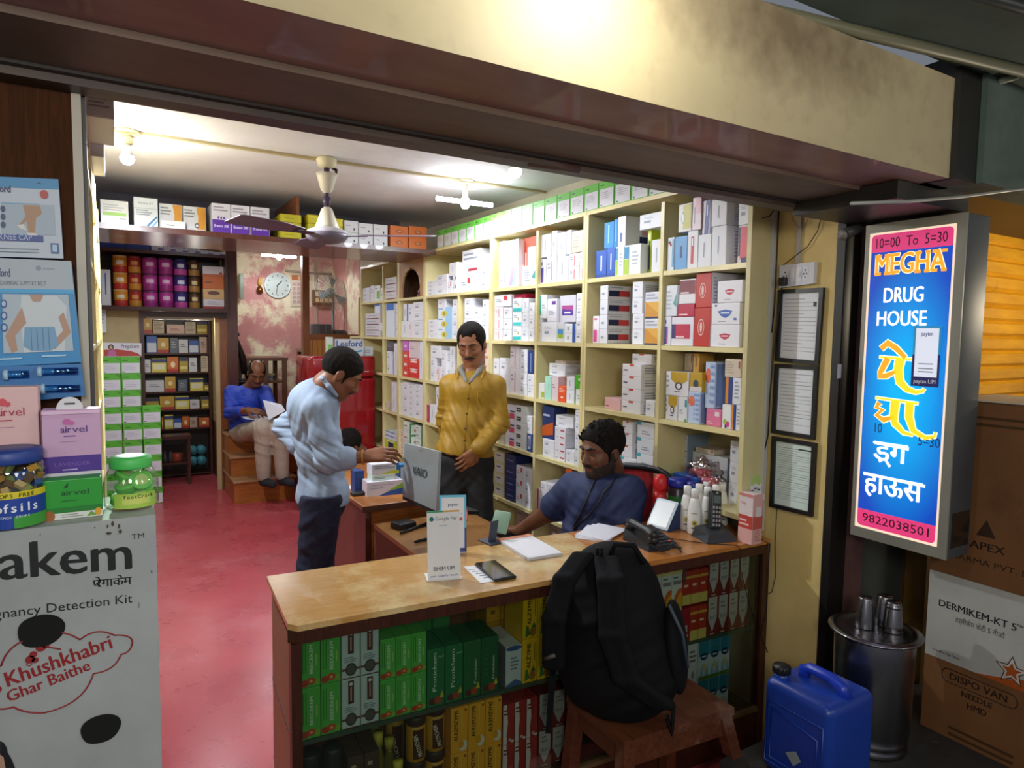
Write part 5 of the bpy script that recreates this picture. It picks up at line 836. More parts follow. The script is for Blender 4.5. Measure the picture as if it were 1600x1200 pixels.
for x, y, w_, h_ in ((168, 822, 3, 6), (176, 818, 5, 9), (186, 822, 4, 8), (170, 833, 10, 5), (188, 830, 6, 7), (148, 824, 3, 2), (237, 893, 2, 5), (63, 835, 1, 5), (217, 945, 1, 11)): b.poly([pc(x + w_ * math.cos(a) * .5, y + h_ * math.sin(a) * .5, 2) for a in (0, 1.2, 2.1, 3.1, 4.2, 5.2)], '#4a3f34')
b.build('worn_print', t)['kind'] = 'stuff'
ZC += .0006
AIRTOP = lambda c, tc: [('t', 'F', 'air', .40, .78, .09, tc, .18, 1), ('t', 'F', 'vel', .64, .78, .09, tc, .26), ('e', 'F', .42, .885, .07, .03, c), ('e', 'F', .5, .87, .05, .02, c), ('p', 'F', .36, .735, .66, .755, 1, tc), ('p', 'F', .3, .685, .72, .70, 1, '#b08a98')]
LAV = [('r', 'F', 0, .39, 1, .55, '#4a2a8e'), ('t', 'F', 'LAVENDER', .5, .455, .05, '#7a5ab0', .62), ('p', 'F', .32, .405, .7, .43, 1, '#b8a8d8'), ('r', 'F', 0, 0, 1, .39, '#d4d4dc'), ('p', 'F', .35, .24, .75, .34, 3, '#9a98a8')] + AIRTOP('#c060a0', '#4a2a7e') + [('e', 'F', .08 + .075 * k, .1 + .1 * abs(math.sin(k * 1.7)), .03, .05, '#6a5aa0') for k in range(13)] + [('e', 'F', .86, .28, .05, .06, '#5a4a94'), ('e', 'F', .92, .22, .05, .06, '#6a58a4'), ('r', 'F', 0, .96, 1, .99, '#e0bcd8')]
t = thing('fragrance_pack', 'lilac lavender air freshener carton standing behind the green one', 'box', (-.0895, 1.150, ZC), 0)
b = MB(); w, d, h = .0705, .035, .150; b.box(0, 0, 0, w, d, h, '#c8a0c4'); decals(b, LAV, w, d, h); b.build('carton', t)
b = MB(); P = [(.017, .006, h)] + [(.0335 + .0165 * math.cos(a), .006, h + .018 * math.sin(a)) for a in [math.pi - i * math.pi / 14 for i in range(15)]] + [(.05, .006, h)]; b.prism(P, (0, 1, 0), .0008, '#d8d8dc'); b.box(.027, .0052, h + .007, .040, .0058, h + .0095, '#3a3a3a'); b.build('hang_tab', t)
GRB = [('t', 'F', 'air', .40, .60, .2, '#0c4a1c', .18, 1), ('t', 'F', 'vel', .64, .60, .2, '#0c4a1c', .26), ('g', 'F', [(.34, .78), (.42, .92), (.42, .80)], '#0c4a1c'), ('p', 'F', .3, .44, .7, .48, 1, '#0c5a22'), ('r', 'F', 0, .16, 1, .30, '#1f7a2c'), ('r', 'F', 0, 0, 1, .16, '#d4d8d0'), ('e', 'F', .09, .1, .1, .14, '#9a5a2a'), ('e', 'F', .92, .12, .06, .1, '#d8a02a'), ('g', 'F', [(.72, .02), (.8, .15), (.9, .04)], '#6a9a3a'), ('p', 'F', .3, .03, .7, .14, 2, '#9a9a98')]
carton('fragrance_pack', .070, .03, .056, '#2f9a38', GRB, (-.0885, 1.110, ZC), 0, 'green air freshener carton on the display carton beside the jar', 'box')
RDB = [('r', 'F', 0, .28, 1, .44, '#a8223c'), ('t', 'F', 'CHERRY BLOSSOM', .5, .34, .05, '#d05a70', .84), ('r', 'F', 0, 0, 1, .28, '#d8d6da'), ('p', 'F', .3, .16, .75, .25, 2, '#a8a0a8')] + AIRTOP('#d0485a', '#a82a48') + [('e', 'F', .8 + .05 * (k % 3), .05 + .04 * (k % 5), .05, .025, '#a82838') for k in range(6)] + [('e', 'F', .3 + .12 * k, .03, .06, .03, '#b83240') for k in range(5)]
carton('fragrance_pack', .0705, .035, .184, '#dcb4b4', RDB, (-.164, 1.160, ZC), 0, 'pink and red air freshener carton behind the blue-lidded sweet jar', 'box')
t = thing('sweet_jar', 'clear sweet jar with blue lid and printed blue label at the photo edge', 'jar', (-.125, 1.118, ZC))
b = MB(); b.lathe([(.038, 0), (.041, .004), (.041, .075), (.036, .088)], glass('m_clear_jar', '#eef2f2', .05), n=32); b.build('body', t)
b = MB()
for k in range(90):
    a = rng.uniform(0, 6.28); r = .034 * math.sqrt(rng.uniform(.3, 1)); z = rng.uniform(.045, .083); R = Euler(tuple(rng.uniform(0, 3, 3))).to_matrix().to_4x4(); b.T = Matrix.Translation((r * math.cos(a), r * math.sin(a), z)) @ R; b.box(-.006, -.004, -.004, .006, .004, .004, ('#c8922a', '#8a9a4a', '#3a5aa0', '#d8b87a', '#7a5a2a')[k % 5])
b.build('sweets', t)['kind'] = 'stuff'
b = MB(); V = []; 
def band(z0, z1, m, a0=-75, a1=75, r=.0414):
    A = [math.radians(a0 + (a1 - a0) * q / 16) for q in range(17)]; b.add([(r * math.sin(a), -r * math.cos(a), z) for z in (z0, z1) for a in A], [(q, q + 1, q + 18, q + 17) for q in range(16)], m)
band(.002, .042, '#1c3f9a'); band(.042, .051, '#d8c82a'); band(.002, .018, '#3f9a3a', 10, 75, .0416)
def bandtext(s_, z, size, a0, step, m, r=.0419):
    for i, ch in enumerate(s_):
        a = math.radians(a0 + i * step); b.text(ch, (r * math.sin(a), -r * math.cos(a), z), (math.cos(a), math.sin(a), 0), (0, 0, 1), size, m, bold=True)
bandtext('Cofsils', .024, .017, -24, 11.5, '#e8ecf4'); bandtext('DROPS FREE', .0435, .0075, -20, 6.8, '#2a3a2a'); bandtext('LOZENGE DROPS', .016, .0045, -22, 4.6, '#c8d4ec'); b.build('wrap_label', t)
b = MB(); b.lathe([(.0375, .086), (.0385, .088), (.0385, .101), (.036, .104), (0, .104)], '#27408e', n=32); b.build('lid', t)
t = thing('foot_cream_jar', 'clear jar of green tubs with bright green lid on the display carton', 'jar', (.0185, 1.150, ZC))
JG = glass('m_green_tint_jar', '#e6f4e2', .06)
b = MB(); b.lathe([(.033, 0), (.0365, .005), (.0365, .038), (.031, .055), (.027, .062)], JG, n=32); b.build('body', t)
for k, (x, y, z, rx, ry) in enumerate(((-.013, -.014, .012, 12, 8), (.013, -.016, .014, 40, -20), (-.010, .014, .012, -10, 5), (.014, .012, .020, 20, 10), (-.006, -.008, .030, 14, -12), (.012, -.010, .038, 55, 18), (-.008, .008, .045, 20, 25))):
    b = MB(); b.T = Matrix.Translation((x, y, z)) @ Euler((math.radians(rx), math.radians(ry), 0)).to_matrix().to_4x4(); b.lathe([(.013, -.005), (.015, -.003), (.015, .003), (.0155, .0035), (.0155, .007), (.014, .008), (0, .008)], '#7fcf6a', n=20); b.lathe([(0, .0083), (.009, .0083)], '#cfd49a', n=16, caps=False); b.build('green_tub', t)
b = MB(); band(.004, .026, '#a4c850', -38, 55, .0369); band(.010, .022, '#c8d46a', -20, 40, .0371); bandtext('FootCrack', .0185, .0075, -14, 7.2, '#1c2a1c', .0374); b.build('wrap_label', t)
b = MB(); b.lathe([(.028, .060), (.0285, .062), (.0285, .073), (.027, .076), (.018, .078), (0, .078)], '#4cc05a', n=36); b.build('lid', t)
# packs hanging on the wooden front panel
t = thing('knee_support_pack', 'white and blue knee support pack hanging highest on the wooden panel', 'pack')
k = Card([(-30, 275), (91, 280), (99, 404), (-30, 400)], 1.285, .018, '#b9c4d0')
k.r(0, .87, 1, 1, '#2f86b8'); k.g([(.70, .93), (.74, .955), (.78, .93)], '#1c4a6a'); k.r(.25, .27, .72, .68, '#3a94c4'); k.r(.25, .29, .92, .67, '#9fb0be'); k.g([(.52, .66), (.74, .66), (.76, .56), (.68, .50), (.66, .30), (.58, .30), (.56, .46), (.50, .40), (.46, .40), (.55, .52)], '#a8805e')
k.g([(.44, .40), (.52, .42), (.56, .34), (.48, .36)], '#d8d4d0'); k.g([(.56, .31), (.66, .31), (.74, .24), (.58, .25)], '#d8d4d0'); k.r(.1, .20, .76, .28, '#24408a'); k.t('KNEE CAP', .42, .215, .013, '#b8c4e4', fit=k.W() * .42)
k.e(.80, .80, .055, .055, '#b03a34'); k.t('Leeford', .22, .81, .015, '#1c2c5a', fit=k.W() * .3, bold=True); k.r(.85, .06, .95, .19, '#24548a'); k.r(.87, .08, .93, .17, '#a8c4e0')
for v in (.60, .50, .40): k.e(.27, v, .03, .04, '#1c3a6a')
for v in (.10, .06): k.r(.1, v, .7, v + .012, '#8a9aa8')
k.b.build('card_box', t)
t = thing('support_belt_pack', 'blue and white abdominal support belt pack hanging below the knee support', 'pack')
k = Card([(-30, 402), (111, 408), (127, 566), (-30, 574)], 1.27, .03, '#2a86c0')
k.r(0, .72, 1, 1, '#a4b0ba'); k.r(0, .68, 1, .72, '#3aa0d4'); k.t('Leeford', .2, .83, .018, '#1c2c6a', fit=k.W() * .22, bold=True); k.t('ABDOMINAL SUPPORT BELT', .42, .755, .009, '#4a5a68', fit=k.W() * .56); k.e(.62, .92, .03, .025, '#7a8a9a'); k.r(.67, .91, .8, .925, '#8a98a4')
k.r(.22, .12, .93, .67, '#a8b8c4'); k.g([(.42, .66), (.8, .66), (.9, .56), (.84, .12), (.42, .12), (.40, .5)], '#c4ccd2'); k.g([(.42, .55), (.24, .28), (.30, .12), (.36, .14), (.34, .28), (.46, .4)], '#b08a74'); k.g([(.86, .5), (.92, .3), (.74, .14), (.70, .19), (.84, .32), (.80, .45)], '#b08a74'); k.g([(.50, .67), (.66, .67), (.62, .60), (.54, .60)], '#b08a74')
k.g([(.44, .36), (.75, .36), (.78, .18), (.70, .13), (.50, .13), (.42, .18)], '#6f9cc0')
for u in (.5, .56, .62, .68): k.r(u, .14, u + .008, .35, '#4a789c')
for v in (.58, .47, .36): k.e(.235, v, .032, .04, '#24488a'); k.e(.235, v, .02, .025, '#a8c4dc')
k.r(.05, .06, .4, .075, '#a8d0e8'); k.r(.6, .07, .85, .085, '#a8d0e8'); k.b.build('card_box', t)
t = thing('syringe_blister', 'blue blister pack of clear tubes hanging under the support belt pack', 'pack')
k = Card([(-30, 574), (127, 568), (133, 618), (-30, 634)], 1.262, .02, '#2470b0'); k.b.build('backing_tray', t)
for (x, y, L) in ((5, 586, 40), (58, 581, 64), (63, 608, 62), (5, 612, 44)):
    p = at(x, y, 1, 1.255); q2 = at(x + L, y - 1.5, 1, 1.255); b = MB(); b.cyl(p, q2, .0058, glass('m_blister', '#8fc4ea', .22, .1), 14); dv = (q2 - p).normalized(); b.cyl(p + dv * .004, p + dv * .022, .0042, '#b8d4ea', 10); b.cyl(p + dv * .024, q2 - dv * .006, .0026, '#1c4a80', 10); b.lathe([(.0075, 0), (.0085, .003), (.0075, .006)], '#a8c8e0', p, 14, axis=dv); b.build('tube', t)
# shelving along the near wall, seen almost edge on, with packs reaching past its front
t = thing('side_shelving', 'narrow cream shelving along the wall behind the wooden front panel', 'shelf', (-.13, 1.40, 0))
for y in (0, .55, 1.2, 1.9, 2.6): b = MB(); b.box(.002, y, FL, .085, y + .03, 2.2, CREAM); b.build('upright', t)
for z in (.4, .7, 1.0, 1.3, 1.55, 1.8, 2.05): b = MB(); b.box(.002, .03, z - .015, .083, 2.6, z, CREAM); b.build('shelf_board', t)
for k, (x0, x1, yt, yb, Y, c_) in enumerate(((130, 178, 138, 187, 2.1, '#c4b4c0'), (135, 162, 187, 246, 2.45, '#d0c4c8'))):
    X0_ = -.1275; X1_ = at(x1, (yt + yb) / 2, 1, Y).x; z0_ = at(x1, yb, 1, Y).z; z1_ = min(at(x1, yt, 1, Y).z, CE - .02)
    carton('white_carton', X1_ - X0_, .3, z1_ - z0_, c_, [('p', 'F', .6, .3, .95, .9, 5, '#8a7a8a'), ('r', 'F', .3, .6, .5, .9, '#c86a6a')], (X0_, Y, z0_), 0, ('pale carton sticking out highest beside the entrance, next to the ceiling', 'pale carton sticking out just below and beyond the highest one')[k], 'box')
    if k == 0: b = MB(); b.box(.002, .6, z0_ - .012, .087, 1.6, z0_ - .0005, CREAM); b.build('shelf_board', t)
    else: b = MB(); b.box(.002, .9, z0_ - .012, .087, 1.6, z0_ - .0005, CREAM); b.build('shelf_board', t)
for k, (x0, x1, yt, yb) in enumerate(((150, 157, 421, 446), (158, 173, 421, 472), (150, 166, 476, 520))):
    pbox('white_carton', ('small white carton at the wall end of the tin shelf', 'tall white and blue carton beside the orange tins', 'white carton under the tin shelf at the wall end')[k], x0, x1, yt, yb, 6.45 if k < 2 else 6.50, .08 if k < 2 else .04, '#d6dade', [('r', 'F', .4, .3, .55, .9, '#3a6ab0')] if k == 1 else [('p', 'F', .2, .3, .9, .8, 4, SP)], z0=1.7905 if k < 2 else None)
# ================================================================ tin shelf, green stacks and rack at the rear
t = thing('tin_cabinet', 'dark wooden wall cabinet with rows of drink powder tins beside the doorway', 'cabinet', (-.128, 6.42, 0))
for nm, bx in (('bottom_board', (0, .0, 1.757, 1.02, .45, 1.79)), ('top_board', (0, 0, 2.235, 1.02, .45, 2.262)), ('side_board', (.995, 0, 1.79, 1.02, .45, 2.235)), ('back_board', (0, .44, 1.79, .995, .45, 2.235))): b = MB(); b.box(*bx, WOODD); b.build(nm, t)
def tin(x0, x1, zb, h, col, col2, label, lid, blob, Y=6.5, group='powder tins in the dark cabinet'):
    Xa = at(x0, 440, 1, Y).x; Xb = at(x1, 440, 1, Y).x; r = (Xb - Xa) / 2 - .002
    t = thing('powder_tin', label, 'tin', ((Xa + Xb) / 2, Y + r, zb + .0003), 0, group)
    b = MB(); b.lathe([(r * .97, 0), (r, .004), (r, h * .36)], col2, n=24, caps=False); b.lathe([(r, h * .36), (r, h * .86), (r * .95, h * .88)], col, n=24, caps=False); b.build('body', t)
    b = MB(); A = [math.radians(-30 + 60 * q / 8) for q in range(9)]; b.poly([((r + .0012) * math.sin(a), -(r + .0012) * math.cos(a), h * (.56 + .14 * math.sqrt(max(0, 1 - (a / .53) ** 2)))) for a in A] + [((r + .0012) * math.sin(a), -(r + .0012) * math.cos(a), h * (.56 - .14 * math.sqrt(max(0, 1 - (a / .53) ** 2)))) for a in A[::-1]], blob) if 0 else b.add([((r + .001) * math.sin(a), -(r + .001) * math.cos(a), z) for z in (h * .45, h * .68) for a in A], [(q, q + 1, q + 10, q + 9) for q in range(8)], blob); b.build('printed_label', t)
    b = MB(); b.lathe([(r * .98, h * .86), (r * 1.01, h * .88), (r * 1.01, h * .97), (r * .95, h - .001), (0, h - .001)], lid, n=24); b.build('lid', t)
tin_cols = [(176, 200, '#d8902a', '#b83024', '#d8a060', '#e8dcc0', 'orange tin'), (200, 221.5, '#a82a26', '#c88a2a', '#8a3024', '#d89a4a', 'red tin'), (222.5, 247, '#b83a94', '#9a2a7a', '#6a2a5a', '#e0b8d4', 'magenta tin'), (248, 271.5, '#b83a94', '#9a2a7a', '#6a2a5a', '#e0b8d4', 'magenta tin'), (272, 294, '#3a2f7a', '#c04a9a', '#2a2a5a', '#dcdce8', 'navy and pink tin'), (295, 313, '#5a3a1c', '#a87a3a', '#2a1c14', '#d8c890', 'brown jar')]
pl = ['next to the red tins', 'next to the orange tins', 'next to the red tins', 'next to the navy tins', 'between magenta tins and brown jars', 'beside the stacked boxes']
for c, (x0, x1, a_, b_, lid, blob, nm) in enumerate(tin_cols):
    for r in range(3): tin(x0, x1, 1.7903 + .142 * r, .141, a_, b_, f"{nm} {pl[c]}, {('bottom', 'middle', 'top')[r]} of its stack", lid, blob)
z_ = 1.7903
for k, (hh, col, it) in enumerate(((.085, '#dcd4d4', [('r', 'F', 0, 0, 1, .25, '#a8202a'), ('p', 'F', .2, .4, .8, .8, 2, SP)]), (.09, '#d8b074', [('e', 'F', .5, .6, .3, .2, '#6a3a2a')]), (.115, '#cc6a24', [('p', 'F', .1, .4, .6, .6, 1, '#7a3a14')]), (.085, '#e0dcdc', [('e', 'F', .85, .3, .08, .12, '#b8402a'), ('r', 'F', 0, 0, 1, .2, '#c86a3a')]))):
    carton('medicine_pack', at(350, 440, 1, 6.5).x - at(317, 440, 1, 6.5).x, .15, hh - .0006, col, it, (at(317, 440, 1, 6.5).x, 6.5, z_ + .0003), 0, f"{('white and red', 'cream', 'orange', 'white')[k]} box {('at the bottom', 'second up', 'third up', 'on top')[k]} of the stack beside the brown jars", 'box', 'boxes beside the tins'); z_ += hh
for k in range(2): pbox('blue_tray', f"shiny blue tray on top of the tin cabinet, {('at the wall end', 'beside the white cartons')[k]}", (155, 196)[k], (195, 235)[k], 374, 392, 6.47, .25, '#27408e', [('r', 'F', .1, .5, .9, .6, '#4a68b8')], 'tray', 'blue trays on the tin cabinet', z0=2.2625)
for k in range(6): pbox('white_carton', f"small white carton on top of the tin cabinet, {ORD[k]} from the blue trays", 236.5 + 19.3 * k, 255.5 + 19.3 * k, 380.5 + 3 * k * .9, 400, 6.47, .2, '#d4d6e2', [('r', 'F', .55, .15, .95, .45, '#6a6aa8'), ('p', 'F', .1, .5, .5, .85, 2, SP), ('r', 'F', .55, .7, .8, .8, '#4a4a8a')], 'box', 'white cartons on the tin cabinet', z0=2.2625)
GB = [('r', 'F', .06, .04, .97, .64, '#dcdce6'), ('p', 'F', .15, .2, .8, .5, 3, '#c0c4d0'), ('p', 'F', .1, .74, .5, .84, 1, '#2c6a24'), ('r', 'F', .08, .08, .2, .13, '#4a5a4a'), ('g', 'F', [(.7, 1), (1, .9), (1, .75)], '#4a9a2c')]
for c, (xa, xb, n) in enumerate(((-.088, .049, 9), (.051, .193, 9), (.195, .332, 6))):
    for r in range(n): carton('green_carton', xb - xa - .003, .12, .1374, '#62bc3e', GB, (xa + .002 * ((r * 7 + c) % 3), 6.30 + .004 * ((r * 5 + c) % 3), FL + .0003 + .138 * r), 0, f"green carton with white label on the floor stack, {LVL[r].replace('bottom', 'bottom one')} in the {('wall-side', 'middle', 'short outer')[c]} column", 'box', 'green cartons stacked on the floor')
t = thing('shelf_sign', 'small printed sign with a woman in pink on the green cartons', 'sign')
k = Card([(157, 535), (221, 536), (221, 556.5), (157, 557)], 6.36, .004, '#d8d4dc')
zoff = FL + 9 * .138 + .001 - k.P[3].z
k.P = [p + Vector((0, 0, zoff)) for p in k.P]; k.b = MB(); a, b_, c, d = k.P; th = Vector((0, .004, 0)); d = Vector((d.x, d.y, c.z)); k.P[3] = d; k.b.hexa([d, c, c + th, d + th, a, b_, b_ + th, a + th], '#d8d4dc')
k.g([(.08, .02), (1, .02), (.9, .25), (.7, .42), (.4, .52), (.08, .48)], '#b83a30'); k.g([(.16, .02), (.38, .02), (.36, .38), (.28, .5), (.2, .42)], '#c060a0'); k.e(.25, .68, .07, .2, '#2a1c20'); k.e(.25, .66, .04, .13, '#c89a7c'); k.t('Pregakem', .72, .62, .052, '#4a4450', fit=k.W() * .44); k.b.build('card', t)
t = thing('medicine_rack', 'dark wooden rack of herbal medicine boxes standing in the rear passage', 'rack', (.215, 7.34, FL))
for x in (0, .61): b = MB(); b.box(x, 0, 0, x + .025, .2, 1.62, WOODD); b.build('upright', t)
RZ = [1.56, 1.37, 1.18, .99, .81, .62]
for z in RZ + [.16]: b = MB(); b.box(.025, 0, z - FL - .014, .61, .2, z - FL, WOODD); b.build('shelf_board', t)
b = MB(); b.box(.0, .19, 0, .635, .2, 1.62, '#241814'); b.build('back_board', t)
HB = {'y': ('#b8923a', [('r', 'F', 0, 0, 1, .22, '#a83228'), ('e', 'F', .5, .55, .2, .15, '#e0d0a0')], 'yellow and red'), 'c': ('#bcae94', [('p', 'F', .1, .2, .9, .9, 6, '#7a6a5a')], 'cream'), 'p': ('#c8a898', [('p', 'F', .2, .3, .8, .6, 2, '#8a4a3a')], 'pale pink'), 'n': ('#a8923a', [('r', 'F', 0, .75, 1, 1, '#2a2a4a'), ('r', 'F', .1, .2, .9, .4, '#d8c87a')], 'navy and yellow'), 'b': ('#3a5aa0', [('r', 'F', .05, .05, .95, .6, '#c4ccd8')], 'blue and white'), 'g': ('#5a646c', [('p', 'F', .2, .3, .8, .8, 3, '#a8b0b4')], 'grey'), 'w': ('#c4c4c8', [('p', 'F', .2, .4, .8, .7, 2, '#6a6a7a')], 'white'), 'o': ('#c06a2c', [('e', 'F', .5, .5, .2, .2, '#e8d0a0'), ('r', 'F', 0, 0, 1, .2, '#a8281c')], 'orange'), 't': ('#d0c050', [('r', 'F', .0, .7, 1, .95, '#2a3a6a'), ('r', 'F', .1, .2, .9, .6, '#d8d4b0')], 'yellow and blue'), 'm': ('#b49c88', [('r', 'F', .85, 0, 1, 1, '#5a2a2a'), ('p', 'F', .2, .3, .7, .7, 3, '#4a3a3a')], 'beige')}
rows = [[(892, 952, 388, 'y'), (955, 1026, 403, 'c'), (1040, 1155, 428, 'p'), (1158, 1224, 412, 'c'), (1228, 1314, 410, 'n')], [(914, 980, 500, 'b'), (983, 1056, 512, 'y'), (1060, 1112, 512, 'g'), (1116, 1176, 522, 'w'), (1180, 1242, 528, 'b'), (1246, 1310, 506, 'm')], [(900, 942, 648, 'w'), (946, 1040, 640, 't'), (1044, 1116, 630, 'o'), (1120, 1176, 634, 'n'), (1180, 1232, 636, 'w'), (1256, 1314, 624, 'c')], [(908, 1026, 778, 'w'), (1030, 1098, 755, 'y'), (1112, 1172, 775, 'g'), (1188, 1272, 765, 't'), (1276, 1316, 795, 'n')], [(905, 992, 890, 'n'), (998, 1090, 878, 'y'), (1094, 1182, 878, 't'), (1186, 1248, 900, 'w'), (1258, 1312, 880, 'n')], [(1010, 1022, 1010, 'o'), (1026, 1084, 996, 't'), (1086, 1136, 1018, 'b'), (1138, 1182, 1004, 'o'), (1186, 1240, 1010, 'm'), (1244, 1316, 1012, 'o')]]
for r, row in enumerate(rows):
    for c, (x0, x1, yt, kd) in enumerate(row):
        base, it, look = HB[kd]; px0, px1, py = x0 / 4, x1 / 4, 400 + yt / 4; zb = RZ[r] + .0004
        Xa = max(at(px0, py, 1, 7.352).x, .243); Xb = min(at(px1, py, 1, 7.352).x, .823); zt_ = at((px0 + px1) / 2, py, 1, 7.352).z
        carton('herbal_box', Xb - Xa - .002, .1, max(zt_ - zb, .05), base, it, (Xa, 7.352, zb), 0, f"{look} herbal box, {ORD[c]} from the green cartons, {('topmost', 'second', 'third', 'fourth', 'fifth', 'lowest')[r]} rack shelf", 'box', 'herbal boxes on the rear rack')
for k in range(4):
    x, z = (.66, .74)[k % 2], (.24, .345)[k // 2]
    tag(MB().cyl((x, 7.30, z + .05), (x, 7.42, z + .05), .045, '#3f8a98', 18).build('blue_canister'), f"teal canister lying at the rack foot, {('lower', 'upper')[k // 2]} row, {('inner', 'doorway side')[k % 2]}", 'canister', 'teal canisters at the rack foot')
t = thing('low_table', 'small dark wooden table with jars in front of the rear rack', 'table', (.42, 6.95, FL))
b = MB(); b.box(-.12, 0, .44, .2, .2, .47, WOODD); b.box(-.1, .02, .2, .18, .18, .215, WOODD); b.build('top', t)
for x in (-.11, .165): 
    for y in (.01, .165): b = MB(); b.box(x, y, 0, x + .025, y + .025, .44, WOODD); b.build('leg', t)
tag(MB().lathe([(.045, 0), (.05, .01), (.05, .07), (.045, .08), (0, .08)], '#8a3a24', (.50, 7.05, FL + .2155), 20).build('red_tin'), 'rust red round tin on the lower shelf of the small dark table', 'tin')
for k in range(3): tag(MB().lathe([(.02, 0), (.022, .01), (.022, .06), (.012, .08), (.012, .1), (0, .1)], '#3a3436', (.345 + .05 * k, 7.04, FL + .2155), 16).build('dark_bottle'), f"small dark bottle on the small dark table's lower shelf, {ORD[k]} from the wall", 'bottle', 'dark bottles on the low table')
t = thing('rack_fill_tube', 'short white tube light over the rear rack of herbal boxes', 'lamp', (.255, 6.592, 1.688)); b = MB(); b.box(0, 0, 0, .52, .02, .025, '#c8c4b8'); b.build('fitting', t); b = MB(); b.cyl((.02, .028, .008), (.50, .028, .008), .008, glow('#f4f2e8', 3), 12); b.build('tube', t)  # glowing tube added at the pale strip to brighten the rack
for x in (.1, .4): lamp('tube_glow', (x, .05, -.02), 1.6, .03, (1, .96, .88), t)  # fill light that goes with the added tube
# ================================================================ cartons on the loft
ZL = 2.1453
def lo(name, label, x0, x1, yt, yb, base, items, Y=4.115, d=.2, grp='cartons on the loft', n=1, z0=ZL): return pbox(name, label, x0, x1, yt, yb, Y, d, base, items, 'box', grp, z0, n)
lo('loft_carton', 'white carton with green stripe on the loft, by the wall', 157, 201, 313, 350, '#e2e4e4', [('r', 'F', .08, .36, .92, .5, '#9ccc5a'), ('p', 'F', .1, .55, .9, .85, 3, '#b8bcc4'), ('r', 'F', .7, .22, .9, .27, '#3a4a3a')])
lo('loft_carton', 'taller white carton with blue waves on the loft', 209, 247, 309, 354, '#dce2e6', [('t', 'F', 'Ferricia XT', .5, .78, .1, '#3a5a7a', .6), ('p', 'F', .1, .38, .8, .6, 3, '#8a98a8'), ('g', 'F', [(.5, .05), (.95, .4), (.98, .35), (.6, .02)], '#3a74a8'), ('g', 'F', [(.7, .02), (.98, .28), (.98, .2), (.8, .02)], '#6aa4d0'), ('r', 'F', 0, .62, 1, .64, '#b0b8c0')])
for k in range(2): lo('loft_carton', f"white carton with amber edge on the loft, {('next to the blue-wave carton', 'next to the purple cartons')[k]}", 249 + 37 * k, 285 + 37 * k, (319, 323)[k], 357, '#d8dade', [('g', 'F', [(.62, .1), (.98, .1), (.98, .98), (.58, .98), (.66, .6)], '#d8962a'), ('e', 'F', .6, .25, .1, .1, '#4a4a5a'), ('e', 'F', .6, .25, .06, .06, '#e0dcdc'), ('p', 'F', .06, .55, .55, .9, 3, '#7a828c')], Y=4.15)
lo('loft_carton', 'low white carton lying in front of the amber-edged cartons', 252, 290, 345, 357, '#e0e0e4', [('p', 'F', .2, .3, .7, .6, 1, '#8a8a94')], Y=4.108, d=.035)
for k in range(3): lo('loft_carton', f"white and purple carton on the loft, {ORD[k]} from the entrance wall", 331 + 30.4 * k, 360.5 + 30.4 * k, 318 + 3 * k, 362, '#dedce6', [('r', 'F', .02, .02, .98, .45, '#5a2aa0'), ('t', 'F', 'Branox 300', .5, .2, .13, '#e0d4f4', .76, 1), ('e', 'F', .5, .52, .05, .04, '#6a3ab0'), ('e', 'F', .65, .52, .05, .04, '#6a3ab0'), ('e', 'F', .35, .52, .05, .04, '#6a3ab0'), ('p', 'F', .08, .72, .9, .92, 2, '#9a94a8')])
YB = [('p', 'F', .2, .45, .85, .6, 1, '#8a8420'), ('r', 'F', 0, .02, 1, .06, '#a8a028')]
lo('loft_carton', [f"yellow carton on the loft before the wooden divider, {q} of its stack" for q in ('bottom', 'middle', 'top')], 438, 471, 335, 373, '#c4bc2c', YB, n=3)
for c in range(2): lo('loft_carton', [f"yellow carton on the loft past the divider, {q} of the {('first', 'second')[c]} stack" for q in ('bottom', 'middle', 'top')], 481 + 28 * c, 508 + 28 * c, (336, 341)[c], 376, '#ccc42e', YB, n=3)
for k in range(3): lo('loft_carton', [f"white carton with black squiggle on the loft, {q}, {ORD[k]} from the yellow ones" for q in ('lower', 'upper')], 538 + 23 * k, 560 + 23 * k, (345, 349, 351)[k], 383, '#d8d8de', [('r', 'F', .65, .2, .75, .4, '#3a3a44'), ('p', 'F', .1, .5, .6, .7, 1, '#a8a8b4')], n=2, Y=4.13)
for k in range(2): lo('loft_carton', [f"{w} carton on the loft {('beside the white ones', 'at the shelving end')[k]}" for w in (('lower orange', 'upper orange') if k == 0 else ('orange', 'orange-based white'))], 610 + 29 * k, 638 + 29 * k, 353 + k, 388, '#cc6a28', [('e', 'F', .5, .5, .2, .15, '#8a4a1c'), ('e', 'F', .5, .5, .12, .08, '#d88a4a')], n=2)
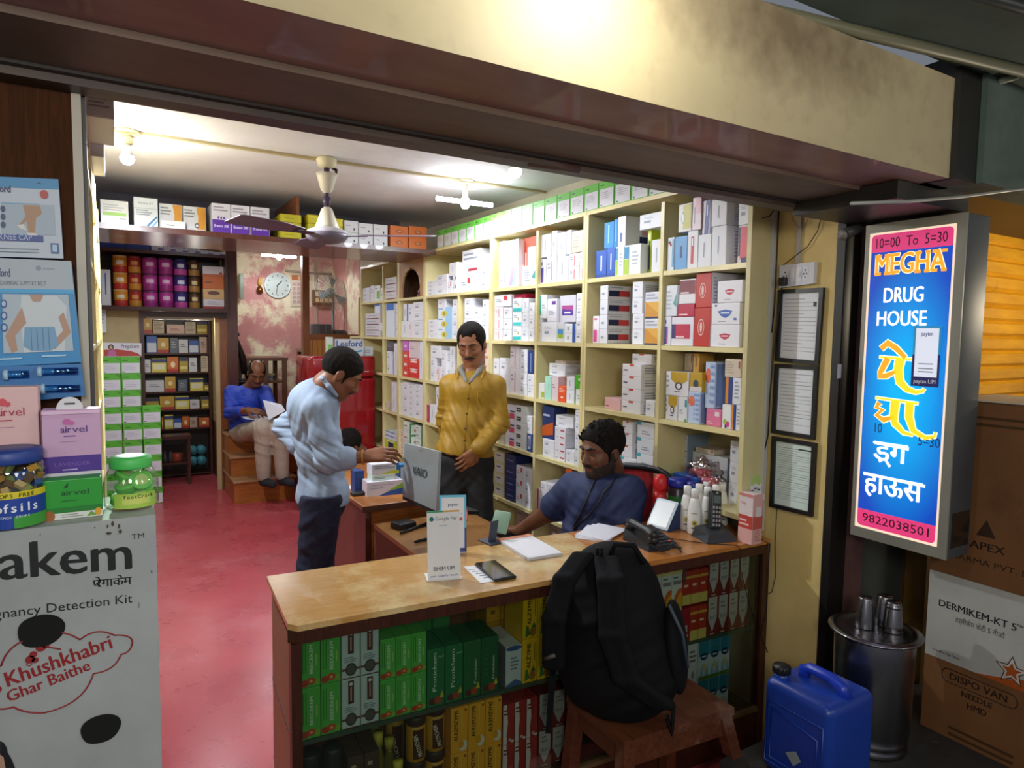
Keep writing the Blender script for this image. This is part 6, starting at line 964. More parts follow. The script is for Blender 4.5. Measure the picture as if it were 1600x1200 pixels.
# ================================================================ back room seen through the doorway
t = thing('wall_clock', 'round white wall clock on the peeling back room wall', 'clock', (1.555, 7.598, 2.095))
R90 = Matrix.Rotation(math.pi / 2, 4, 'X')
b = MB(); b.T = R90; b.lathe([(.128, 0), (.14, .012), (.137, .022), (.126, .018)], '#cfd6d0', n=40, caps=False); b.build('rim', t)
b = MB(); b.T = R90; b.lathe([(0, .015), (.127, .015)], '#b8c2ba', n=40, caps=False); 
for k in range(12): a = k * math.pi / 6; b.quad(*[(math.sin(a) * r_ + math.cos(a) * w_, math.cos(a) * r_ - math.sin(a) * w_, .0155) for r_, w_ in ((.095, -.004), (.115, -.004), (.115, .004), (.095, .004))][::-1], '#4a5450')
b.build('dial', t)
b = MB(); b.T = R90
for a, L, w in ((math.radians(42), .07, .005), (math.radians(190), .1, .0035)): b.quad(*[(math.sin(a) * r_ + math.cos(a) * w_, math.cos(a) * r_ - math.sin(a) * w_, .017) for r_, w_ in ((-.015, -w), (L, -w), (L, w), (-.015, w))][::-1], '#20262a')
b.build('hands', t)
t = thing('wall_calendar', 'paper calendar with red header hanging beside the wall clock', 'calendar')
k = Card([(453, 428), (487, 429), (487, 480), (454, 479)], 7.592, .004, '#d0c0a8'); k.r(.08, .82, .92, .97, '#b8683a'); k.r(.35, .84, .65, .95, '#d8b890')
for i in range(5):
    for j in range(4): k.r(.1 + .21 * j, .1 + .135 * i, .26 + .21 * j, .2 + .135 * i, '#b49a94')
k.b.build('sheet', t)
t = thing('wall_ornament', 'small brass ornament on the back room wall before the clock', 'ornament', (1.37, 7.58, 2.05)); b = MB(); b.lathe([(0, -.05), (.03, -.04), (.035, -.01), (.02, .02), (.01, .03)], M('#7a4a24', .3, .7), n=16); b.lathe([(.012, .03), (.02, .06), (.012, .11), (0, .13)], '#c89a3a', n=12); b.build('brass_body', t)
tag(MB().box(at(374, 455, 1, 7.5).x, 7.5, 1.93, at(381, 455, 1, 7.5).x, 7.55, 2.2, '#7a8470', .01).build('hanging_bag'), 'grey green cloth hanging by the doorway post in the back room', 'cloth')
t = thing('key_cabinet', 'small brown wooden pigeonhole rack on the back room wall', 'rack', (at(490, 460, 1, 7.5).x, 7.5, at(490, 474, 1, 7.5).z)); w = at(522, 460, 1, 7.5).x - at(490, 460, 1, 7.5).x
b = MB(); b.box(0, 0, 0, w, .09, .15, '#6a4024'); b.build('body', t)
for i in range(2):
    for j in range(4): b = MB(); b.box(.02 + j * (w - .03) / 4, -.004, .015 + .065 * i, .02 + (j + .75) * (w - .03) / 4, 0, .06 + .065 * i, '#c8a878'); b.build('tag_card', t)
t = thing('stand_fan', 'grey wire-guarded pedestal fan tilted behind the partition glass', 'fan', (2.02, 7.1, .69))
b = MB(); b.lathe([(.16, 0), (.15, .03), (.03, .05), (.015, .06)], '#3a3a40', n=24); b.cyl((0, 0, .05), (0, 0, 1.27), .014, '#5a5c60', 12); b.build('stand', t)
b = MB(); b.T = Matrix.Translation((-.02, -.03, 1.33)) @ Euler((math.radians(70), math.radians(40), 0)).to_matrix().to_4x4()
for r in np.linspace(.03, .19, 9): b.tube([(r * math.cos(a), r * math.sin(a), .05 * (1 - (r / .19) ** 2)) for a in np.linspace(0, 2 * math.pi, 33)[:-1]], .0022, '#9aa098', 4, closed=True)
for a in np.linspace(0, 2 * math.pi, 25)[:-1]: b.tube([(.19 * math.cos(a), .19 * math.sin(a), 0), (.1 * math.cos(a), .1 * math.sin(a), .036), (0, 0, .05)], .0018, '#9aa098', 4)
b.build('guard', t)
b = MB(); b.T = Matrix.Translation((-.02, -.03, 1.33)) @ Euler((math.radians(70), math.radians(40), 0)).to_matrix().to_4x4()
for k in range(3): a = k * 2.094; b.poly([(.02 * math.cos(a), .02 * math.sin(a), .0), (.16 * math.cos(a - .3), .16 * math.sin(a - .3), -.015), (.17 * math.cos(a + .3), .17 * math.sin(a + .3), .015)], '#7a8690')
b.lathe([(.04, -.1), (.05, -.02), (.03, .01)], '#5a5c60', n=16); b.build('blades', t)
t = thing('dark_suitcase', 'dark suitcase standing behind the partition glass', 'suitcase', (1.78, 7.0, 1.42)); b = MB(); b.box(0, 0, 0, .2, .12, .26, '#2a3040', .015); b.box(.23, 0, 0, .36, .14, .20, '#1f2024', .02); b.build('shell', t)
for x in (.06, .13): b = MB(); b.box(x, -.004, .01, x + .012, 0, .25, '#4a5468'); b.build('strap', t)
t = thing('back_table', 'wooden table behind the partition carrying the suitcase', 'table', (1.66, 6.75, .69)); b = MB(); b.box(0, 0, .70, .48, .5, .73, WOODP); b.build('top', t)
for x in (.01, .43):
    for y in (.01, .45): b = MB(); b.box(x, y, 0, x + .04, y + .04, .70, WOODP); b.build('leg', t)
t = thing('wooden_desk', 'worn wooden desk with open shelf behind the seated man on the steps', 'desk', (1.10, 6.78, .69)); 
WDK = noisy('m_desk_wood', '#6a4428', '#573620', 8, .4, (8, 8, 1))
b = MB(); b.box(-.04, 0, .62, .38, .5, .65, WDK); b.build('top', t); b = MB(); b.box(0, .02, .40, .36, .48, .42, WDK); b.build('shelf_board', t)
for x in (-.02, .155, .33): b = MB(); b.box(x, .0, 0, x + .04, .04, .62, WDK); b.build('leg', t)
for x in (-.02, .33): b = MB(); b.box(x, .45, 0, x + .04, .49, .62, WDK); b.build('leg', t)
for k in range(3): b = MB(); b.box(-.07, -.05, 0, .07, .05, .022, ('#8a9a8a', '#5a7a9a', '#a8a878')[k], .008); o = b.build('folded_papers'); o.location = (1.26 + .02 * k, 6.92, 1.1105 + .0225 * k); o.rotation_euler = (0, 0, .3 * k); tag(o, f"bundle of folded papers inside the worn desk, {('bottom', 'middle', 'top')[k]} one", 'papers', 'paper bundles in the desk')
t = thing('black_chair', 'black carved chair back rising behind the bald seated man', 'chair', (1.02, 6.72, .69)); BCH = M('#1e1512', .3)
b = MB(); b.tube([(-.07, 0, 0), (-.07, 0, .45), (-.03, .02, .70), (.04, .03, .62), (.09, .05, .45)], [.02, .02, .026, .024, .02], BCH, 10); b.tube([(-.05, 0, .86), (-.02, .01, .80), (.03, .02, .66), (.05, .03, .5)], [.028, .03, .035, .03], BCH, 12); b.tube([(-.08, .0, .90), (-.05, .0, .86), (0, .01, .88)], .02, BCH, 10); b.build('back_frame', t)
b = MB(); b.box(-.09, .03, .40, .12, .3, .44, BCH, .01); b.build('seat', t)
for x, y in ((.10, .05), (-.08, .27), (.10, .27)): b = MB(); b.cyl((x, y, 0), (x, y, .40), .018, BCH, 10); b.build('leg', t)
tag(MB().tube([(1.64, 7.59, 2.26), (1.9, 7.59, 2.25), (2.15, 7.59, 2.25)], .012, '#a89a84', 8).build('wall_pipe'), 'pale pipe running along the back room wall behind the glass', 'pipe')
tag(MB().box(1.955, 7.585, 1.2, 1.985, 7.6, 2.4, '#a89a84').build('wall_conduit'), 'pale vertical conduit on the back room wall behind the glass', 'conduit')
# ================================================================ fridge
RDF = noisy('m_fridge_red', '#a01220', '#8e0f1c', 2, .22, coat=.6)
t = thing('refrigerator', 'tall red single-door refrigerator against the partition', 'refrigerator', (1.325, 5.24, FL))
b = MB(); b.box(0, .05, .10, .51, .56, 1.27, RDF, .02); b.build('body', t)
b = MB(); b.box(-.002, 0, .11, .512, .048, 1.10, RDF, .018); b.build('door', t); b = MB(); b.box(-.002, -.004, 1.108, .512, .05, 1.278, RDF, .022); b.box(.40, -.0055, 1.15, .455, -.0035, 1.156, '#c8b8b8'); b.build('door_top', t)
for x in (.03, .44): b = MB(); b.box(x, .1, 0, x + .05, .5, .10, '#2a2a2c'); b.build('foot', t)
ZF = FL + 1.2785
t = thing('brand_sign', 'white sign with blue lettering and waves standing on the red fridge', 'sign', (1.525, 5.30, ZF))
b = MB(); b.box(0, 0, 0, .23, .05, .135, '#c8ccd4'); b.text('Leeford', (.115, -.001, .075), (1, 0, 0), (0, 0, 1), .07, '#1c4a8a', fit=.21, bold=True); b.poly([(.01, -.001, .04), (.08, -.001, .055), (.16, -.001, .035), (.22, -.001, .05), (.22, -.001, .035), (.15, -.001, .02), (.08, -.001, .04), (.01, -.001, .025)], '#2a9ab8'); b.build('panel', t)
carton('white_carton', .045, .06, .15, '#cfd8cc', [('r', 'F', .1, .3, .9, .6, '#7ab85a'), ('r', 'F', .3, .05, .7, .15, '#8a6a5a')], (1.465, 5.31, ZF), 0, 'slim white and green carton on the fridge beside the brand sign', 'box')
carton('white_carton', .12, .1, .05, '#4a2a8a', [], (1.56, 5.42, ZF + .0), 0, 'purple box behind the brand sign on the fridge', 'box'); carton('white_carton', .09, .12, .075, '#d0d2d8', [('p', 'F', .1, .3, .8, .8, 3, SP)], (1.758, 5.33, ZF), 0, 'white carton on the fridge edge next to the shelving', 'box')
# ================================================================ inner desk and computer table
t = thing('inner_desk', 'orange wood desk in the middle of the shop with cartons on it', 'desk', (1.005, 3.05, FL)); DT = .64
b = MB(); b.box(0, 0, DT - .022, .395, 1.15, DT, WOODTO, .006); b.build('top', t); b = MB(); b.box(-.002, -.004, DT - .03, .397, .0, DT - .002, '#4a2a1c'); b.build('edge_strip', t)
b = MB(); b.box(.06, .05, .1, .38, .07, DT - .022, WOODO); b.build('front_panel', t); b = MB(); b.box(.03, .05, 0, .06, 1.10, DT - .022, WOODM); b.build('side_panel', t); b = MB(); b.box(.36, .08, 0, .385, 1.10, DT - .022, WOODM); b.build('side_panel', t)
ZD = FL + DT + .0004
CEP = [('t', 'F', 'Cephalexin Capsules IP 500 mg', .42, .72, .14, '#8a7a9a', .6), ('t', 'F', 'Cephadex 500', .26, .52, .14, '#5a5a8a', .36), ('g', 'F', [(.3, 0), (.62, .3), (1, .45), (1, 0)], '#2a58b0'), ('g', 'F', [(.55, .3), (1, .8), (1, .45), (.75, .36)], '#8ac03a'), ('r', 'L', 0, 0, 1, 1, '#d8c4cc')]
p = at(574, 777, 2, ZD); carton('capsule_carton', .185, .1, .075, '#d8d4e0', CEP, (p.x, p.y, ZD), math.radians(-4), 'white capsule carton with green and blue swoosh at the desk edge', 'box'); 
carton('capsule_carton', .12, .08, .03, '#cfe0d4', [('p', 'F', .1, .3, .6, .7, 2, '#6a8a7a')], (p.x + .03, p.y + .01, ZD + .0755), 0, 'thin pale green carton lying on the capsule carton', 'box')
carton('capsule_carton', .145, .08, .055, '#dadae2', [('p', 'F', .1, .5, .9, .85, 2, '#7a8aa4'), ('g', 'F', [(.3, 0), (.75, .35), (1, .3), (1, 0)], '#c8d03a'), ('r', 'F', .9, .3, 1, 1, '#2a78b8')], (p.x + .028, p.y + .012, ZD + .106), 0, 'white carton with yellow swoosh on top of the desk pile', 'box')
carton('capsule_carton', .05, .07, .115, '#27427e', [], (p.x - .03, p.y + .11, ZD), 0, 'dark blue carton standing behind the capsule cartons', 'box')
carton('capsule_carton', .07, .05, .14, '#2a78b8', [('r', 'F', .1, .1, .5, .9, '#c4d4e4')], (p.x + .19, p.y + .05, ZD), 0, 'light blue carton behind the open computer lid', 'box')
tag(MB().box(0, 0, 0, .10, .07, .001, '#d8d4dc').build('paper_sheet', None, (1.06, 3.42, ZD), (0, 0, .3)), 'printed sheet lying on the desk by the striped shirt', 'paper')
tag(MB().box(0, 0, 0, .10, .05, .018, '#1f1f22', .005).build('wallet'), 'black wallet on the desk edge by the striped shirt', 'wallet')['z'] = 0
C.objects['wallet'].location = (1.02, 3.25, ZD)
carton('capsule_carton', .06, .05, .05, '#c4ccdc', [('r', 'F', .2, .4, .8, .9, '#5a7ab8')], (1.335, 3.12, ZD), 0, 'small white carton on the desk beyond the computer lid', 'box')
t = thing('computer_table', 'low wooden computer table between the counter and the inner desk', 'table', (1.058, 2.29, FL)); CTZ = .55
b = MB(); b.box(0, 0, CTZ - .02, .51, .755, CTZ, noisy('m_computer_table', '#b58450', '#a5743f', 6, .35, (9, 1, 9), wave=True, coat=.2)); b.build('top', t)
b = MB(); b.box(0, .0, 0, .02, .755, CTZ - .02, '#6a4024'); b.build('side_panel', t); b = MB(); b.box(.48, .05, 0, .50, .5, CTZ - .02, '#6a4024'); b.build('side_panel', t)
ZK = FL + CTZ + .0004
# silver computer seen from behind, on a dark stand
t = thing('laptop', 'silver laptop on a dark stand, its back to the street', 'laptop')
TL, BL_, TR, BR = atd(632, 692, 2.86), atd(629, 775, 2.88), atd(686, 706, 2.60), atd(681, 798, 2.60)
nrm = (TR - TL).cross(BL_ - TL).normalized(); nrm = nrm if nrm.dot(EYE - TL) > 0 else -nrm; th = -nrm * .012
b = MB(); b.hexa([BL_, BR, BR + th, BL_ + th, TL, TR, TR + th, TL + th], noisy('m_silver_lid', '#a9b2b4', '#9ea8aa', 2, .35, metal=.35)); e = nrm * .0008
cm = (TL + TR + BL_ + BR) / 4 + (BL_ - TL) * .02; ux = (TR - TL).normalized(); vx = (TL - BL_).normalized(); b.text('VAIO', cm + e, ux, vx, .05, '#2f3438', fit=.13, bold=True); b.quad(*[TL.lerp(TR, u_).lerp(BL_.lerp(BR, u_), v_) + e for u_, v_ in ((.45, .05), (.53, .05), (.53, .075), (.45, .075))], '#7a8486'); b.build('lid', t)
ax = -nrm; ax.z = 0; ax = ax.normalized(); base_d = ax * .2
b = MB(); dz = Vector((0, 0, -.014)); b.hexa([BL_ + dz, BR + dz, BR + dz + base_d + Vector((0, 0, -.03)), BL_ + dz + base_d + Vector((0, 0, -.03)), BL_, BR, BR + base_d + Vector((0, 0, -.03)), BL_ + base_d + Vector((0, 0, -.03))], '#1c1d20'); b.build('keyboard_base', t)
b = MB(); SM_ = M('#26282a', .3, .5); m1 = (BL_ + BR) / 2 + ax * .08; foot = Vector((m1.x, m1.y, ZK))
b.box(m1.x - .09, m1.y - .07, m1.z - .034, m1.x + .07, m1.y + .09, m1.z - .026, SM_) if 0 else b.cyl(m1 + Vector((0, 0, -.03)), foot, .009, SM_, 10)
for a, c in (((626, 833), (668, 818)), ((648, 847), (682, 838))):
    q1 = at(*a, 2, ZK + .008); q2 = at(*c, 2, ZK + .008); b.tube([q1, q2], [.006, .009], SM_, 8); b.tube([q2, Vector((foot.x, foot.y, ZK + .01))], .008, SM_, 8)
b.build('stand', t)
tag(MB().box(-.05, -.04, 0, .05, .04, .03, '#1a1a1c', .008).build('cash_bag', None, (1.16, 2.92, ZK), (0, 0, .2)), 'dark pouch lying under the laptop on the computer table', 'pouch')
t = thing('keyboard', 'black keyboard under the cashier hand behind the counter', 'keyboard', (1.50, 2.46, ZK), math.radians(78))
b = MB(); b.box(-.14, -.05, 0, .14, .05, .014, '#1c1d20', .004); b.build('case', t); b = MB()
for r in range(5):
    for c in range(14): b.box(-.132 + c * .019, -.043 + r * .0175, .014, -.117 + c * .019, -.03 + r * .0175, .018, '#34363a')
b.build('keys', t)
# phone in a folding stand on the counter back edge
t = thing('phone_stand', 'dark folding stand holding a green phone at the counter back edge', 'phone stand', (1.085, 1.925, ZT), math.radians(8))
b = MB(); b.box(-.035, -.035, 0, .035, .035, .004, M('#30384a', .4)); b.build('foot_plate', t); b = MB(); b.hexa([(-.02, -.005, .004), (.01, -.005, .004), (.01, 0, .004), (-.02, 0, .004), (-.005, .0, .07), (.025, .0, .07), (.025, .005, .07), (-.005, .005, .07)], M('#3a4254', .4)); b.build('arm', t)
b = MB(); b.T = Matrix.Translation((.028, .012, .022)) @ Euler((math.radians(-28), math.radians(0), math.radians(-70))).to_matrix().to_4x4(); b.box(-.033, 0, 0, .033, .009, .125 * .62, M('#8aa890', .4), .004); b.build('phone', t)
tag(MB().tube([at(722 + 6 * math.cos(a) * (1 + .2 * k), 808 + 14 * math.sin(a) - k, 2, ZT + .003 + .001 * k) for k in range(3) for a in np.linspace(0, 6.2, 14)], .003, '#b82a24', 6).build('tangled_cable'), 'tangled red cord behind the blue-bordered standee', 'cord')
# ================================================================ pier: licences, sockets, conduits; street side
for k, (quad, lb) in enumerate((([(1219, 453), (1290, 449.5), (1281.5, 571), (1214, 564)], 'topmost'), ([(1213.5, 568), (1281, 572), (1275, 687), (1208, 676)], 'middle'), ([(1209, 681), (1278, 692), (1271.5, 807), (1205, 791)], 'lowest'))):
    P = [at(x, y, 0, 1.9675) for x, y in quad]; t = thing('framed_licence', f"black-framed printed licence on the yellow pier, {lb} of three", 'frame', group='framed licences on the pier'); b = MB()
    a, c, d, e = P; fr = .011
    def q(u, v, o=0): return e.lerp(d, u).lerp(a.lerp(c, u), v) + Vector((-o, 0, 0))
    for (u0, v0, u1, v1) in ((0, 0, 1, .055), (0, .945, 1, 1), (0, .055, .085, .945), (.915, .055, 1, .945)):
        b.hexa([q(u0, v0), q(u1, v0), q(u1, v1), q(u0, v1), q(u0, v0, .012), q(u1, v0, .012), q(u1, v1, .012), q(u0, v1, .012)], M('#17181c', .35))
    b.build('frame', t); b = MB(); b.quad(q(.05, .03, .003), q(.95, .03, .003), q(.95, .97, .003), q(.05, .97, .003), ('#f0f2f8', '#ecf0f6', '#dcece4')[k])
    for i in range(15 if k < 2 else 24):
        v = .86 - i * (.05 if k < 2 else .031); b.quad(q(.14, v, .0034), q(.14 + (.72 if (i * 7 + k) % 4 else .45), v, .0034), q(.14 + (.72 if (i * 7 + k) % 4 else .45), v + .008, .0034), q(.14, v + .008, .0034), '#b8bcc8' if i % 3 else '#9298a4')
    if k == 0: b.quad(q(.78, .76, .0036), q(.85, .76, .0036), q(.85, .82, .0036), q(.78, .82, .0036), '#2a2a34')
    if k == 2: b.quad(q(.6, .86, .0036), q(.9, .86, .0036), q(.9, .88, .0036), q(.6, .88, .0036), '#3a4444')
    b.build('document', t)
t = thing('socket_board', 'white switch and socket board on the pier above the licences', 'switchboard')
P = [at(x, y, 0, 1.955) for x, y in ((1218, 415), (1273, 409), (1271, 443), (1217, 450))]; bk = Vector((.0155, 0, 0)); b = MB(); b.hexa([P[3], P[2], P[2] + bk, P[3] + bk, P[0], P[1], P[1] + bk, P[0] + bk], '#d8d8e2'); b.build('plate', t)
def sq(u, v): return P[3].lerp(P[2], u).lerp(P[0].lerp(P[1], u), v) + Vector((-.001, 0, 0))
for u0, kind in ((.10, 's'), (.32, 'w'), (.50, 'w'), (.68, 's')):
    b = MB(); b.quad(sq(u0, .2), sq(u0 + .16, .2), sq(u0 + .16, .82), sq(u0, .82), '#e2e2ea')
    if kind == 's':
        for du, dv in ((.08, .66), (.04, .5), (.12, .5), (.08, .34)): c = sq(u0 + du, dv) + Vector((-.0006, 0, 0)); b.lathe([(0, 0), (.003, 0)], '#26262c', c, 8, axis=(-1, 0, 0), caps=False)
    else: 
        s1 = [sq(u0 + .04, .38), sq(u0 + .12, .38), sq(u0 + .12, .64), sq(u0 + .04, .64)]; b.hexa([p + Vector((0, 0, 0)) for p in s1] + [p + Vector((-.004, 0, 0)) for p in s1], '#e8e8ee')
    b.build('socket' if kind == 's' else 'switch', t)
c = at(1224, 440, 0, 1.945); tag(MB().box(c.x - .012, c.y - .013, c.z - .014, c.x + .008, c.y + .013, c.z + .014, '#222226', .004).build('power_plug'), 'black power adapter plugged into the socket board', 'plug')
def wire(lb, pts, r, col, X=1.962, name='wall_cable'): tag(MB().tube([at(x, y, 0, X) for x, y in pts], r, col, 6).build(name), lb, 'cable')
wire('black cable hanging from the adapter down beside the licences', [(1222, 449), (1214, 500), (1208, 560), (1203, 620), (1200, 680), (1192, 715), (1186, 745), (1187, 790)], .0025, '#1c1c20', 1.95)
wire('thin dark wire looping from the beam to the socket board', [(1283, 338), (1278, 360), (1262, 385), (1240, 402), (1222, 416)], .0016, '#3a342e')
wire('white coiled wire hung near the top of the pier', [(1240, 330), (1238, 342), (1246, 354), (1258, 352), (1264, 338), (1262, 330)], .0016, '#9a948a')
wire('dark wire arching over the top carton by the end panel', [(1163, 318), (1172, 332), (1188, 342), (1202, 338), (1210, 328)], .0018, '#2a241e', 1.90)
wire('black cable running down the pier corner from the beam', [(1217, 330), (1214, 400), (1211, 470), (1206, 520)], .0022, '#1c1a18', 1.955)
tag(MB().box(1.945, 1.526, .92, 1.962, 1.5365, 2.10, '#c8c6c0').build('conduit'), 'white vertical conduit in the corner between shelving and pier', 'conduit')
a = at(1249, 330, 0, 1.962); c = at(1247, 411, 0, 1.962); b = MB(); b.box(1.962, a.y - .008, c.z, 1.9695, a.y + .008, a.z + .02, '#b8b4ac'); tag(b.build('conduit'), 'grey conduit dropping from the beam to the socket board', 'conduit')
wire('thin wire hanging below the lowest licence', [(1214, 795), (1211, 850), (1212, 900), (1206, 925), (1196, 930)], .0014, '#4a463e')
t = thing('security_camera', 'small grey security camera under the shutter beam corner', 'camera', (1.985, 1.27, 1.955)); b = MB(); b.cyl((-.03, .0, -.03), (.02, -.01, -.01), .017, '#4a4644', 16); b.lathe([(.014, 0), (.017, .006)], '#8a8680', (-.037, .001, -.033), 16, axis=(-.9, .1, -.4)); b.build('camera_body', t); b = MB(); b.cyl((.0, 0, -.015), (.01, 0, .03), .007, '#3a3634', 10); b.build('bracket', t)
q_ = at(1311, 580, 1, 1.2494); tag(MB().box(q_.x - .008, 1.2484, q_.z - .022, q_.x + .010, 1.2496, q_.z + .022, '#a8a4a8').build('sticker'), 'small pale sticker on the shutter guide channel', 'sticker')
# ---------------------------------------------------------------- illuminated sign
XS_ = 1.972; Y0s, Y1s, Z0s, Z1s = .933, 1.214, .99, 1.944
t = thing('illuminated_sign', 'lit blue shop sign box with yellow and white lettering on the pier', 'sign', (0, 0, 0))
MET = noisy('m_sign_casing', '#9a978c', '#858278', 4, .45, (1, 1, .3), metal=.4); CAS = noisy('m_sign_side', '#4a4e52', '#3f4346', 4, .5)
b = MB(); b.box(XS_ + .004, Y0s, Z0s, XS_ + .125, Y1s, Z1s, CAS, .003); b.build('casing', t)
b = MB()
for bx in ((XS_, Y0s, Z0s, XS_ + .006, Y1s, Z0s + .03), (XS_, Y0s, Z1s - .026, XS_ + .006, Y1s, Z1s), (XS_, Y0s, Z0s + .03, XS_ + .006, Y0s + .025, Z1s - .026), (XS_, Y1s - .012, Z0s + .03, XS_ + .006, Y1s, Z1s - .026)): b.box(*bx, MET)
b.build('face_frame', t)
def signblue():
    m = bpy.data.materials.new('m_lit_sign_blue'); m.use_nodes = True; nt = m.node_tree; B = nt.nodes['Principled BSDF']; tc = nt.nodes.new('ShaderNodeTexCoord'); mp = nt.nodes.new('ShaderNodeMapping'); gr = nt.nodes.new('ShaderNodeTexGradient'); gr.gradient_type = 'SPHERICAL'
    mp.inputs['Location'].default_value = (-XS_, -(Y0s + Y1s) / 2 / .16, -1.44 / .42); mp.inputs['Scale'].default_value = (1, 1 / .16, 1 / .42); nt.links.new(tc.outputs['Object'], mp.inputs[0]); nt.links.new(mp.outputs[0], gr.inputs[0])
    cr = nt.nodes.new('ShaderNodeValToRGB'); cr.color_ramp.elements[0].color = lin('#1546b4'); cr.color_ramp.elements[1].color = lin('#00a8ee'); cr.color_ramp.elements[1].position = .8; nt.links.new(gr.outputs[1], cr.inputs[0]) if False else nt.links.new(gr.outputs[0], cr.inputs[0])
    nt.links.new(cr.outputs[0], B.inputs['Base Color']); nt.links.new(cr.outputs[0], B.inputs['Emission Color']); B.inputs['Emission Strength'].default_value = .42; B.inputs['Roughness'].default_value = .25; return m
def lit(c, s=.75): return glow(c, s * .56)
ya, yb, za, zb = Y0s + .025, Y1s - .012, Z0s + .03, Z1s - .026; xf = XS_ + .003
def F_(u, v, k=1): return Vector((xf - .0004 * k, yb - (yb - ya) * u, za + (zb - za) * v))
def qd(b, u0, v0, u1, v1, m, k): b.quad(F_(u0, v0, k), F_(u1, v0, k), F_(u1, v1, k), F_(u0, v1, k), m)
b = MB(); qd(b, 0, 0, 1, 1, lit('#f0d8c0', .7), 1); qd(b, .03, .065, .97, .935, signblue(), 2)
def rr(b, u0, v0, u1, v1, top, m, k):
    r = .05; rv = r * (yb - ya) / (zb - za); P = []
    if top: P = [(u0, v0), (u1, v0)] + [(u1 - r + r * math.sin(a), v1 - rv + rv * math.cos(a)) for a in (1.57, 1.05, .52, 0)] + [(u0 + r - r * math.sin(a), v1 - rv + rv * math.cos(a)) for a in (0, .52, 1.05, 1.57)]
    else: P = [(u0, v1), (u1, v1)] + [(u1 - r + r * math.sin(a), v0 + rv - rv * math.cos(a)) for a in (1.57, 1.05, .52, 0)] + [(u0 + r - r * math.sin(a), v0 + rv - rv * math.cos(a)) for a in (0, .52, 1.05, 1.57)]
    b.poly([F_(u, v, k) for u, v in P], m)
rr(b, .03, .935, .97, .993, True, lit('#d83a78', .6), 3); rr(b, .03, .008, .97, .065, False, lit('#e03a78', .6), 3); b.build('lit_face', t)
UY = Vector((0, -1, 0)); UZ = Vector((0, 0, 1)); Ws = yb - ya; Hs = zb - za
def stxt(b, s, u, v, size, m, fit, k=4, bold=False): b.text(s, F_(u, v, k), UY, UZ, size, m, fit=fit * Ws, bold=bold)
WHT = lit('#f4f0e4', .95); YLW = lit('#f4c41c', .95); ORG = lit('#f09a1c', .85); INKS = M('#2a1018', .6)
b = MB(); stxt(b, '10=00  To  5=30', .5, .948, .042, INKS, .82, 5); b.build('handwritten_hours', t)
def slab(s, v, size, fit, m, k):
    """heavy letters with slab serifs"""
    stxt(b, s, .5, v, size, m, fit, k, True)
b = MB()
for du, dv, m, k in ((.0, -.003, lit('#f8e8c0', .9), 4), (.008, .002, lit('#f8e8c0', .9), 4), (-.008, .0, lit('#f8e8c0', .9), 4), (0, 0, ORG, 6)): b.text('MEGHA', F_(.5 + du, .862 + dv, k), UY, UZ, .084, m, fit=Ws * .80, bold=True)
x0 = .10
for u0, u1 in ((.09, .17), (.205, .285), (.30, .345), (.565, .64), (.675, .735), (.755, .82), (.86, .92)):
    for v in (.858, .917): qd(b, u0, v, u1, v + .010, ORG, 7)
b.build('orange_lettering', t)
b = MB(); stxt(b, 'DRUG', .45, .768, .062, WHT, .46, 4, True); b.build('white_lettering', t); b = MB(); stxt(b, 'HOUSE', .44, .692, .062, WHT, .58, 4, True); b.build('white_lettering', t)
def stroke(b, pts, w, m, k=5):
    """a painted calligraphic stroke: variable-width ribbon on the sign face"""
    P = [Vector((p[0] * Ws, p[1] * Hs)) for p in pts]; n = len(P); Ls = []; Rs = []
    for i in range(n):
        d = (P[min(i + 1, n - 1)] - P[max(i - 1, 0)]); d = d.normalized() if d.length > 0 else Vector((1, 0)); nn = Vector((-d.y, d.x)); ww = (w[i] if isinstance(w, (list, tuple)) else w) * Ws / 2
        Ls.append(P[i] + nn * ww); Rs.append(P[i] - nn * ww)
    G = lambda p: F_(p.x / Ws, p.y / Hs, k); b.add([G(p) for p in Ls] + [G(p) for p in Rs], [(i, i + 1, n + i + 1, n + i) for i in range(n - 1)], m)
def ds(lst):
    b = MB()
    for pts, w, m in lst:
        w = [x * 1.3 for x in w] if isinstance(w, list) else w * 1.3; wo = [x + .025 for x in w] if isinstance(w, (list, tuple)) else w + .025
        stroke(b, pts, wo, lit('#f8ecc0', .9), 4); stroke(b, pts, w, m, 6)
    return b
# first big letter: bar, flag stroke, looped stem with a tail
b = ds([([(.20, 0.588), (.60, 0.584)], .016, YLW), ([(.22, 0.615), (.30, 0.635), (.40, 0.619), (.52, 0.588)], [.05, .06, .05, .04], ORG), ([(.31, 0.585), (.27, 0.561), (.23, 0.537), (.22, 0.524), (.30, 0.526), (.42, 0.543)], [.06, .055, .05, .055, .05, .03], ORG),
  ([(.46, 0.585), (.44, 0.550), (.47, 0.509), (.56, 0.487), (.66, 0.480), (.74, 0.485), (.755, 0.494)], [.085, .08, .07, .05, .035, .025, .02], YLW)]); b.build('big_letter', t)
b = ds([([(.18, 0.451), (.70, 0.444)], .016, YLW), ([(.24, 0.436), (.20, 0.419), (.28, 0.412), (.21, 0.393), (.30, 0.379), (.42, 0.393)], [.05, .04, .045, .045, .05, .03], ORG), ([(.43, 0.446), (.42, 0.398), (.44, 0.371), (.55, 0.345), (.66, 0.342)], [.075, .075, .06, .035, .02], YLW),
  ([(.60, 0.446), (.60, 0.398), (.66, 0.355), (.80, 0.338), (.90, 0.346), (.905, 0.360)], [.07, .07, .05, .035, .025, .02], YLW)]); b.build('big_letter', t)
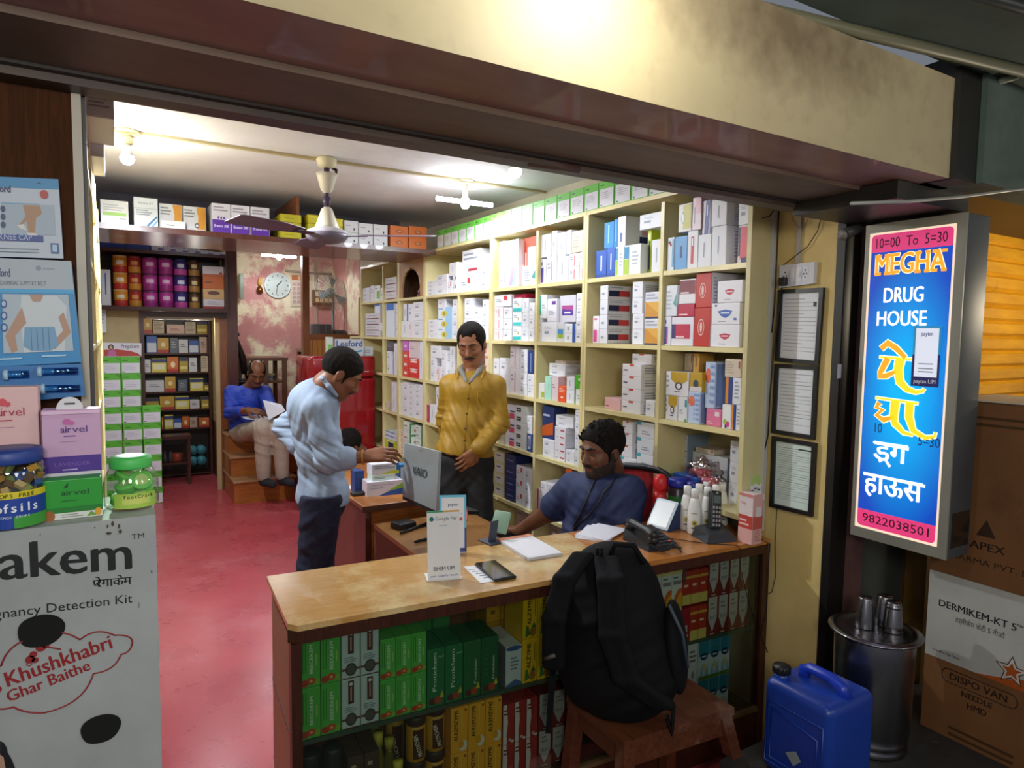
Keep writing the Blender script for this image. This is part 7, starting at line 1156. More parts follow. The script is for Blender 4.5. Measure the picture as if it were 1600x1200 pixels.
b = MB(); m = WHT; b.text('ड', F_(.30, .243, 5), UY, UZ, .088, m, bold=True); b.text('ग', F_(.50, .243, 5), UY, UZ, .088, m, bold=True); stroke(b, [(.20, .300), (.62, .295)], .04, m); stroke(b, [(.27, .238), (.34, .250), (.41, .226)], .035, m); b.build('white_hindi_word', t)
b = MB(); b.text('हाऊस', F_(.45, .128, 5), UY, UZ, .090, WHT, fit=Ws * .70, bold=True); stroke(b, [(.08, .189), (.83, .184)], .035, WHT); b.build('white_hindi_word', t)
b = MB(); stxt(b, '9822038501', .5, .025, .036, INKS, .80, 5); stxt(b, '10', .24, .335, .040, M('#0c3a78', .6), .09, 5); stxt(b, '5=30', .84, .312, .038, M('#0c3a78', .6), .24, 5); b.build('handwritten_number', t)['kind'] = 'stuff'
t2 = thing('payment_sticker', 'white and navy payment sticker stuck on the lit sign', 'sticker'); b = MB(); qd(b, .60, .50, .91, .69, M('#35aee4', .4), 8); qd(b, .60, .50, .91, .60, M('#2a2a72', .4), 9); qd(b, .63, .53, .885, .683, lit('#c4c8d6', .8), 10)
b.text('paytm', F_(.755, .66, 11), UY, UZ, .016, '#2a4a8a', fit=Ws * .13, bold=True); b.text('paytm UPI', F_(.755, .51, 11), UY, UZ, .016, '#d8d8e8', fit=Ws * .24, bold=True)
for v in (.57, .555, .545): qd(b, .675, v, .84, v + .003, M('#8a90a0', .5), 11)
b.build('sticker_sheet', t2)
t3 = thing('tape_patch', 'clear tape and torn print wrapped round the sign casing corner', 'tape'); b = MB(); b.box(XS_ + .02, Y0s - .0015, Z0s + .03, XS_ + .115, Y0s - .0008, Z0s + .13, glass('m_tape', '#c8ccd0', .2, .15)); b.quad((XS_ + .04, Y0s - .0006, Z0s + .05), (XS_ + .10, Y0s - .0006, Z0s + .05), (XS_ + .10, Y0s - .0006, Z0s + .10), (XS_ + .04, Y0s - .0006, Z0s + .10), '#5a3a34'); b.build('tape_film', t3)
# ---------------------------------------------------------------- steel drum with tumblers, jerry can, cartons on the plinth
ZP = .4004
STEEL = noisy('m_steel', '#8e8c90', '#7c7a7e', 5, .22, (1, 1, .4), metal=1., rough2=.34)
c = Vector((1.912, 1.085, ZP)); t = thing('steel_drum', 'steel water drum with flat lid standing before the grey column', 'drum', c)
b = MB(); b.lathe([(.098, 0), (.10, .004), (.10, .018), (.096, .022), (.10, .028), (.10, .04), (.097, .044), (.104, .06), (.108, .337), (.106, .343)], STEEL, n=40); b.build('body', t)
b = MB(); b.lathe([(.108, .337), (.124, .341), (.126, .345), (.124, .348), (.10, .351), (.094, .347), (.07, .348), (0, .348)], STEEL, n=40); b.build('lid', t)
for k, (x, y, lb) in enumerate(((-.018, .022, 'upturned steel tumbler on the drum lid, standing alone'), (.028, -.035, 'front one of two close steel tumblers on the drum lid'), (.052, .005, 'rear one of two close steel tumblers on the drum lid'))):
    t = thing('steel_tumbler', lb, 'tumbler', c + Vector((x, y, .3485)), group='steel tumblers on the drum'); b = MB(); b.lathe([(.027, 0), (.0275, .003), (.0265, .006), (.0265, .012), (.0275, .015), (.0262, .02), (.020, .085), (.0185, .088), (0, .088)] if k else [(.027, 0), (.0265, .004), (.0195, .088), (.018, .091), (0, .091)], STEEL, n=28); b.build('cup', t)
    if k == 1: b = MB(); b.lathe([(.0215, .070), (.0225, .072), (.0225, .076), (.0215, .078)], STEEL, n=28, caps=False); b.build('rolled_rim', t)
# jerry can
JB = noisy('m_jerry_blue', '#1b3fa0', '#17388f', 2, .35, c3='#2a4a90', scale3=6, lo3=.62, hi3=.75)
t = thing('jerry_can', 'blue plastic jerry can with black cap on the street plinth', 'jerry can', (1.635, 1.072, ZP), -math.pi / 2)
bm = bmesh.new(); bmesh.ops.create_cube(bm, size=1)
w, d, h = .205, .205, .262
for v in bm.verts:
    v.co = Vector((v.co.x * w, v.co.y * d, (v.co.z + .5) * h))
bmesh.ops.bevel(bm, geom=bm.edges[:], offset=.026, segments=5, profile=.5, affect='EDGES')
bm.verts.index_update(); b = MB(); b.add([v.co.copy() for v in bm.verts], [tuple(v.index for v in f.verts) for f in bm.faces], JB, True); bm.free(); b.build('body', t)
b = MB(); hp = [(-.045, 0, h - .006), (-.045, 0, h + .018), (-.028, 0, h + .028), (.03, 0, h + .028), (.065, 0, h + .018), (.075, 0, h - .008)]; b.tube(hp, [.017, .016, .014, .014, .016, .02], M('#1a38b0', .35), 14); b.build('handle', t)
b = MB(); b.cyl((-.075, -.06, h - .012), (-.075, -.06, h + .010), .020, JB, 20); b.build('neck', t); b = MB(); b.cyl((-.075, -.06, h + .010), (-.075, -.06, h + .030), .0225, '#141518', 20)
for k in range(16): a = k * math.pi / 8; b.box(-.075 + .022 * math.cos(a) - .002, -.06 + .022 * math.sin(a) - .002, h + .011, -.075 + .022 * math.cos(a) + .002, -.06 + .022 * math.sin(a) + .002, h + .028, '#1c1d20')
b.build('cap', t)
b = MB()
for (P) in ([(-.085, .03), (.085, .03), (.085, .205), (-.085, .205)], [(-.07, .045), (.07, .045), (.07, .165), (-.07, .185)]): b.tube([(x, -d / 2 - .001, z) for x, z in P], .003, JB, 6, closed=True)
b.build('moulded_panel', t); b = MB(); b.poly([(-.02, -d / 2 - .0025, .085), (.012, -d / 2 - .0025, .105), (.028, -d / 2 - .0025, .085), (.006, -d / 2 - .0025, .06)], '#8a9498'); b.build('torn_label', t)
# cartons stacked at the photo edge, faces towards the entrance
KR = noisy('m_kraft_board', '#7a4e28', '#6c4422', 4, .7, c3='#5a3618', scale3=3, lo3=.6, hi3=.75); XK = 2.14; DKX = .35
def big(label, z0, z1, m, y1, pr=None, y0=.35, pr_b=None):
    t = thing('stock_carton', label, 'carton', (XK, y0, z0), group='stock cartons on the street plinth'); b = MB(); b.box(0, 0, .0005, DKX, y1 - y0, z1 - z0 - .0005, m); b.build('carton', t)
    if pr: b = MB(); pr(b, y1 - y0, z1 - z0); b.build('print', t)
    if pr_b: b = MB(); pr_b(b, y1 - y0, z1 - z0); b.build('star_print', t)
def K_(yy, zz, L, k=1): return Vector((-.0006 * k, L - yy, zz))
V_ = Vector((0, -1, 0))
def pr1(b, L, H):
    b.text('DISPO VAN', K_(.15, .182, L), V_, UZ, .030, '#2a1c14', fit=.15, bold=True); b.text('NEEDLE', K_(.15, .146, L), V_, UZ, .024, '#2a1c14', fit=.08, bold=True); b.text('HMD', K_(.152, .116, L), V_, UZ, .026, '#2a1c14', fit=.05, bold=True)
    P = [(.068 + .015 * math.cos(a), .192 + .02 * math.sin(a)) for a in np.linspace(math.pi / 2, math.pi * 1.5, 9)] + [(.236 - .015 * math.cos(a), .192 - .02 * math.sin(a)) for a in np.linspace(math.pi / 2, math.pi * 1.5, 9)]; b.tube([K_(y, z, L) for y, z in P], .0013, '#2a1c14', 5, closed=True)
    for v in (.20, .22): b.quad(K_(.08, H - v, L), K_(.25, H - v, L), K_(.25, H - v + .008, L), K_(.08, H - v + .008, L), '#4a3018')
def pr2(b, L, H):
    b.text('DERMIKEM-KT 5', K_(.134, .163, L), V_, UZ, .030, '#1c1c20', fit=.203, bold=True); b.text('डर्मीकेम केटी 5 नीओ', K_(.144, .130, L), V_, UZ, .022, '#2a2a2c', fit=.13); b.text('Neo', K_(.248, .178, L), V_, UZ, .012, '#2a2a2c', fit=.02); b.text('12 x 48 x 15g Tubes', K_(.06, .020, L), V_, UZ, .010, '#2a2a2c', fit=.075, bold=True)
def pr2b(b, L, H):
    b.poly([K_(.14, .0, L), K_(.36, .0, L), K_(.36, .07, L), K_(.23, .022, L)], '#a85018')
    cy, cz = .232, .046; st = lambda r1, r2, k, m: b.poly([K_(cy + (r1 if i % 2 == 0 else r2) * math.sin(i * math.pi / 5), cz + .0 + (r1 if i % 2 == 0 else r2) * math.cos(i * math.pi / 5), L, k) for i in range(10)], m)
    st(.044, .02, 2, '#4a2a14'); st(.038, .017, 3, '#c4bcb4'); st(.025, .011, 4, '#a85018')
def pr3(b, L, H):
    b.text('APEX', K_(.15, .10, L), V_, UZ, .032, '#2a1a10', fit=.09, bold=True); b.text('PHARMA PVT. LTD.', K_(.17, .055, L), V_, UZ, .024, '#2a1a10', fit=.26); b.poly([K_(.12, .14, L), K_(.145, .19, L), K_(.17, .14, L)], '#3a2414')
    for v in (H - .05, H - .07): b.quad(K_(.1, v, L), K_(.25, v, L), K_(.25, v + .008, L), K_(.1, v + .008, L), '#4a3018')
WK = noisy('m_white_carton_board', '#b0aea8', '#a4a29c', 4, .6)
zb1 = ZP; zt1 = at(1450, 1022, 0, XK).z; zt2 = at(1453, 889, 0, XK).z; y1 = at(1453, 889, 0, XK).y
big('brown needle carton with oval printed heading, lowest of the street stack', zb1, zt1, KR, y1, pr1)
big('white ointment carton with orange star, middle of the street stack', zt1, zt2, WK, y1, pr2, pr_b=pr2b)
zt3 = at(1540, 628, 0, XK).z
big('large plain brown carton on top of the white one in the street stack', zt2, zt3, KR, y1, pr3)
tag(MB().hexa([(XK - .01, .38, zt3 + .0005), (XK + .3, .38, zt3 + .0005), (XK + .3, y1 - .02, zt3 + .0005), (XK - .01, y1 - .02, zt3 + .0005), (XK - .01, .38, zt3 + .004), (XK + .3, .38, zt3 + .004), (XK + .3, y1 - .02, zt3 + .004), (XK - .01, y1 - .02, zt3 + .004)], '#b8b0a4').build('carton_sheet'), 'pale sheet lying on the topmost street carton', 'paper')
tag(MB().box(XK + .05, .62, zt3 + .0045, XK + .18, .70, zt3 + .075, '#1c1a1a', .01).build('black_pouch'), 'black pouch standing on the topmost street carton', 'pouch')
tag(MB().tube([at(1330, 318, 1, .86), at(1420, 315, 1, .86), at(1500, 308, 1, .86), at(1560, 300, 1, .86), at(1640, 290, 1, .86)], .004, '#8a8a84', 6).build('overhead_cable'), 'grey cable strung under the green board above the sign', 'cable')
# ---------------------------------------------------------------- wooden stool and the black backpack on it
ZS = .545; sc_ = [at(858, 1062, 2, ZS), at(975, 1160, 2, ZS), at(1142, 1107, 2, ZS), at(1060, 1056, 2, ZS)]
WS = noisy('m_stool_wood', '#6a3a24', '#532b1a', 6, .4, (9, 1.5, 9), wave=True, c3='#8a6a5a', scale3=4, lo3=.55, hi3=.7, coat=.15)
O_ = sc_[1]; ex = (sc_[2] - sc_[1]); ey = (sc_[0] - sc_[1])
t = thing('wooden_stool', 'worn wooden stool in front of the counter carrying the backpack', 'stool', O_)
ey = ey.normalized() * .265; ex = ex.normalized() * .385
b = MB(); z = Vector((0, 0, .024)); P4 = [Vector((0, 0, -.024)), ex - z, ex + ey - z, ey - z, Vector((0, 0, 0)), ex.copy(), ex + ey, ey.copy()]; b.hexa(P4, WS); b.build('seat', t)
for (i, j) in ((.06, .08), (.94, .08), (.94, .92), (.06, .92)):
    p = ex * i + ey * j; o = (ex * (i - .5) + ey * (j - .5)) * .16; b = MB(); bt = p + o; ub = ex.normalized() * .018; vb = ey.normalized() * .018; zb_ = FL - ZS if bt.y + O_.y > 1.245 or bt.x + O_.x < 1.45 else (.4 - ZS)
    if bt.y + O_.y < 1.245 and bt.x + O_.x < 1.45: zb_ = -.0495 - ZS
    b.hexa([bt - ub - vb + Vector((0, 0, zb_)), bt + ub - vb + Vector((0, 0, zb_)), bt + ub + vb + Vector((0, 0, zb_)), bt - ub + vb + Vector((0, 0, zb_)), p - ub - vb - z, p + ub - vb - z, p + ub + vb - z, p - ub + vb - z], WS); b.build('leg', t)
for j in (.08, .92): b = MB(); u = ey * j; b.hexa([u + ex * .06 + ey * s_ + Vector((0, 0, q_)) if 0 else u + ex * e_ + ey * s_ + Vector((0, 0, q_)) for q_ in (-.085, -.024) for e_, s_ in ((.06, -.03), (.94, -.03), (.94, .03), (.06, .03))], WS); b.build('apron', t)
for i in (.06, .94): b = MB(); u = ex * i; b.hexa([u + ey * e_ + ex * s_ + Vector((0, 0, q_)) for q_ in (-.085, -.024) for s_, e_ in ((-.02, .10), (.02, .10), (.02, .90), (-.02, .90))], WS); b.build('apron', t)
# ================================================================ people: smooth blended bodies, meshed by surface nets
def nrmv(v): v = np.asarray(v, float); return v / np.linalg.norm(v)
class SDF:
    def __init__(s, h=.004): s.h = h; s.P = []
    def cap(s, a, b, r0, r1=None, k=.02): s.P.append(('c', np.array(a, float), np.array(b, float), r0, r0 if r1 is None else r1, k)); return s
    def ell(s, c, r, A=None, k=.02): s.P.append(('e', np.array(c, float), np.array(r, float), np.eye(3) if A is None else np.array(A, float), k)); return s
    def sub(s, c, r, A=None, k=.01): s.P.append(('x', np.array(c, float), np.array(r, float), np.eye(3) if A is None else np.array(A, float), k)); return s
    def cutp(s, p, n, k=.006): s.P.append(('p', np.array(p, float), nrmv(n), k)); return s
    def fold(s, c, rad, d, freq, amp): s.P.append(('f', np.array(c, float), rad, nrmv(d), freq * (1.7 if amp > .002 else 1), amp * (.95 if amp > .002 else .45))); return s
    def mesh(s, smooth=1):
        h = s.h; lo = np.full(3, 1e9); hi = -lo
        for p in s.P:
            if p[0] == 'c': m = max(p[3], p[4]); lo = np.minimum(lo, np.minimum(p[1], p[2]) - m); hi = np.maximum(hi, np.maximum(p[1], p[2]) + m)
            elif p[0] == 'e': m = p[2].max(); lo = np.minimum(lo, p[1] - m); hi = np.maximum(hi, p[1] + m)
        lo -= 4 * h; hi += 4 * h; n = np.ceil((hi - lo) / h).astype(int) + 1; D = np.full(n, .2, np.float32)
        def sub(a, b):
            i0 = np.clip(((a - lo) / h).astype(int), 0, n - 1); i1 = np.clip(np.ceil((b - lo) / h).astype(int) + 1, 1, n)
            sl = tuple(slice(p, q) for p, q in zip(i0, i1)); g = np.meshgrid(*[lo[d] + h * np.arange(i0[d], i1[d]) for d in range(3)], indexing='ij', sparse=True); return sl, g
        for p in s.P:
            if p[0] == 'c':
                _, a, b, r0, r1, k = p; m = max(r0, r1) + k + 3 * h; sl, g = sub(np.minimum(a, b) - m, np.maximum(a, b) + m); ba = b - a; L = max(ba @ ba, 1e-12)
                t = np.clip(sum((g[d] - a[d]) * ba[d] for d in range(3)) / L, 0, 1); d_ = np.sqrt(sum((g[d] - a[d] - ba[d] * t) ** 2 for d in range(3))) - (r0 + (r1 - r0) * t)
            elif p[0] in 'ex':
                _, c, r, A, k = p; m = r.max() + k + 3 * h; sl, g = sub(c - m, c + m)
                q = [sum((g[d] - c[d]) * A[i][d] for d in range(3)) for i in range(3)]
                k0 = np.sqrt(sum((q[i] / r[i]) ** 2 for i in range(3))); k1 = np.sqrt(sum((q[i] / r[i] ** 2) ** 2 for i in range(3))); d_ = k0 * (k0 - 1) / np.maximum(k1, 1e-6)
            elif p[0] == 'p':
                g = np.meshgrid(*[lo[d] + h * np.arange(n[d]) for d in range(3)], indexing='ij', sparse=True); d_ = sum((g[d] - p[1][d]) * p[2][d] for d in range(3)); D = np.maximum(D, d_).astype(np.float32); continue
            else:
                _, c, rad, dr, fq, amp = p; sl, g = sub(c - rad * 1.6, c + rad * 1.6); rr = sum((g[d] - c[d]) ** 2 for d in range(3)); o = nrmv(np.cross(dr, [.31, .52, .79]))
                u = sum((g[d] - c[d]) * dr[d] for d in range(3)); w = sum((g[d] - c[d]) * o[d] for d in range(3))
                D[sl] += (amp * np.exp(-rr / (rad * rad) * 1.2) * (np.sin(fq * u + 2.2 * np.sin(9 * w + fq * .1)) + .5 * np.sin(1.9 * fq * u + 14 * w))).astype(np.float32); continue
            cur = D[sl]; d_ = d_.astype(np.float32)
            if p[0] == 'x': e = np.maximum(k - np.abs(cur + d_), 0) / k; D[sl] = np.maximum(cur, -d_) + e * e * k * .25
            else: e = np.maximum(k - np.abs(cur - d_), 0) / k; D[sl] = np.minimum(cur, d_) - e * e * k * .25
        S_ = D < 0; c8 = [S_[i:n[0] - 1 + i, j:n[1] - 1 + j, k:n[2] - 1 + k] for i in (0, 1) for j in (0, 1) for k in (0, 1)]
        cnt = sum(c.astype(np.int8) for c in c8); act = (cnt > 0) & (cnt < 8); idx = np.argwhere(act); vid = np.full(act.shape, -1, np.int64); vid[act] = np.arange(len(idx))
        acc = np.zeros((len(idx), 3)); num = np.zeros(len(idx)); offs = [(i, j, k) for i in (0, 1) for j in (0, 1) for k in (0, 1)]
        for a in range(8):
            for ax in range(3):
                oa = offs[a]
                if oa[ax]: continue
                ob = list(oa); ob[ax] = 1; va = D[idx[:, 0] + oa[0], idx[:, 1] + oa[1], idx[:, 2] + oa[2]]; vb = D[idx[:, 0] + ob[0], idx[:, 1] + ob[1], idx[:, 2] + ob[2]]; m = (va < 0) != (vb < 0)
                t = np.where(m, va / np.where(m, va - vb, 1), 0); pt = np.array(oa, float)[None, :].repeat(len(idx), 0); pt[:, ax] += t; acc[m] += pt[m]; num[m] += 1
        V = lo + h * (idx + acc / np.maximum(num, 1)[:, None]); F = []
        for ax in range(3):
            o1, o2 = [d for d in range(3) if d != ax]; sa = [slice(0, n[d]) for d in range(3)]; sb = list(sa); sa[ax] = slice(0, n[ax] - 1); sb[ax] = slice(1, n[ax]); A_ = S_[tuple(sa)]; B_ = S_[tuple(sb)]
            e = np.argwhere(A_ != B_); e = e[(e[:, o1] > 0) & (e[:, o2] > 0) & (e[:, o1] < n[o1] - 1) & (e[:, o2] < n[o2] - 1)]; ins = A_[e[:, 0], e[:, 1], e[:, 2]]
            def vi(d1, d2): q = e.copy(); q[:, o1] -= d1; q[:, o2] -= d2; return vid[q[:, 0], q[:, 1], q[:, 2]]
            Q = np.stack([vi(1, 1), vi(0, 1), vi(0, 0), vi(1, 0)], 1); flip = ins if ax != 1 else ~ins; Q[~flip] = Q[~flip][:, ::-1]; F.append(Q)
        F = np.concatenate(F); F = F[(F >= 0).all(1)]
        for _ in range(smooth):
            su = np.zeros_like(V); ct = np.zeros(len(V))
            for a in range(4):
                for b_ in (1, 3): np.add.at(su, F[:, a], V[F[:, (a + b_) % 4]]); np.add.at(ct, F[:, a], 1)
            V = V * .45 + .55 * su / np.maximum(ct, 1)[:, None]
        return V, F
def sdf_obj(name, sd, mats, parent, loc, fn=None, smooth=1):
    V, F = sd.mesh(smooth); me = bpy.data.meshes.new(name); me.vertices.add(len(V)); me.vertices.foreach_set('co', (V - np.array(loc)).astype(np.float32).ravel()); me.loops.add(F.size); me.loops.foreach_set('vertex_index', F.astype(np.int32).ravel())
    me.polygons.add(len(F)); me.polygons.foreach_set('loop_start', np.arange(0, F.size, 4, dtype=np.int32)); me.polygons.foreach_set('loop_total', np.full(len(F), 4, np.int32)); me.polygons.foreach_set('use_smooth', np.ones(len(F), bool))
    for m in mats: me.materials.append(M(m) if isinstance(m, str) else m)
    if fn is not None: me.polygons.foreach_set('material_index', fn(V[F].mean(1)).astype(np.int32))
    me.update(calc_edges=True); me.validate(); o = bpy.data.objects.new(name, me); C.objects.link(o); o.parent = parent; return o
SK = {}
def skin(c1, c2): return noisy('m_skin_' + c1.strip('#'), c1, c2, 9, .48, bump=.02)
R0 = np.array([.8584, -.5128, 0]); R0 /= np.linalg.norm(R0); F0 = np.array([.5124, .8556, 0]); F0 /= np.linalg.norm(F0); ZU = np.array([0, 0, 1.])
A = lambda x, y, d: np.array(atd(x, y, d))
class Head:
    """head frame: c centre at eye height, f face direction, u crown direction, r the person's left-to-right side axis"""
    def __init__(s, c, fh, pitch, roll=0, k=.893):
        s.c = np.array(c); fh = nrmv(fh); p = math.radians(pitch); s.f = fh * math.cos(p) - ZU * math.sin(p); u = fh * math.sin(p) + ZU * math.cos(p); r = np.cross(s.f, u); a = math.radians(roll); s.u = u * math.cos(a) + r * math.sin(a); s.r = np.cross(s.f, s.u); s.k = k
    def p(s, f, r, u): return s.c + s.k * (s.f * f + s.r * r + s.u * u)
    def ax(s): return np.array([s.f, s.r, s.u])
    def R(s, *v): return [x * s.k for x in v]
    def loc(s, P): q = (P - s.c) / s.k; return q @ s.f, q @ s.r, q @ s.u
def add_head(sd, H, jaw=1., fat=1.):
    k = H.k; X = H.ax()
    sd.ell(H.p(-.012, 0, .035), H.R(.098, .076, .086), X, .03 * k).ell(H.p(.022, 0, -.03), H.R(.068, .062 * fat, .085), X, .035 * k).ell(H.p(.035, 0, -.072), H.R(.05, .046 * jaw, .040), X, .03 * k).ell(H.p(.07, 0, -.096), H.R(.02, .024, .018), X, .02 * k)
    for q in (-1, 1):
        sd.cap(H.p(.0, q * .055, -.055), H.p(.06, q * .022, -.096), .014 * k, .012 * k, .03 * k).ell(H.p(.062, q * .038, -.025), H.R(.024, .024, .02), X, .02 * k).cap(H.p(.083, q * .012, .022), H.p(.072, q * .045, .022), .011 * k, .009 * k, .014 * k)
        sd.sub(H.p(.098, q * .033, .002), H.R(.022, .017, .010), X, .010 * k)
        sd.ell(H.p(.072, q * .032, .001), H.R(.0145, .016, .0115), X, .004 * k)
        sd.ell(H.p(-.006, q * .077, -.008), H.R(.020, .009, .032), X, .008 * k).sub(H.p(.002, q * .0865, -.006), H.R(.011, .005, .018), X, .005 * k)
        sd.ell(H.p(.092, q * .0125, -.037), H.R(.010, .008, .008), X, .006 * k)
    sd.cap(H.p(.086, 0, .008), H.p(.107, 0, -.031), .0085 * k, .012 * k, .012 * k).ell(H.p(.085, 0, -.058), H.R(.012, .024, .007), X, .006 * k).ell(H.p(.082, 0, -.069), H.R(.011, .020, .007), X, .006 * k).cap(H.p(-.02, 0, -.05), H.p(-.035, 0, -.12), .055 * k, .055 * k, .03 * k)
def add_hand(sd, w, d, n, thumb, k=.893, curl=(.35, .45, .5, .55), tc=.3, spread=.06, ln=1.):
    """w wrist, d towards the fingers, n the way the palm faces, thumb = +1/-1 side of d x n"""
    w = np.array(w); d = nrmv(d); n = nrmv(np.array(n) - d * np.dot(n, d)); x = np.cross(d, n) * thumb; kk = k * ln
    L = ((.044, .027, .021), (.048, .031, .022), (.044, .029, .021), (.034, .021, .019))
    for i, o in enumerate((.029, .010, -.010, -.028)):
        kn = w + kk * (d * (.088 - .004 * abs(i - 1)) + x * o); sd.cap(w + x * o * .55 * kk + d * .01 * kk, kn, .0145 * k, .0115 * k, .012 * k); a = 0; p = kn; dr = nrmv(d + x * spread * (1.5 - i))
        for j in range(3): a += curl[i] * (.8, 1.1, .9)[j]; v = dr * math.cos(a) + n * math.sin(a); q = p + v * L[i][j] * kk; sd.cap(p, q, (.0092, .0082, .0074)[j] * k, (.0085, .0077, .0066)[j] * k, .0035 * k); p = q
    b0 = w + kk * (d * .022 + x * .022); b1 = b0 + kk * .042 * nrmv(d * .72 + x * .62 + n * tc); b2 = b1 + kk * .031 * nrmv(d * .9 + x * .15 + n * tc * 1.5); b3 = b2 + kk * .024 * nrmv(d * .95 - x * .12 + n * tc * 1.5)
    sd.cap(b0, b1, .0155 * k, .0115 * k, .012 * k).cap(b1, b2, .0105 * k, .0092 * k, .004).cap(b2, b3, .0092 * k, .0072 * k, .004)
def hair_obj(H, par, loc, col='#17130f', bald=0, full=.012, line=.062, extra=None, h=.004):
    sd = SDF(h); X = H.ax(); k = H.k; sd.ell(H.p(-.014, 0, .038), H.R(.098 + full, .077 + full, .086 + full * 1.25), X, .02 * k)
    [sd.fold(H.p(-.01, 0, .05), .16, d_, 330, .0013) for d_ in (H.r + H.f * .3, H.u + H.r * .3, H.f - H.r * .4)]
    for q in (-1, 1): sd.cap(H.p(.020, q * .070, .02), H.p(.024, q * .069, -.035), .009 * k, .004 * k, .01)
    sd.cutp(H.p(0, 0, -.052), -(H.u - H.f * .35), .01)
    for q in (-1, 1): sd.sub(H.p(.0, q * .092, -.02), H.R(.024, .03, .034), X, .006)
    sd.sub(H.p(.118, 0, -.032 + line - .06), H.R(.088, .132, .097), X, .006)
    if bald == 1: sd.sub(H.p(.035, 0, .13), H.R(.12, .072, .09), X, .012)
    if bald == 2:
        for q in (-1, 1): sd.sub(H.p(.10, q * .052, .085), H.R(.05, .03, .045), X, .012)
        sd.sub(H.p(.125, 0, .075), H.R(.05, .07, .04), X, .01)
    if extra: extra(sd)
    return sdf_obj('hair', sd, [noisy('m_hair_' + col.strip('#'), col, '#1e1815', 60, .85, (1, 1, .35), bump=.5, spec=.15)], par, loc, smooth=0)
def face_bits(H, par, loc, col='#15110e', stache=1., brow=1., lids=True, beard=0):
    sd = SDF(.0025); k = H.k
    for q in (-1, 1):
        sd.cap(H.p(.097, q * .014, .0245), H.p(.094, q * .032, .0305), .0042 * k * brow, .0042 * k * brow, .004).cap(H.p(.094, q * .032, .0305), H.p(.078, q * .05, .0255), .0042 * k * brow, .0025 * k, .004)
    o = sdf_obj('eyebrows', sd, [M(col, .6)], par, loc, smooth=0)
    if stache:
        sd = SDF(.0025)
        for q in (-1, 1): sd.cap(H.p(.0985, q * .003, -.048), H.p(.092, q * .020, -.052), .0062 * k * stache, .0055 * k * stache, .005).cap(H.p(.092, q * .020, -.052), H.p(.080, q * .032, -.062), .0055 * k * stache, .003 * k, .004)
        sdf_obj('moustache', sd, [M(col, .6)], par, loc, smooth=0)
    for q in (-1, 1):
        b = MB(); e = H.p(.076, q * .032, .0015); 
        if lids: b.tube([H.p(.0895 - .35 * abs(t_) ** 2 * .0 - .004 * abs(t_ * 2) ** 2, q * (.032 + .013 * t_ * 2), -.0055 - .0015 * (1 - abs(t_ * 2))) - np.array(loc) for t_ in np.linspace(-.5, .5, 7)], .0014 * k, M('#120d0a', .5), 6); b.build('eyelashes', par)
        else:
            b.tube([H.p(.0868 - .004 * abs(t_ * 2) ** 2, q * (.032 + .0095 * t_ * 2), .0005) - np.array(loc) for t_ in np.linspace(-.5, .5, 7)], [.0006, .0016, .0022, .0024, .0022, .0016, .0006], M('#9a8e84', .3), 8); g = nrmv(H.f * .95 - H.u * .05); b.sphere(tuple(H.p(.0812, q * .032, .0008) + g * .0045 * k - np.array(loc)), .0046 * k, M('#1c110b', .15), 12); b.tube([H.p(.0893 - .004 * abs(t_ * 2) ** 2, q * (.032 + .0125 * t_ * 2), .0045 - .003 * abs(t_ * 2) ** 2) - np.array(loc) for t_ in np.linspace(-.5, .5, 7)], .0017 * k, M('#120d0a', .5), 6); b.build('eye', par)
def skinfn(H, beard=0., cut=None):
    def fn(P):
        f, r, u = H.loc(P); m = np.zeros(len(P), int); m[(f > .078) & (abs(r) < .022) & (u < -.054) & (u > -.075)] = 1
        if beard:
            j = .003 * np.sin(f * 900 + r * 700) * np.sin(u * 800 + r * 500)
            m[(u + j < -.030 - .42 * (f - .01)) & (f > -.005) & (u > -.135) & (m == 0) & ~((f > .068) & (u > -.046)) & ~((f > .055) & (u > -.044))] = 2
            m[(u + j < .0) & (f > .004) & (f < .028) & (abs(r) > .05) & (u > -.06)] = 2
        return m
    return fn
def torso(sd, ax, chest, belly, hips, w=(.155, .145, .150), dp=(.100, .105, .105), hh=(.17, .16, .12), k=.06, s=.893):
    """ax rows: side, front, up"""
    for c, a, d, h in zip((chest, belly, hips), w, dp, hh): sd.ell(c, [a * s, d * s, h * s], ax, k)
def limb(sd, pts, rs, k=.03):
    for i in range(len(pts) - 1): sd.cap(pts[i], pts[i + 1], rs[i], rs[i + 1], k)
def axes(side, front): side = nrmv(side); front = nrmv(np.array(front) - side * np.dot(front, side)); return np.array([side, front, np.cross(side, front) * (1 if np.cross(side, front)[2] > 0 else -1)])
def collar(par, loc, pts, r, m, name='collar', sx=1.):
    sd = SDF(.0035)
    for i in range(len(pts) - 1): sd.cap(pts[i], pts[i + 1], r[i], r[i + 1], .008)
    return sdf_obj(name, sd, [m], par, loc)
def ringpts(N, r_, f_, u_, w, d, tilt=.03, n=14, a0=-200, a1=20): return [N + r_ * w * math.cos(math.radians(t)) + f_ * d * math.sin(math.radians(t)) + u_ * tilt * -math.sin(math.radians(t)) for t in np.linspace(a0, a1, n)]
sc = .893
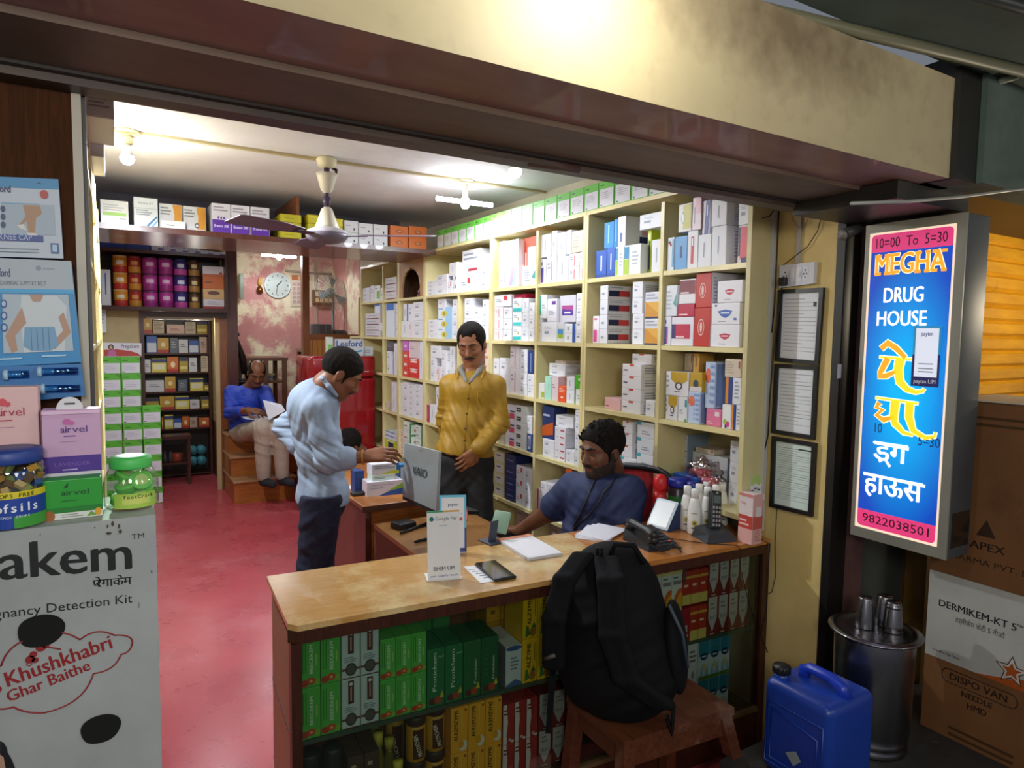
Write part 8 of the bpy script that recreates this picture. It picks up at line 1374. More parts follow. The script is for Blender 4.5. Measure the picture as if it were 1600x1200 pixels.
# ---------------------------------------------------------------- man in the pale blue shirt, seen from his side
def man_blue():
    H = Head(A(533, 584, 2.95), R0 * .96 + F0 * .28, 34); root = thing('person', 'man in pale blue striped shirt and navy trousers standing at the inner desk, head bowed', 'person', (0, 0, 0)); loc = (0, 0, 0)
    N = A(509, 602, 2.96); Ch = A(491, 650, 2.96); Be = A(500, 708, 2.96); Hp = A(504, 762, 2.96); fr = nrmv(R0 * .96 + F0 * .28); sd_ = nrmv(np.cross(fr, ZU)); X = axes(sd_, fr)
    SR = A(494, 640, 2.81); SLh = A(482, 634, 3.12); ER = A(514, 718, 2.79); WR = A(571, 714, 2.80); EL = A(446, 668, 3.14); WL = A(466, 700, 3.08)
    gz = FL + .0; foot = lambda x, y: np.array([x, y, 0])
    HR, HL = A(502, 780, 2.88), A(505, 778, 3.04); KR = A(489, 898, 2.87); KL = A(496, 890, 3.05); AR = A(474, 1012, 2.88); AL = A(486, 990, 3.08); AR[2] = AL[2] = FL + .085
    b = SDF(.0042); add_head(b, H); limb(b, [H.p(-.03, 0, -.09), N, Ch], [.050, .052, .07], .03); limb(b, [SR, ER, WR - (WR - ER) * .0], [.040, .036, .024], .02); limb(b, [SLh, EL, WL], [.04, .034, .024], .02); limb(b, [Ch, Be, Hp], [.08, .08, .08], .04); limb(b, [Ch, SR], [.06, .042]); limb(b, [Ch, SLh], [.06, .042]); limb(b, [Hp, HR, KR, AR], [.07, .06, .045, .035]); limb(b, [Hp, HL, KL, AL], [.07, .06, .045, .035])
    add_hand(b, WR, nrmv(R0 * .98 + ZU * .16), nrmv(-ZU * .6 + F0 * .7), 1, sc, (.55, .5, .5, .45), .6); add_hand(b, WL, nrmv(R0 * .5 - ZU * .6 + F0 * -.3), nrmv(R0), 1, sc)
    sdf_obj('body', b, [skin('#8a5638', '#79482d'), M('#6a3a2e', .5), M('#5a3a28', .6)], root, loc, skinfn(H, 0))
    hair_obj(H, root, loc, '#15120f', 0, .007, .064); face_bits(H, root, loc, stache=1.15)
    SH = noisy('m_blue_stripe_shirt', '#9aa9bf', '#8698b2', 60, .75, (14, 14, .4), lo=.42, hi=.58)
    s = SDF(.0045); torso(s, X, Ch, Be, Hp, (.165, .155, .155), (.118, .118, .115), (.17, .15, .13)); s.cap(N - ZU * .012, Ch + ZU * .05, .052, .1, .05); s.cap(SR, Ch + ZU * .055, .050, .085, .05).cap(SLh, Ch + ZU * .055, .050, .085, .05)
    CF = ER + (WR - ER) * .48; limb(s, [SR, SR + (ER - SR) * .55 , ER, CF], [.053, .053, .054, .046], .03); limb(s, [SLh, EL, EL + (WL - EL) * .9], [.053, .052, .045], .03)
    s.ell(Hp - ZU * .055, [.155, .112, .1], X, .05)
    s.fold(ER, .11, nrmv(ZU + R0 * .6), 95, .0042).fold(Be, .16, nrmv(ZU + R0 * .5), 60, .005).fold(SR - ZU * .05, .12, nrmv(R0 + ZU * .3), 60, .0035).fold(Hp, .16, nrmv(R0), 55, .0045).fold(Ch + sd_ * .08, .14, nrmv(ZU * .5 - R0), 50, .004).fold(EL, .1, ZU, 90, .005)
    s.cutp(A(504, 783, 2.95), nrmv(-ZU + R0 * -.08), .004); sdf_obj('shirt', s, [SH], root, loc)
    s = SDF(.004); w1 = CF - (CF - ER) * .16; s.cap(w1, CF + (CF - ER) * .02, .0515, .0505, .006); sdf_obj('sleeve_cuff', s, [SH], root, loc)
    u2 = nrmv(H.u + ZU); collar(root, loc, [A(505, 592, 2.86), A(500, 588, 2.95), A(503, 590, 3.04)], [.009, .010, .009], SH); collar(root, loc, [A(505, 592, 2.87), A(514, 604, 2.86), A(526, 618, 2.90)], [.010, .011, .008], SH)
    T = noisy('m_navy_check', '#1c2340', '#141a32', 45, .8, (1, 1, 1), lo=.45, hi=.55); s = SDF(.005); s.ell(Hp - ZU * .05, [.135, .105, .12], X, .04); limb(s, [HR, KR, AR], [.088, .068, .058], .03); limb(s, [HL, KL, AL], [.088, .068, .058], .03); s.fold(KR, .15, nrmv(ZU + R0 * .4), 45, .004).fold(HR - ZU * .1, .15, nrmv(ZU - R0 * .5), 45, .004); s.cutp([0, 0, FL + .045], -ZU); s.cutp(Hp - ZU * .005, ZU); sdf_obj('trousers', s, [T], root, loc)
    for a in (AR, AL): s = SDF(.005); a = a.copy(); q = a + fr * .13; q[2] = FL + .032; a2 = a - fr * .035; a2[2] = FL + .04; s.cap(a2, q, .038, .031, .01); s.cap(a, a2, .036, .034, .02); s.cutp([0, 0, FL + .001], -ZU, .002); sdf_obj('shoe', s, [M('#1c1714', .4)], root, loc)
    bnd = MB(); c = ER + (WR - ER) * .93; ex = nrmv(WR - ER); bnd.lathe([(.030, -.004), (.0325, 0), (.030, .004)], M('#b07a2c', .4), c, 20, axis=ex); bnd.build('wrist_thread', root)
man_blue()
# ---------------------------------------------------------------- man in the mustard shirt facing the street
def man_mustard():
    D0 = 3.52; H = Head(A(737, 538, D0 - .03), -F0 * .95 - R0 * .20, 19, 4); root = thing('person', 'man in mustard shirt and black trousers standing between desk and shelves, looking down', 'person'); loc = (0, 0, 0); fr = nrmv(-F0 - R0 * .12); sd_ = nrmv(np.cross(fr, ZU)); X = axes(sd_, fr)
    N = A(738, 577, D0); Ch = A(738, 622, D0); Be = A(731, 668, D0 - .02); Hp = A(727, 708, D0)
    SR, SL = A(702, 601, D0 + .02), A(775, 602, D0 - .01); EL = A(781, 662, D0 - .03); WL = A(747, 702, D0 - .19); ER = A(696, 655, D0 + .08); WR = A(703, 703, D0 + .15)
    HR, HL = A(712, 722, D0), A(746, 722, D0); KR = A(706, 812, D0 - .02); KL = A(751, 812, D0 - .02); AR = A(704, 900, D0); AL = A(752, 900, D0); AR[2] = AL[2] = FL + .085
    b = SDF(.004); add_head(b, H, .95, .97); limb(b, [H.p(-.03, 0, -.09), N, Ch], [.043, .046, .07], .02); b.cap(N, N + fr * .05 - ZU * .05, .045, .04, .03); limb(b, [Ch, Be, Hp], [.08, .08, .08], .04); limb(b, [Ch, SR, ER, WR], [.06, .042, .035, .025], .02); limb(b, [Ch, SL, EL, WL], [.06, .042, .035, .026], .02); limb(b, [Hp, HR, KR, AR], [.07, .06, .045, .035]); limb(b, [Hp, HL, KL, AL], [.07, .06, .045, .035])
    add_hand(b, WL, nrmv(-R0 * .8 - ZU * .75 + F0 * -.15), nrmv(F0 * .8 - R0 * .2), 1, sc, (.35, .4, .42, .5), .35); add_hand(b, WR, nrmv(-ZU + R0 * .3), F0, 1, sc)
    sdf_obj('body', b, [skin('#9a6442', '#865236'), M('#7a463a', .5), M('#6a4634', .6)], root, loc, skinfn(H, 0)); hair_obj(H, root, loc, '#14110f', 2, .007, .070); face_bits(H, root, loc, stache=1.1)
    SH = noisy('m_mustard_shirt', '#a87f06', '#926c04', 6, .55, spec=.6); s = SDF(.0045); torso(s, X, Ch, Be, Hp, (.168, .158, .162), (.108, .108, .108), (.16, .14, .11)); s.cap(N - ZU * .014, Ch + ZU * .05, .050, .1, .05); s.cap(SR, Ch + ZU * .05, .047, .085, .05).cap(SL, Ch + ZU * .05, .047, .085, .05)
    CF = EL + (WL - EL) * .93; limb(s, [SL, EL, CF], [.050, .050, .041], .025); limb(s, [SR, ER, ER + (WR - ER) * .9], [.050, .048, .040], .025); s.cap(Hp + sd_ * .02, Hp - ZU * .03, .13, .13, .05)
    s.fold(EL, .11, nrmv(ZU + R0 * .8), 90, .0045).fold(EL + (WL - EL) * .6, .10, nrmv(WL - EL), 90, .004).fold(Be + fr * .1, .16, nrmv(ZU * .6 + R0), 60, .0038).fold(Ch + fr * .1, .14, nrmv(ZU * .4 + R0), 62, .003).fold(Hp + fr * .1, .12, nrmv(R0 + ZU * .2), 60, .0035).fold(ER, .13, ZU, 80, .004)
    s.cutp(A(728, 713, D0 - .1), nrmv(-ZU - R0 * .12), .004); so = sdf_obj('shirt', s, [SH], root, loc)
    GC_ = M('#8a8a84', .7); LN = [N + sd_ * -.052 + ZU * .012, N - fr * .035 + ZU * .028, N + sd_ * .052 + ZU * .012]
    collar(root, loc, LN, [.013, .014, .013], SH, 'collar'); V0 = N + fr * .105 - ZU * .055
    for q in (-1, 1): collar(root, loc, [N + sd_ * .052 * q + ZU * .014, N + sd_ * .048 * q + fr * .06 - ZU * .004, V0 + sd_ * .012 * q], [.013, .014, .010], GC_, 'inner_collar'); collar(root, loc, [N + sd_ * .060 * q + ZU * .010, N + sd_ * .068 * q + fr * .05 - ZU * .012, N + sd_ * .062 * q + fr * .085 - ZU * .045], [.011, .013, .006], SH, 'collar')
    from mathutils.bvhtree import BVHTree
    bv = BVHTree.FromPolygons([v.co for v in so.data.vertices], [tuple(p.vertices) for p in so.data.polygons]); b = MB(); pl = MB(); P = []
    for t in range(26):
        y = 590 + t * 4.7; x = 734 - (y - 590) * .085; q = atd(x, y, 2.6); h = bv.ray_cast(q, (q - EYE).normalized())
        if h[0] is not None:
            P.append(h[0] - (q - EYE).normalized() * .001)
            if t in (2, 7, 12, 17, 21): b.sphere(tuple(h[0]), .0055, '#3a2a14', 10)
    b.build('buttons', root); pl.tube(P, .0022, SH, 5); pl.build('placket_seam', root); pk = MB(); Q = []
    for x, y in ((746, 612), (763, 610), (765, 640), (757, 645), (747, 641), (746, 612)):
        q = atd(x, y, 2.6); h = bv.ray_cast(q, (q - EYE).normalized())
        if h[0] is not None: Q.append(h[0])
    if len(Q) > 2: pk.tube(Q, .002, SH, 5); pk.build('pocket_seam', root)
    s = SDF(.004); s.cap(EL + (WL - EL) * .84, CF + (WL - EL) * .02, .046, .045, .006); sdf_obj('sleeve_cuff', s, [SH], root, loc)
    w = MB(); c = WL + (WL - EL) * .02; ax_ = nrmv(WL - EL); w.lathe([(.028, -.012), (.031, -.008), (.031, .008), (.028, .012)], M('#1a1a1c', .4), c, 20, axis=ax_); w.build('watch', root)
    T = noisy('m_black_trousers', '#16171b', '#0e0f12', 8, .7); s = SDF(.005); s.ell(Hp - ZU * .04, [.145, .10, .11], X, .04); limb(s, [HR, KR, AR], [.086, .066, .055], .03); limb(s, [HL, KL, AL], [.086, .066, .055], .03); s.fold(HL - ZU * .1, .14, nrmv(ZU + R0), 45, .004).fold(HR - ZU * .1, .14, nrmv(ZU - R0), 45, .004); s.cutp([0, 0, FL + .045], -ZU); s.cutp(Hp - ZU * .005, ZU); sdf_obj('trousers', s, [T], root, loc)
    for a in (AR, AL): s = SDF(.005); q = a + fr * .13; q[2] = FL + .032; a2 = a.copy(); a2[2] = FL + .04; s.cap(a2, q, .038, .031, .01); s.cap(a, a2, .036, .034, .02); s.cutp([0, 0, FL + .001], -ZU, .002); sdf_obj('shoe', s, [M('#1c1714', .4)], root, loc)
man_mustard()
# ---------------------------------------------------------------- seated man on the steps reading papers
def man_steps():
    D0 = 5.86; H = Head(A(401, 583, D0 - .12), -F0 * .80 + R0 * .42, 30, -4); root = thing('person', 'balding man in royal blue shirt sitting on the wooden steps reading papers', 'person'); loc = (0, 0, 0); fr = nrmv(-F0 + R0 * .25); sd_ = nrmv(np.cross(fr, ZU)); X = axes(sd_, fr)
    N = A(390, 607, D0); Ch = A(387, 630, D0 + .02); Be = A(386, 655, D0 + .04); Hp = A(384, 672, D0 + .06)
    SR, SL = A(362, 613, D0 + .02), A(413, 613, D0); ER = A(361, 646, D0 - .12); WR = A(388, 641, D0 - .36); EL = A(423, 640, D0 - .16); WL = A(432, 648, D0 - .38)
    HR, HL = A(376, 677, D0 + .02), A(399, 677, D0 + .02); KR = A(410, 668, D0 - .50); KL = A(438, 670, D0 - .46); AR = A(412, 737, D0 - .40); AL = A(441, 731, D0 - .36)
    zt_ = FL + .20
    AR[2] = AL[2] = zt_ + .07
    b = SDF(.0045); add_head(b, H); limb(b, [H.p(-.03, 0, -.09), N, Ch], [.05, .05, .07], .03); limb(b, [Ch, Be, Hp], [.08, .085, .08], .04); limb(b, [Ch, SR, ER, WR], [.06, .042, .036, .026], .02); limb(b, [Ch, SL, EL, WL], [.06, .042, .036, .026], .02); limb(b, [Hp, HR, KR, AR], [.07, .06, .045, .035]); limb(b, [Hp, HL, KL, AL], [.07, .06, .045, .035])
    add_hand(b, WR, nrmv(R0 * .9 - F0 * .4), nrmv(F0 * .4 - ZU * .6), -1, sc, (.5, .5, .55, .6), .5); add_hand(b, WL, nrmv(-R0 * .3 - F0 * .8 + ZU * .15), nrmv(-R0 * .6 + ZU * .6), 1, sc, (.4, .45, .5, .5), .4)
    sdf_obj('body', b, [skin('#80502f', '#6c4126'), M('#6a3e30', .5), M('#5a3826', .6)], root, loc, skinfn(H, 0)); hair_obj(H, root, loc, '#1c1816', 1, .004, .06); face_bits(H, root, loc, stache=.9)
    SH = noisy('m_royal_blue_shirt', '#1f3fb0', '#19359a', 6, .6); s = SDF(.005); torso(s, X, Ch, Be, Hp, (.165, .165, .155), (.112, .125, .11), (.15, .13, .08)); s.cap(N - ZU * .012, Ch + ZU * .04, .056, .1, .05); s.cap(SR, Ch + ZU * .05, .06, .09, .05).cap(SL, Ch + ZU * .05, .06, .09, .05); limb(s, [SR, ER, ER + (WR - ER) * .62], [.062, .056, .045], .025); limb(s, [SL, EL, EL + (WL - EL) * .7], [.062, .055, .043], .025)
    s.fold(ER, .12, ZU, 75, .0045).fold(Be + fr * .1, .15, nrmv(ZU + R0 * .4), 60, .005).fold(SR - ZU * .08, .12, nrmv(ZU + R0), 55, .004).fold(EL, .1, ZU, 80, .004); s.cutp(Hp - ZU * .055, -ZU); so = sdf_obj('shirt', s, [SH], root, loc)
    collar(root, loc, [N + sd_ * -.05 + ZU * .012, N - fr * .035 + ZU * .03, N + sd_ * .05 + ZU * .012], [.013, .014, .013], SH)
    for q in (-1, 1): collar(root, loc, [N + sd_ * .052 * q + ZU * .013, N + sd_ * .05 * q + fr * .06 - ZU * .012, N + sd_ * .035 * q + fr * .09 - ZU * .05], [.013, .014, .008], SH)
    T = noisy('m_beige_trousers', '#b5a898', '#a39686', 6, .75); s = SDF(.005); s.ell(Hp - ZU * .01, [.14, .11, .075], X, .04); limb(s, [HR, KR, AR + ZU * .02], [.082, .070, .055], .03); limb(s, [HL, KL, AL + ZU * .02], [.082, .070, .055], .03); s.fold(KR, .11, nrmv(R0 + ZU * .2), 60, .004).fold(HR + (KR - HR) * .4, .13, nrmv(ZU + R0), 55, .004).fold(KR - ZU * .15, .13, nrmv(ZU + R0 * .5), 45, .0035); s.cutp([0, 0, zt_ + .05], -ZU); sdf_obj('trousers', s, [T], root, loc)
    for a in (AR, AL): s = SDF(.005); q = a + nrmv(R0 * .8 - F0 * .6) * .125; q[2] = zt_ + .036; a2 = a.copy(); a2[2] = zt_ + .04; s.cap(a2, q, .037, .031, .012).cap(a + ZU * .015, a2, .037, .036, .02); s.cutp([0, 0, zt_ + .001], -ZU, .002); sdf_obj('sock', s, [noisy('m_dark_sock', '#23262e', '#1b1d24', 20, .9)], root, loc)
    w = MB(); w.lathe([(.0295, -.004), (.032, 0), (.0295, .004)], M('#a82a2a', .5), ER + (WR - ER) * .82, 18, axis=nrmv(WR - ER)); w.build('wrist_thread', root)
    # papers he reads
    c = A(424, 640, D0 - .46); ux = nrmv(R0 - F0 * .1); 
    for k, (pts, lb) in enumerate((([(411, 625), (440, 632), (446, 642), (420, 656)], 'white sheets held up by the seated man'), ([(376, 651), (400, 648), (436, 654), (432, 659), (385, 655)], 'white sheets lying across the lap of the seated man'))):
        d_ = D0 - .46 + .05 * k; P = [atd(x, y, d_ - (.06 if (k == 0 and i > 1) else 0) + (.12 if (k == 1 and i in (0, 1)) else 0)) for i, (x, y) in enumerate(pts)]
        bb = MB(); bb.prism(P, tuple(-np.array(FW)), .004, '#d6d6de'); tag(bb.build('paper_sheets'), lb, 'paper')
man_steps()
# ---------------------------------------------------------------- person sitting beyond the desk, mostly hidden
def man_hidden():
    D0 = 4.62; H = Head(A(546, 697, D0), -F0 * .55 - R0 * .6, 38); root = thing('person', 'person with black hair and white shirt crouched beyond the inner desk', 'person'); loc = (0, 0, 0); N = A(562, 712, D0 + .04); fr = nrmv(-F0 - R0 * .3); sd_ = nrmv(np.cross(fr, ZU)); X = axes(sd_, fr); Ch = A(566, 738, D0 + .06); Hp = A(568, 780, D0 + .1); Hp[2] = FL + .36; SR, SL = Ch - X[0] * .15 + ZU * .07, Ch + X[0] * .15 + ZU * .07
    b = SDF(.005); add_head(b, H); limb(b, [H.p(-.03, 0, -.09), N, Ch, Hp], [.05, .05, .08, .08], .03); A_ = []
    for S__ in (SR, SL): E_ = S__ + fr * .10 - ZU * .2; W_ = E_ + fr * .16 - ZU * .02; limb(b, [Ch, S__, E_, W_], [.06, .042, .036, .026], .02); add_hand(b, W_, fr, -ZU, 1 if S__ is SR else -1, sc); A_.append((S__, E_, W_))
    for q in (-1, 1): K_ = Hp + fr * .30 + X[0] * .09 * q + ZU * .02; F_ = K_ - ZU * (K_[2] - FL - .07); limb(b, [Hp, K_, F_], [.07, .05, .035], .02); A_.append((Hp, K_, F_))
    sdf_obj('body', b, [skin('#7a4a30', '#693d26'), M('#6a3e30', .5), M('#5a3826', .6)], root, loc, skinfn(H, 0)); hair_obj(H, root, loc, '#120f0d', 0, .014, .055); face_bits(H, root, loc, stache=0)
    s = SDF(.005); torso(s, X, Ch, (Ch + Hp) / 2, Hp, (.15, .14, .14), (.1, .1, .1)); s.cap(N - ZU * .01, Ch, .05, .09, .04)
    for S__, E_, W_ in A_[:2]: limb(s, [S__, E_], [.058, .052], .02)
    s.cutp(Hp - ZU * .04, -ZU); sdf_obj('shirt', s, [M('#c9ccd2', .7)], root, loc); s = SDF(.006); s.ell(Hp - ZU * .02, [.13, .1, .08], X, .03)
    for P in A_[2:]: limb(s, P, [.078, .062, .05], .02)
    s.cutp([0, 0, FL + .04], -ZU); sdf_obj('trousers', s, [M('#2a2c34', .8)], root, loc)
    t = thing('plastic_stool', 'low stool under the person beyond the desk', 'stool', (Hp[0], Hp[1], FL)); m = MB(); m.lathe([(.15, 0), (.13, .24), (.0, .25)], '#5a3a2a', n=24); m.build('seat', t)
man_hidden()
# ---------------------------------------------------------------- cashier seated behind the counter
def cashier():
    D0 = 2.64; H = Head(A(941, 703, D0 - .02), -R0 * .80 - F0 * .55, 8, 0); root = thing('person', 'bearded man in navy t-shirt seated behind the counter, hand on the keyboard', 'person'); loc = (0, 0, 0); fr = nrmv(-R0 * .62 - F0 * .78); sd_ = nrmv(np.cross(fr, ZU)); X = axes(sd_, fr)
    N = A(950, 756, D0 + .01); Ch = A(940, 800, D0 + .01); Be = A(932, 855, D0 + .0); Hp = A(940, 905, D0 + .11); Hp[2] = .57
    SR, SL = A(897, 764, D0 + .09), A(982, 770, D0 - .08); ER = A(858, 800, D0 + .14); WR = A(812, 829, D0 + .30); EL = A(976, 818, D0 - .10); WL = A(945, 868, D0 - .02)
    HR = Hp - X[0] * .08; HL = Hp + X[0] * .08; 
    if np.dot(X[0], R0) < 0: HR, HL = HL, HR
    KR, KL = HR + fr * .36 - ZU * .02, HL + fr * .34 - ZU * .02; AR, AL = KR - ZU * (KR[2] - FL - .08) + fr * .03, KL - ZU * (KL[2] - FL - .08) + fr * .03
    b = SDF(.004); add_head(b, H, 1.04, 1.04); limb(b, [H.p(-.03, 0, -.09), N, Ch], [.052, .054, .07], .03); b.cap(N, N + fr * .03 - ZU * .02, .05, .045, .03); limb(b, [Ch, Be, Hp], [.085, .09, .08], .04); limb(b, [Ch, SR, ER, WR], [.06, .048, .040, .026], .02); limb(b, [Ch, SL, EL, WL], [.06, .048, .040, .027], .02); limb(b, [Hp, HR, KR, AR], [.07, .06, .045, .035]); limb(b, [Hp, HL, KL, AL], [.07, .06, .045, .035])
    hd = nrmv((WR - ER) * np.array([1, 1, 0]) + np.array([0, 0, -.02])); add_hand(b, WR, hd, nrmv(-ZU), -1, sc, (.22, .3, .34, .3), .25, .08); add_hand(b, WL, nrmv(-R0 * .8 + F0 * .2 - ZU * .3), nrmv(-ZU), 1, sc)
    sdf_obj('body', b, [skin('#744830', '#633b26'), M('#6a3e34', .5), noisy('m_beard', '#3a271c', '#1f1510', 90, .8, lo=.4, hi=.6)], root, loc, skinfn(H, 1))
    def quiff(s):
        for q in range(70):
            a = rng.uniform(-1.2, 1.2); f_ = rng.uniform(-.10, .075); r_ = .062 * math.sin(a); z_ = .038 + .088 * math.cos(a) * math.sqrt(max(.1, 1 - ((f_ + .014) / .105) ** 2)); s.cap(H.p(f_, r_, z_), H.p(f_ + .006, r_ * 1.12, z_ + .014), .008, .003, .004)
    hair_obj(H, root, loc, '#0f0d0d', 0, .008, .064, quiff); face_bits(H, root, loc, stache=1., lids=False, brow=1.2)
    SH = noisy('m_navy_tshirt', '#1d2c58', '#18254c', 6, .75); s = SDF(.0045); torso(s, X, Ch, Be, Hp, (.175, .18, .17), (.118, .14, .13), (.16, .15, .1)); s.cap(N - ZU * .022, Ch + ZU * .05, .060, .1, .05); s.cap(SR, Ch + ZU * .06, .064, .09, .05).cap(SL, Ch + ZU * .06, .064, .09, .05)
    limb(s, [SR, SR + (ER - SR) * .75], [.067, .064], .025); limb(s, [SL, SL + (EL - SL) * .80], [.067, .066], .025); s.fold(Be + fr * .1, .17, nrmv(ZU + R0 * .3), 55, .005).fold(SR - ZU * .06, .12, nrmv(ZU + R0), 55, .004).fold(SL - ZU * .06, .12, nrmv(ZU - R0), 60, .004).fold(Ch + fr * .1, .15, nrmv(R0 - ZU * .5), 50, .0035); s.cutp(Hp - ZU * .06, -ZU); so = sdf_obj('tshirt', s, [SH], root, loc)
    ring = [N + X[0] * .060 * math.cos(t) + fr * .058 * math.sin(t) - ZU * (.012 + .022 * max(math.sin(t), -.6)) for t in np.linspace(0, 2 * math.pi, 18)]; collar(root, loc, ring, [.0085] * 18, SH, 'neckband')
    from mathutils.bvhtree import BVHTree
    bv = BVHTree.FromPolygons([v.co for v in so.data.vertices], [tuple(p.vertices) for p in so.data.polygons]); m = MB()
    for pts in ([(934, 742), (929, 752), (923, 764), (915, 785), (906, 805), (897, 822)], [(964, 745), (955, 757), (944, 768), (936, 785), (918, 808), (897, 824)]):
        Q = []
        for x, y in pts:
            q = atd(x, y, 2.2); h = bv.ray_cast(q, (q - EYE).normalized()); Q.append(h[0] - (q - EYE).normalized() * .003 if h[0] is not None else (Q[-1] if Q else q))
        m.tube(Q, .004 if pts[0][0] < 940 else .004, '#17181f', 6)
    e = Q[-1]; m.box(e.x - .008, e.y - .012, e.z - .02, e.x + .008, e.y, e.z + .004, '#101014'); m.build('lanyard', root)
    s = SDF(.006); s.ell(Hp - ZU * .02, [.15, .12, .09], X, .03); limb(s, [HR, KR, AR], [.082, .064, .05], .02); limb(s, [HL, KL, AL], [.082, .064, .05], .02); s.cutp([0, 0, FL + .05], -ZU); sdf_obj('trousers', s, [M('#2a3140', .8)], root, loc)
    for a in (AR, AL): s = SDF(.006); q = a + fr * .12; q[2] = FL + .032; a2 = a.copy(); a2[2] = FL + .04; s.cap(a2, q, .037, .031, .01).cap(a, a2, .036, .034, .02); s.cutp([0, 0, FL + .001], -ZU, .002); sdf_obj('shoe', s, [M('#1c1714', .4)], root, loc)
    # office chair
    cx = Hp[:2]; t = thing('office_chair', 'black office chair with red backrest behind the cashier', 'chair', (cx[0], cx[1], FL)); lo_ = np.array([cx[0], cx[1], FL]); bk = Hp - fr * .19
    m = MB(); m.lathe([(.20, .36), (.21, .37), (.21, .395), (.19, .40), (0, .40)], '#1c1c20', n=28); m.build('seat', t); m = MB(); m.cyl((0, 0, .06), (0, 0, .36), .022, '#26262a', 14)
    for k in range(5): a = k * 2 * math.pi / 5; m.tube([(0, 0, .08), (.11 * math.cos(a), .11 * math.sin(a), .065), (.2 * math.cos(a), .2 * math.sin(a), .05)], [.02, .017, .012], '#26262a', 8); m.sphere((.2 * math.cos(a), .2 * math.sin(a), .025), .025, '#18181a', 12)
    m.build('pedestal', t)
    ctr = A(997, 796, D0 + .06); sx = nrmv(np.cross(fr, ZU)); 
    P = []
    for q in range(25):
        a = 2 * math.pi * q / 24; rx = .165 * np.sign(math.cos(a)) * abs(math.cos(a)) ** .6; rz = .17 * np.sign(math.sin(a)) * abs(math.sin(a)) ** .6; P.append(ctr + sx * rx + ZU * rz - fr * (.03 * (1 - (rx / .165) ** 2)) - lo_)
    m = MB(); m.tube(P[:-1], .014, '#1d1d21', 10, closed=True); m.tube([ctr - ZU * .16 - fr * .03 - lo_, ctr - ZU * .25 - fr * .02 - lo_, np.array([0, 0, .37])], .016, '#1d1d21', 8); m.build('back_frame', t)
    m = MB(); G_ = [[ctr + sx * (.15 * u) + ZU * (.155 * v) - fr * (.03 * (1 - u * u)) - lo_ for u in np.linspace(-1, 1, 9)] for v in np.linspace(-1, 1, 9)]; Vv = [p for r in G_ for p in r]; m.add(Vv + [p - fr * .006 for p in Vv], [(i * 9 + j, i * 9 + j + 1, (i + 1) * 9 + j + 1, (i + 1) * 9 + j) for i in range(8) for j in range(8)] + [(81 + i * 9 + j, 81 + (i + 1) * 9 + j, 81 + (i + 1) * 9 + j + 1, 81 + i * 9 + j + 1) for i in range(8) for j in range(8)], noisy('m_red_mesh', '#a8141c', '#8a1016', 60, .8), True); m.build('backrest', t)['label'] = 'red backrest panel'
cashier()
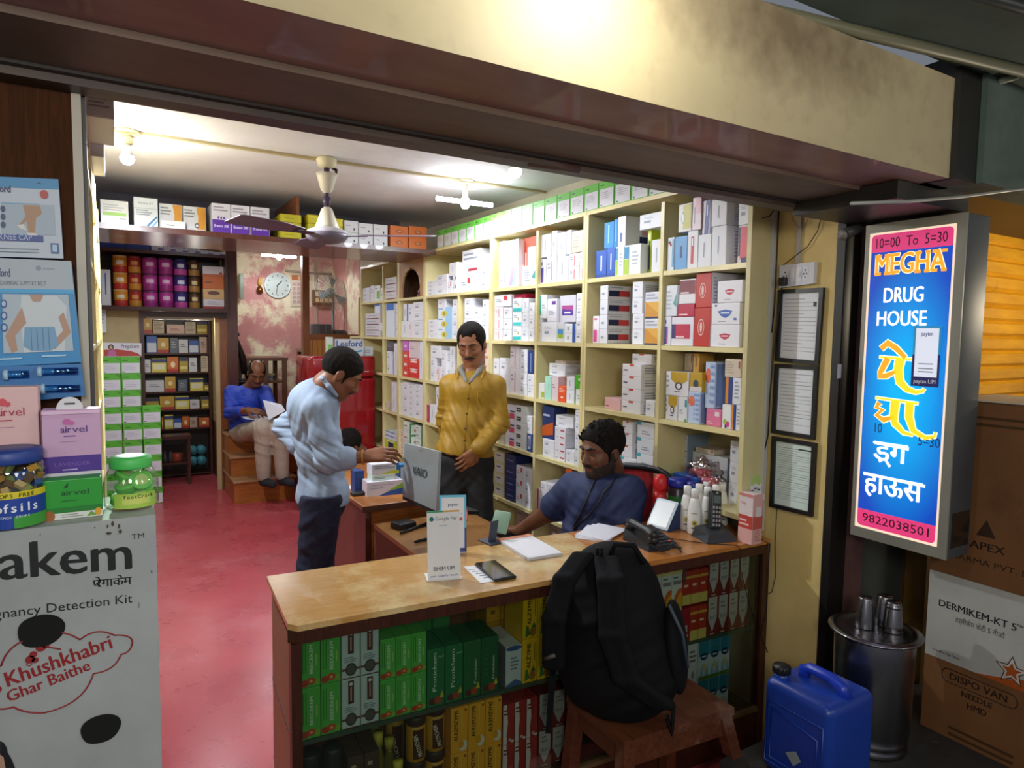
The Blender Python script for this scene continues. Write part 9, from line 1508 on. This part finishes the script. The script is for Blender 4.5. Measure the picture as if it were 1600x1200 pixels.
# ---------------------------------------------------------------- black backpack on the stool
def backpack():
    t = thing('backpack', 'black backpack with wide shoulder straps standing on the wooden stool', 'backpack', (0, 0, 0)); loc = (0, 0, 0)
    up = nrmv(ZU + R0 * -.10 + F0 * .12); fr = nrmv(-F0 * .9 - R0 * .35); sd_ = nrmv(np.cross(fr, up)); fr = np.cross(up, sd_) * (1 if np.dot(np.cross(up, sd_), fr) > 0 else -1); X = np.array([sd_, fr, up]); k = 1.
    FB = noisy('m_black_nylon', '#07070a', '#050507', 30, .8, spec=.25); FB2 = noisy('m_strap_nylon', '#0c0d12', '#08090c', 40, .85, spec=.25); z0 = ZS + .001
    base = np.array(at(968, 1112, 2, ZS)); base[2] = z0; K = 1.15
    P = lambda a, f, u: base + (sd_ * a + fr * f + up * u) * K
    s = SDF(.005); s.ell(P(0, -.02, .14), [.160, .112, .19], X, .06).ell(P(.0, -.03, .27), [.142, .095, .158], X, .06).ell(P(0, -.02, .08), [.165, .122, .115], X, .05); s.fold(P(0, .05, .12), .2, nrmv(up + sd_ * .3), 40, .005).fold(P(.1, 0, .2), .15, nrmv(up), 45, .004); s.cutp([0, 0, z0], -ZU, .01); sdf_obj('main_body', s, [FB], t, loc)
    s = SDF(.004); sgn = 1 if np.dot(sd_, R0) > 0 else -1
    Lft, Rgt = -sgn, sgn
    s = SDF(.004)
    for i, (a, b_) in enumerate(zip([P(Lft * .05, .03, .385), P(Lft * .085, .075, .34), P(Lft * .115, .095, .25)], [P(Lft * .085, .075, .34), P(Lft * .115, .095, .25), P(Lft * .135, .07, .13)])):
        for o in (-.022, -.008, .008, .022): s.cap(a + sd_ * o, b_ + sd_ * o, .012, .012, .012)
    sdf_obj('shoulder_strap', s, [FB2], t, loc)
    s = SDF(.004); pts = [P(Rgt * .012, .035, .375), P(Rgt * .03, .085, .34), P(Rgt * .028, .105, .22), P(Rgt * .05, .10, .12), P(Rgt * .12, .08, .06)]
    for a, b_ in zip(pts[:-1], pts[1:]):
        for o in (-.026, -.010, .010, .026): s.cap(a + sd_ * o, b_ + sd_ * o, .012, .012, .012)
    sdf_obj('shoulder_strap', s, [FB2], t, loc)
    m = MB(); m.tube([P(Rgt * .015, .01, .385), P(Rgt * .03, .015, .41), P(Rgt * .075, .01, .405), P(Rgt * .095, .0, .36)], [.008, .009, .009, .008], FB2, 8); m.tube([P(0, .035, .385), P(-.004, .04, .403), P(.008, .04, .405), P(.010, .035, .388)], .005, FB2, 6); m.build('grab_handle', t)
    m = MB(); q0 = P(Lft * .135, .07, .13)
    for a, b_ in ((q0, q0 + np.array([0, 0, -.03]) - R0 * .0), (q0, q0 + sd_ * Lft * .012 + np.array([0, 0, -.20]))):
        m.hexa([Vector(p) for p in (b_ - sd_ * .008, b_ + sd_ * .008, b_ + sd_ * .008 + fr * .003, b_ - sd_ * .008 + fr * .003, a - sd_ * .01, a + sd_ * .01, a + sd_ * .01 + fr * .003, a - sd_ * .01 + fr * .003)], FB2)
    m.build('loose_strap', t); m = MB()
    for f_ in (.02, -.0): m.tube([P(Rgt * .12, f_ - .02, .05), P(Rgt * .135, f_ + .01, .02), P(Rgt * .128, f_ + .015, -.03), P(Rgt * .12, f_ + .02, .01)], .004, FB2, 6)
    m.build('buckle_strap', t); s = SDF(.004); s.ell(P(Rgt * .145, -.04, .15), [.03, .075, .13], X, .02); sdf_obj('side_pocket', s, [FB2], t, loc)
    m = MB(); m.tube([P(Rgt * .15, .03, .27), P(Rgt * .172, .015, .2), P(Rgt * .176, .01, .12)], .005, M('#3a4450', .5), 6); m.build('webbing', t); m = MB(); m.tube([P(Lft * .12, .10, .165), P(Lft * .15, .085, .15)], .006, M('#5a564e', .5), 6); m.build('webbing', t)
backpack()
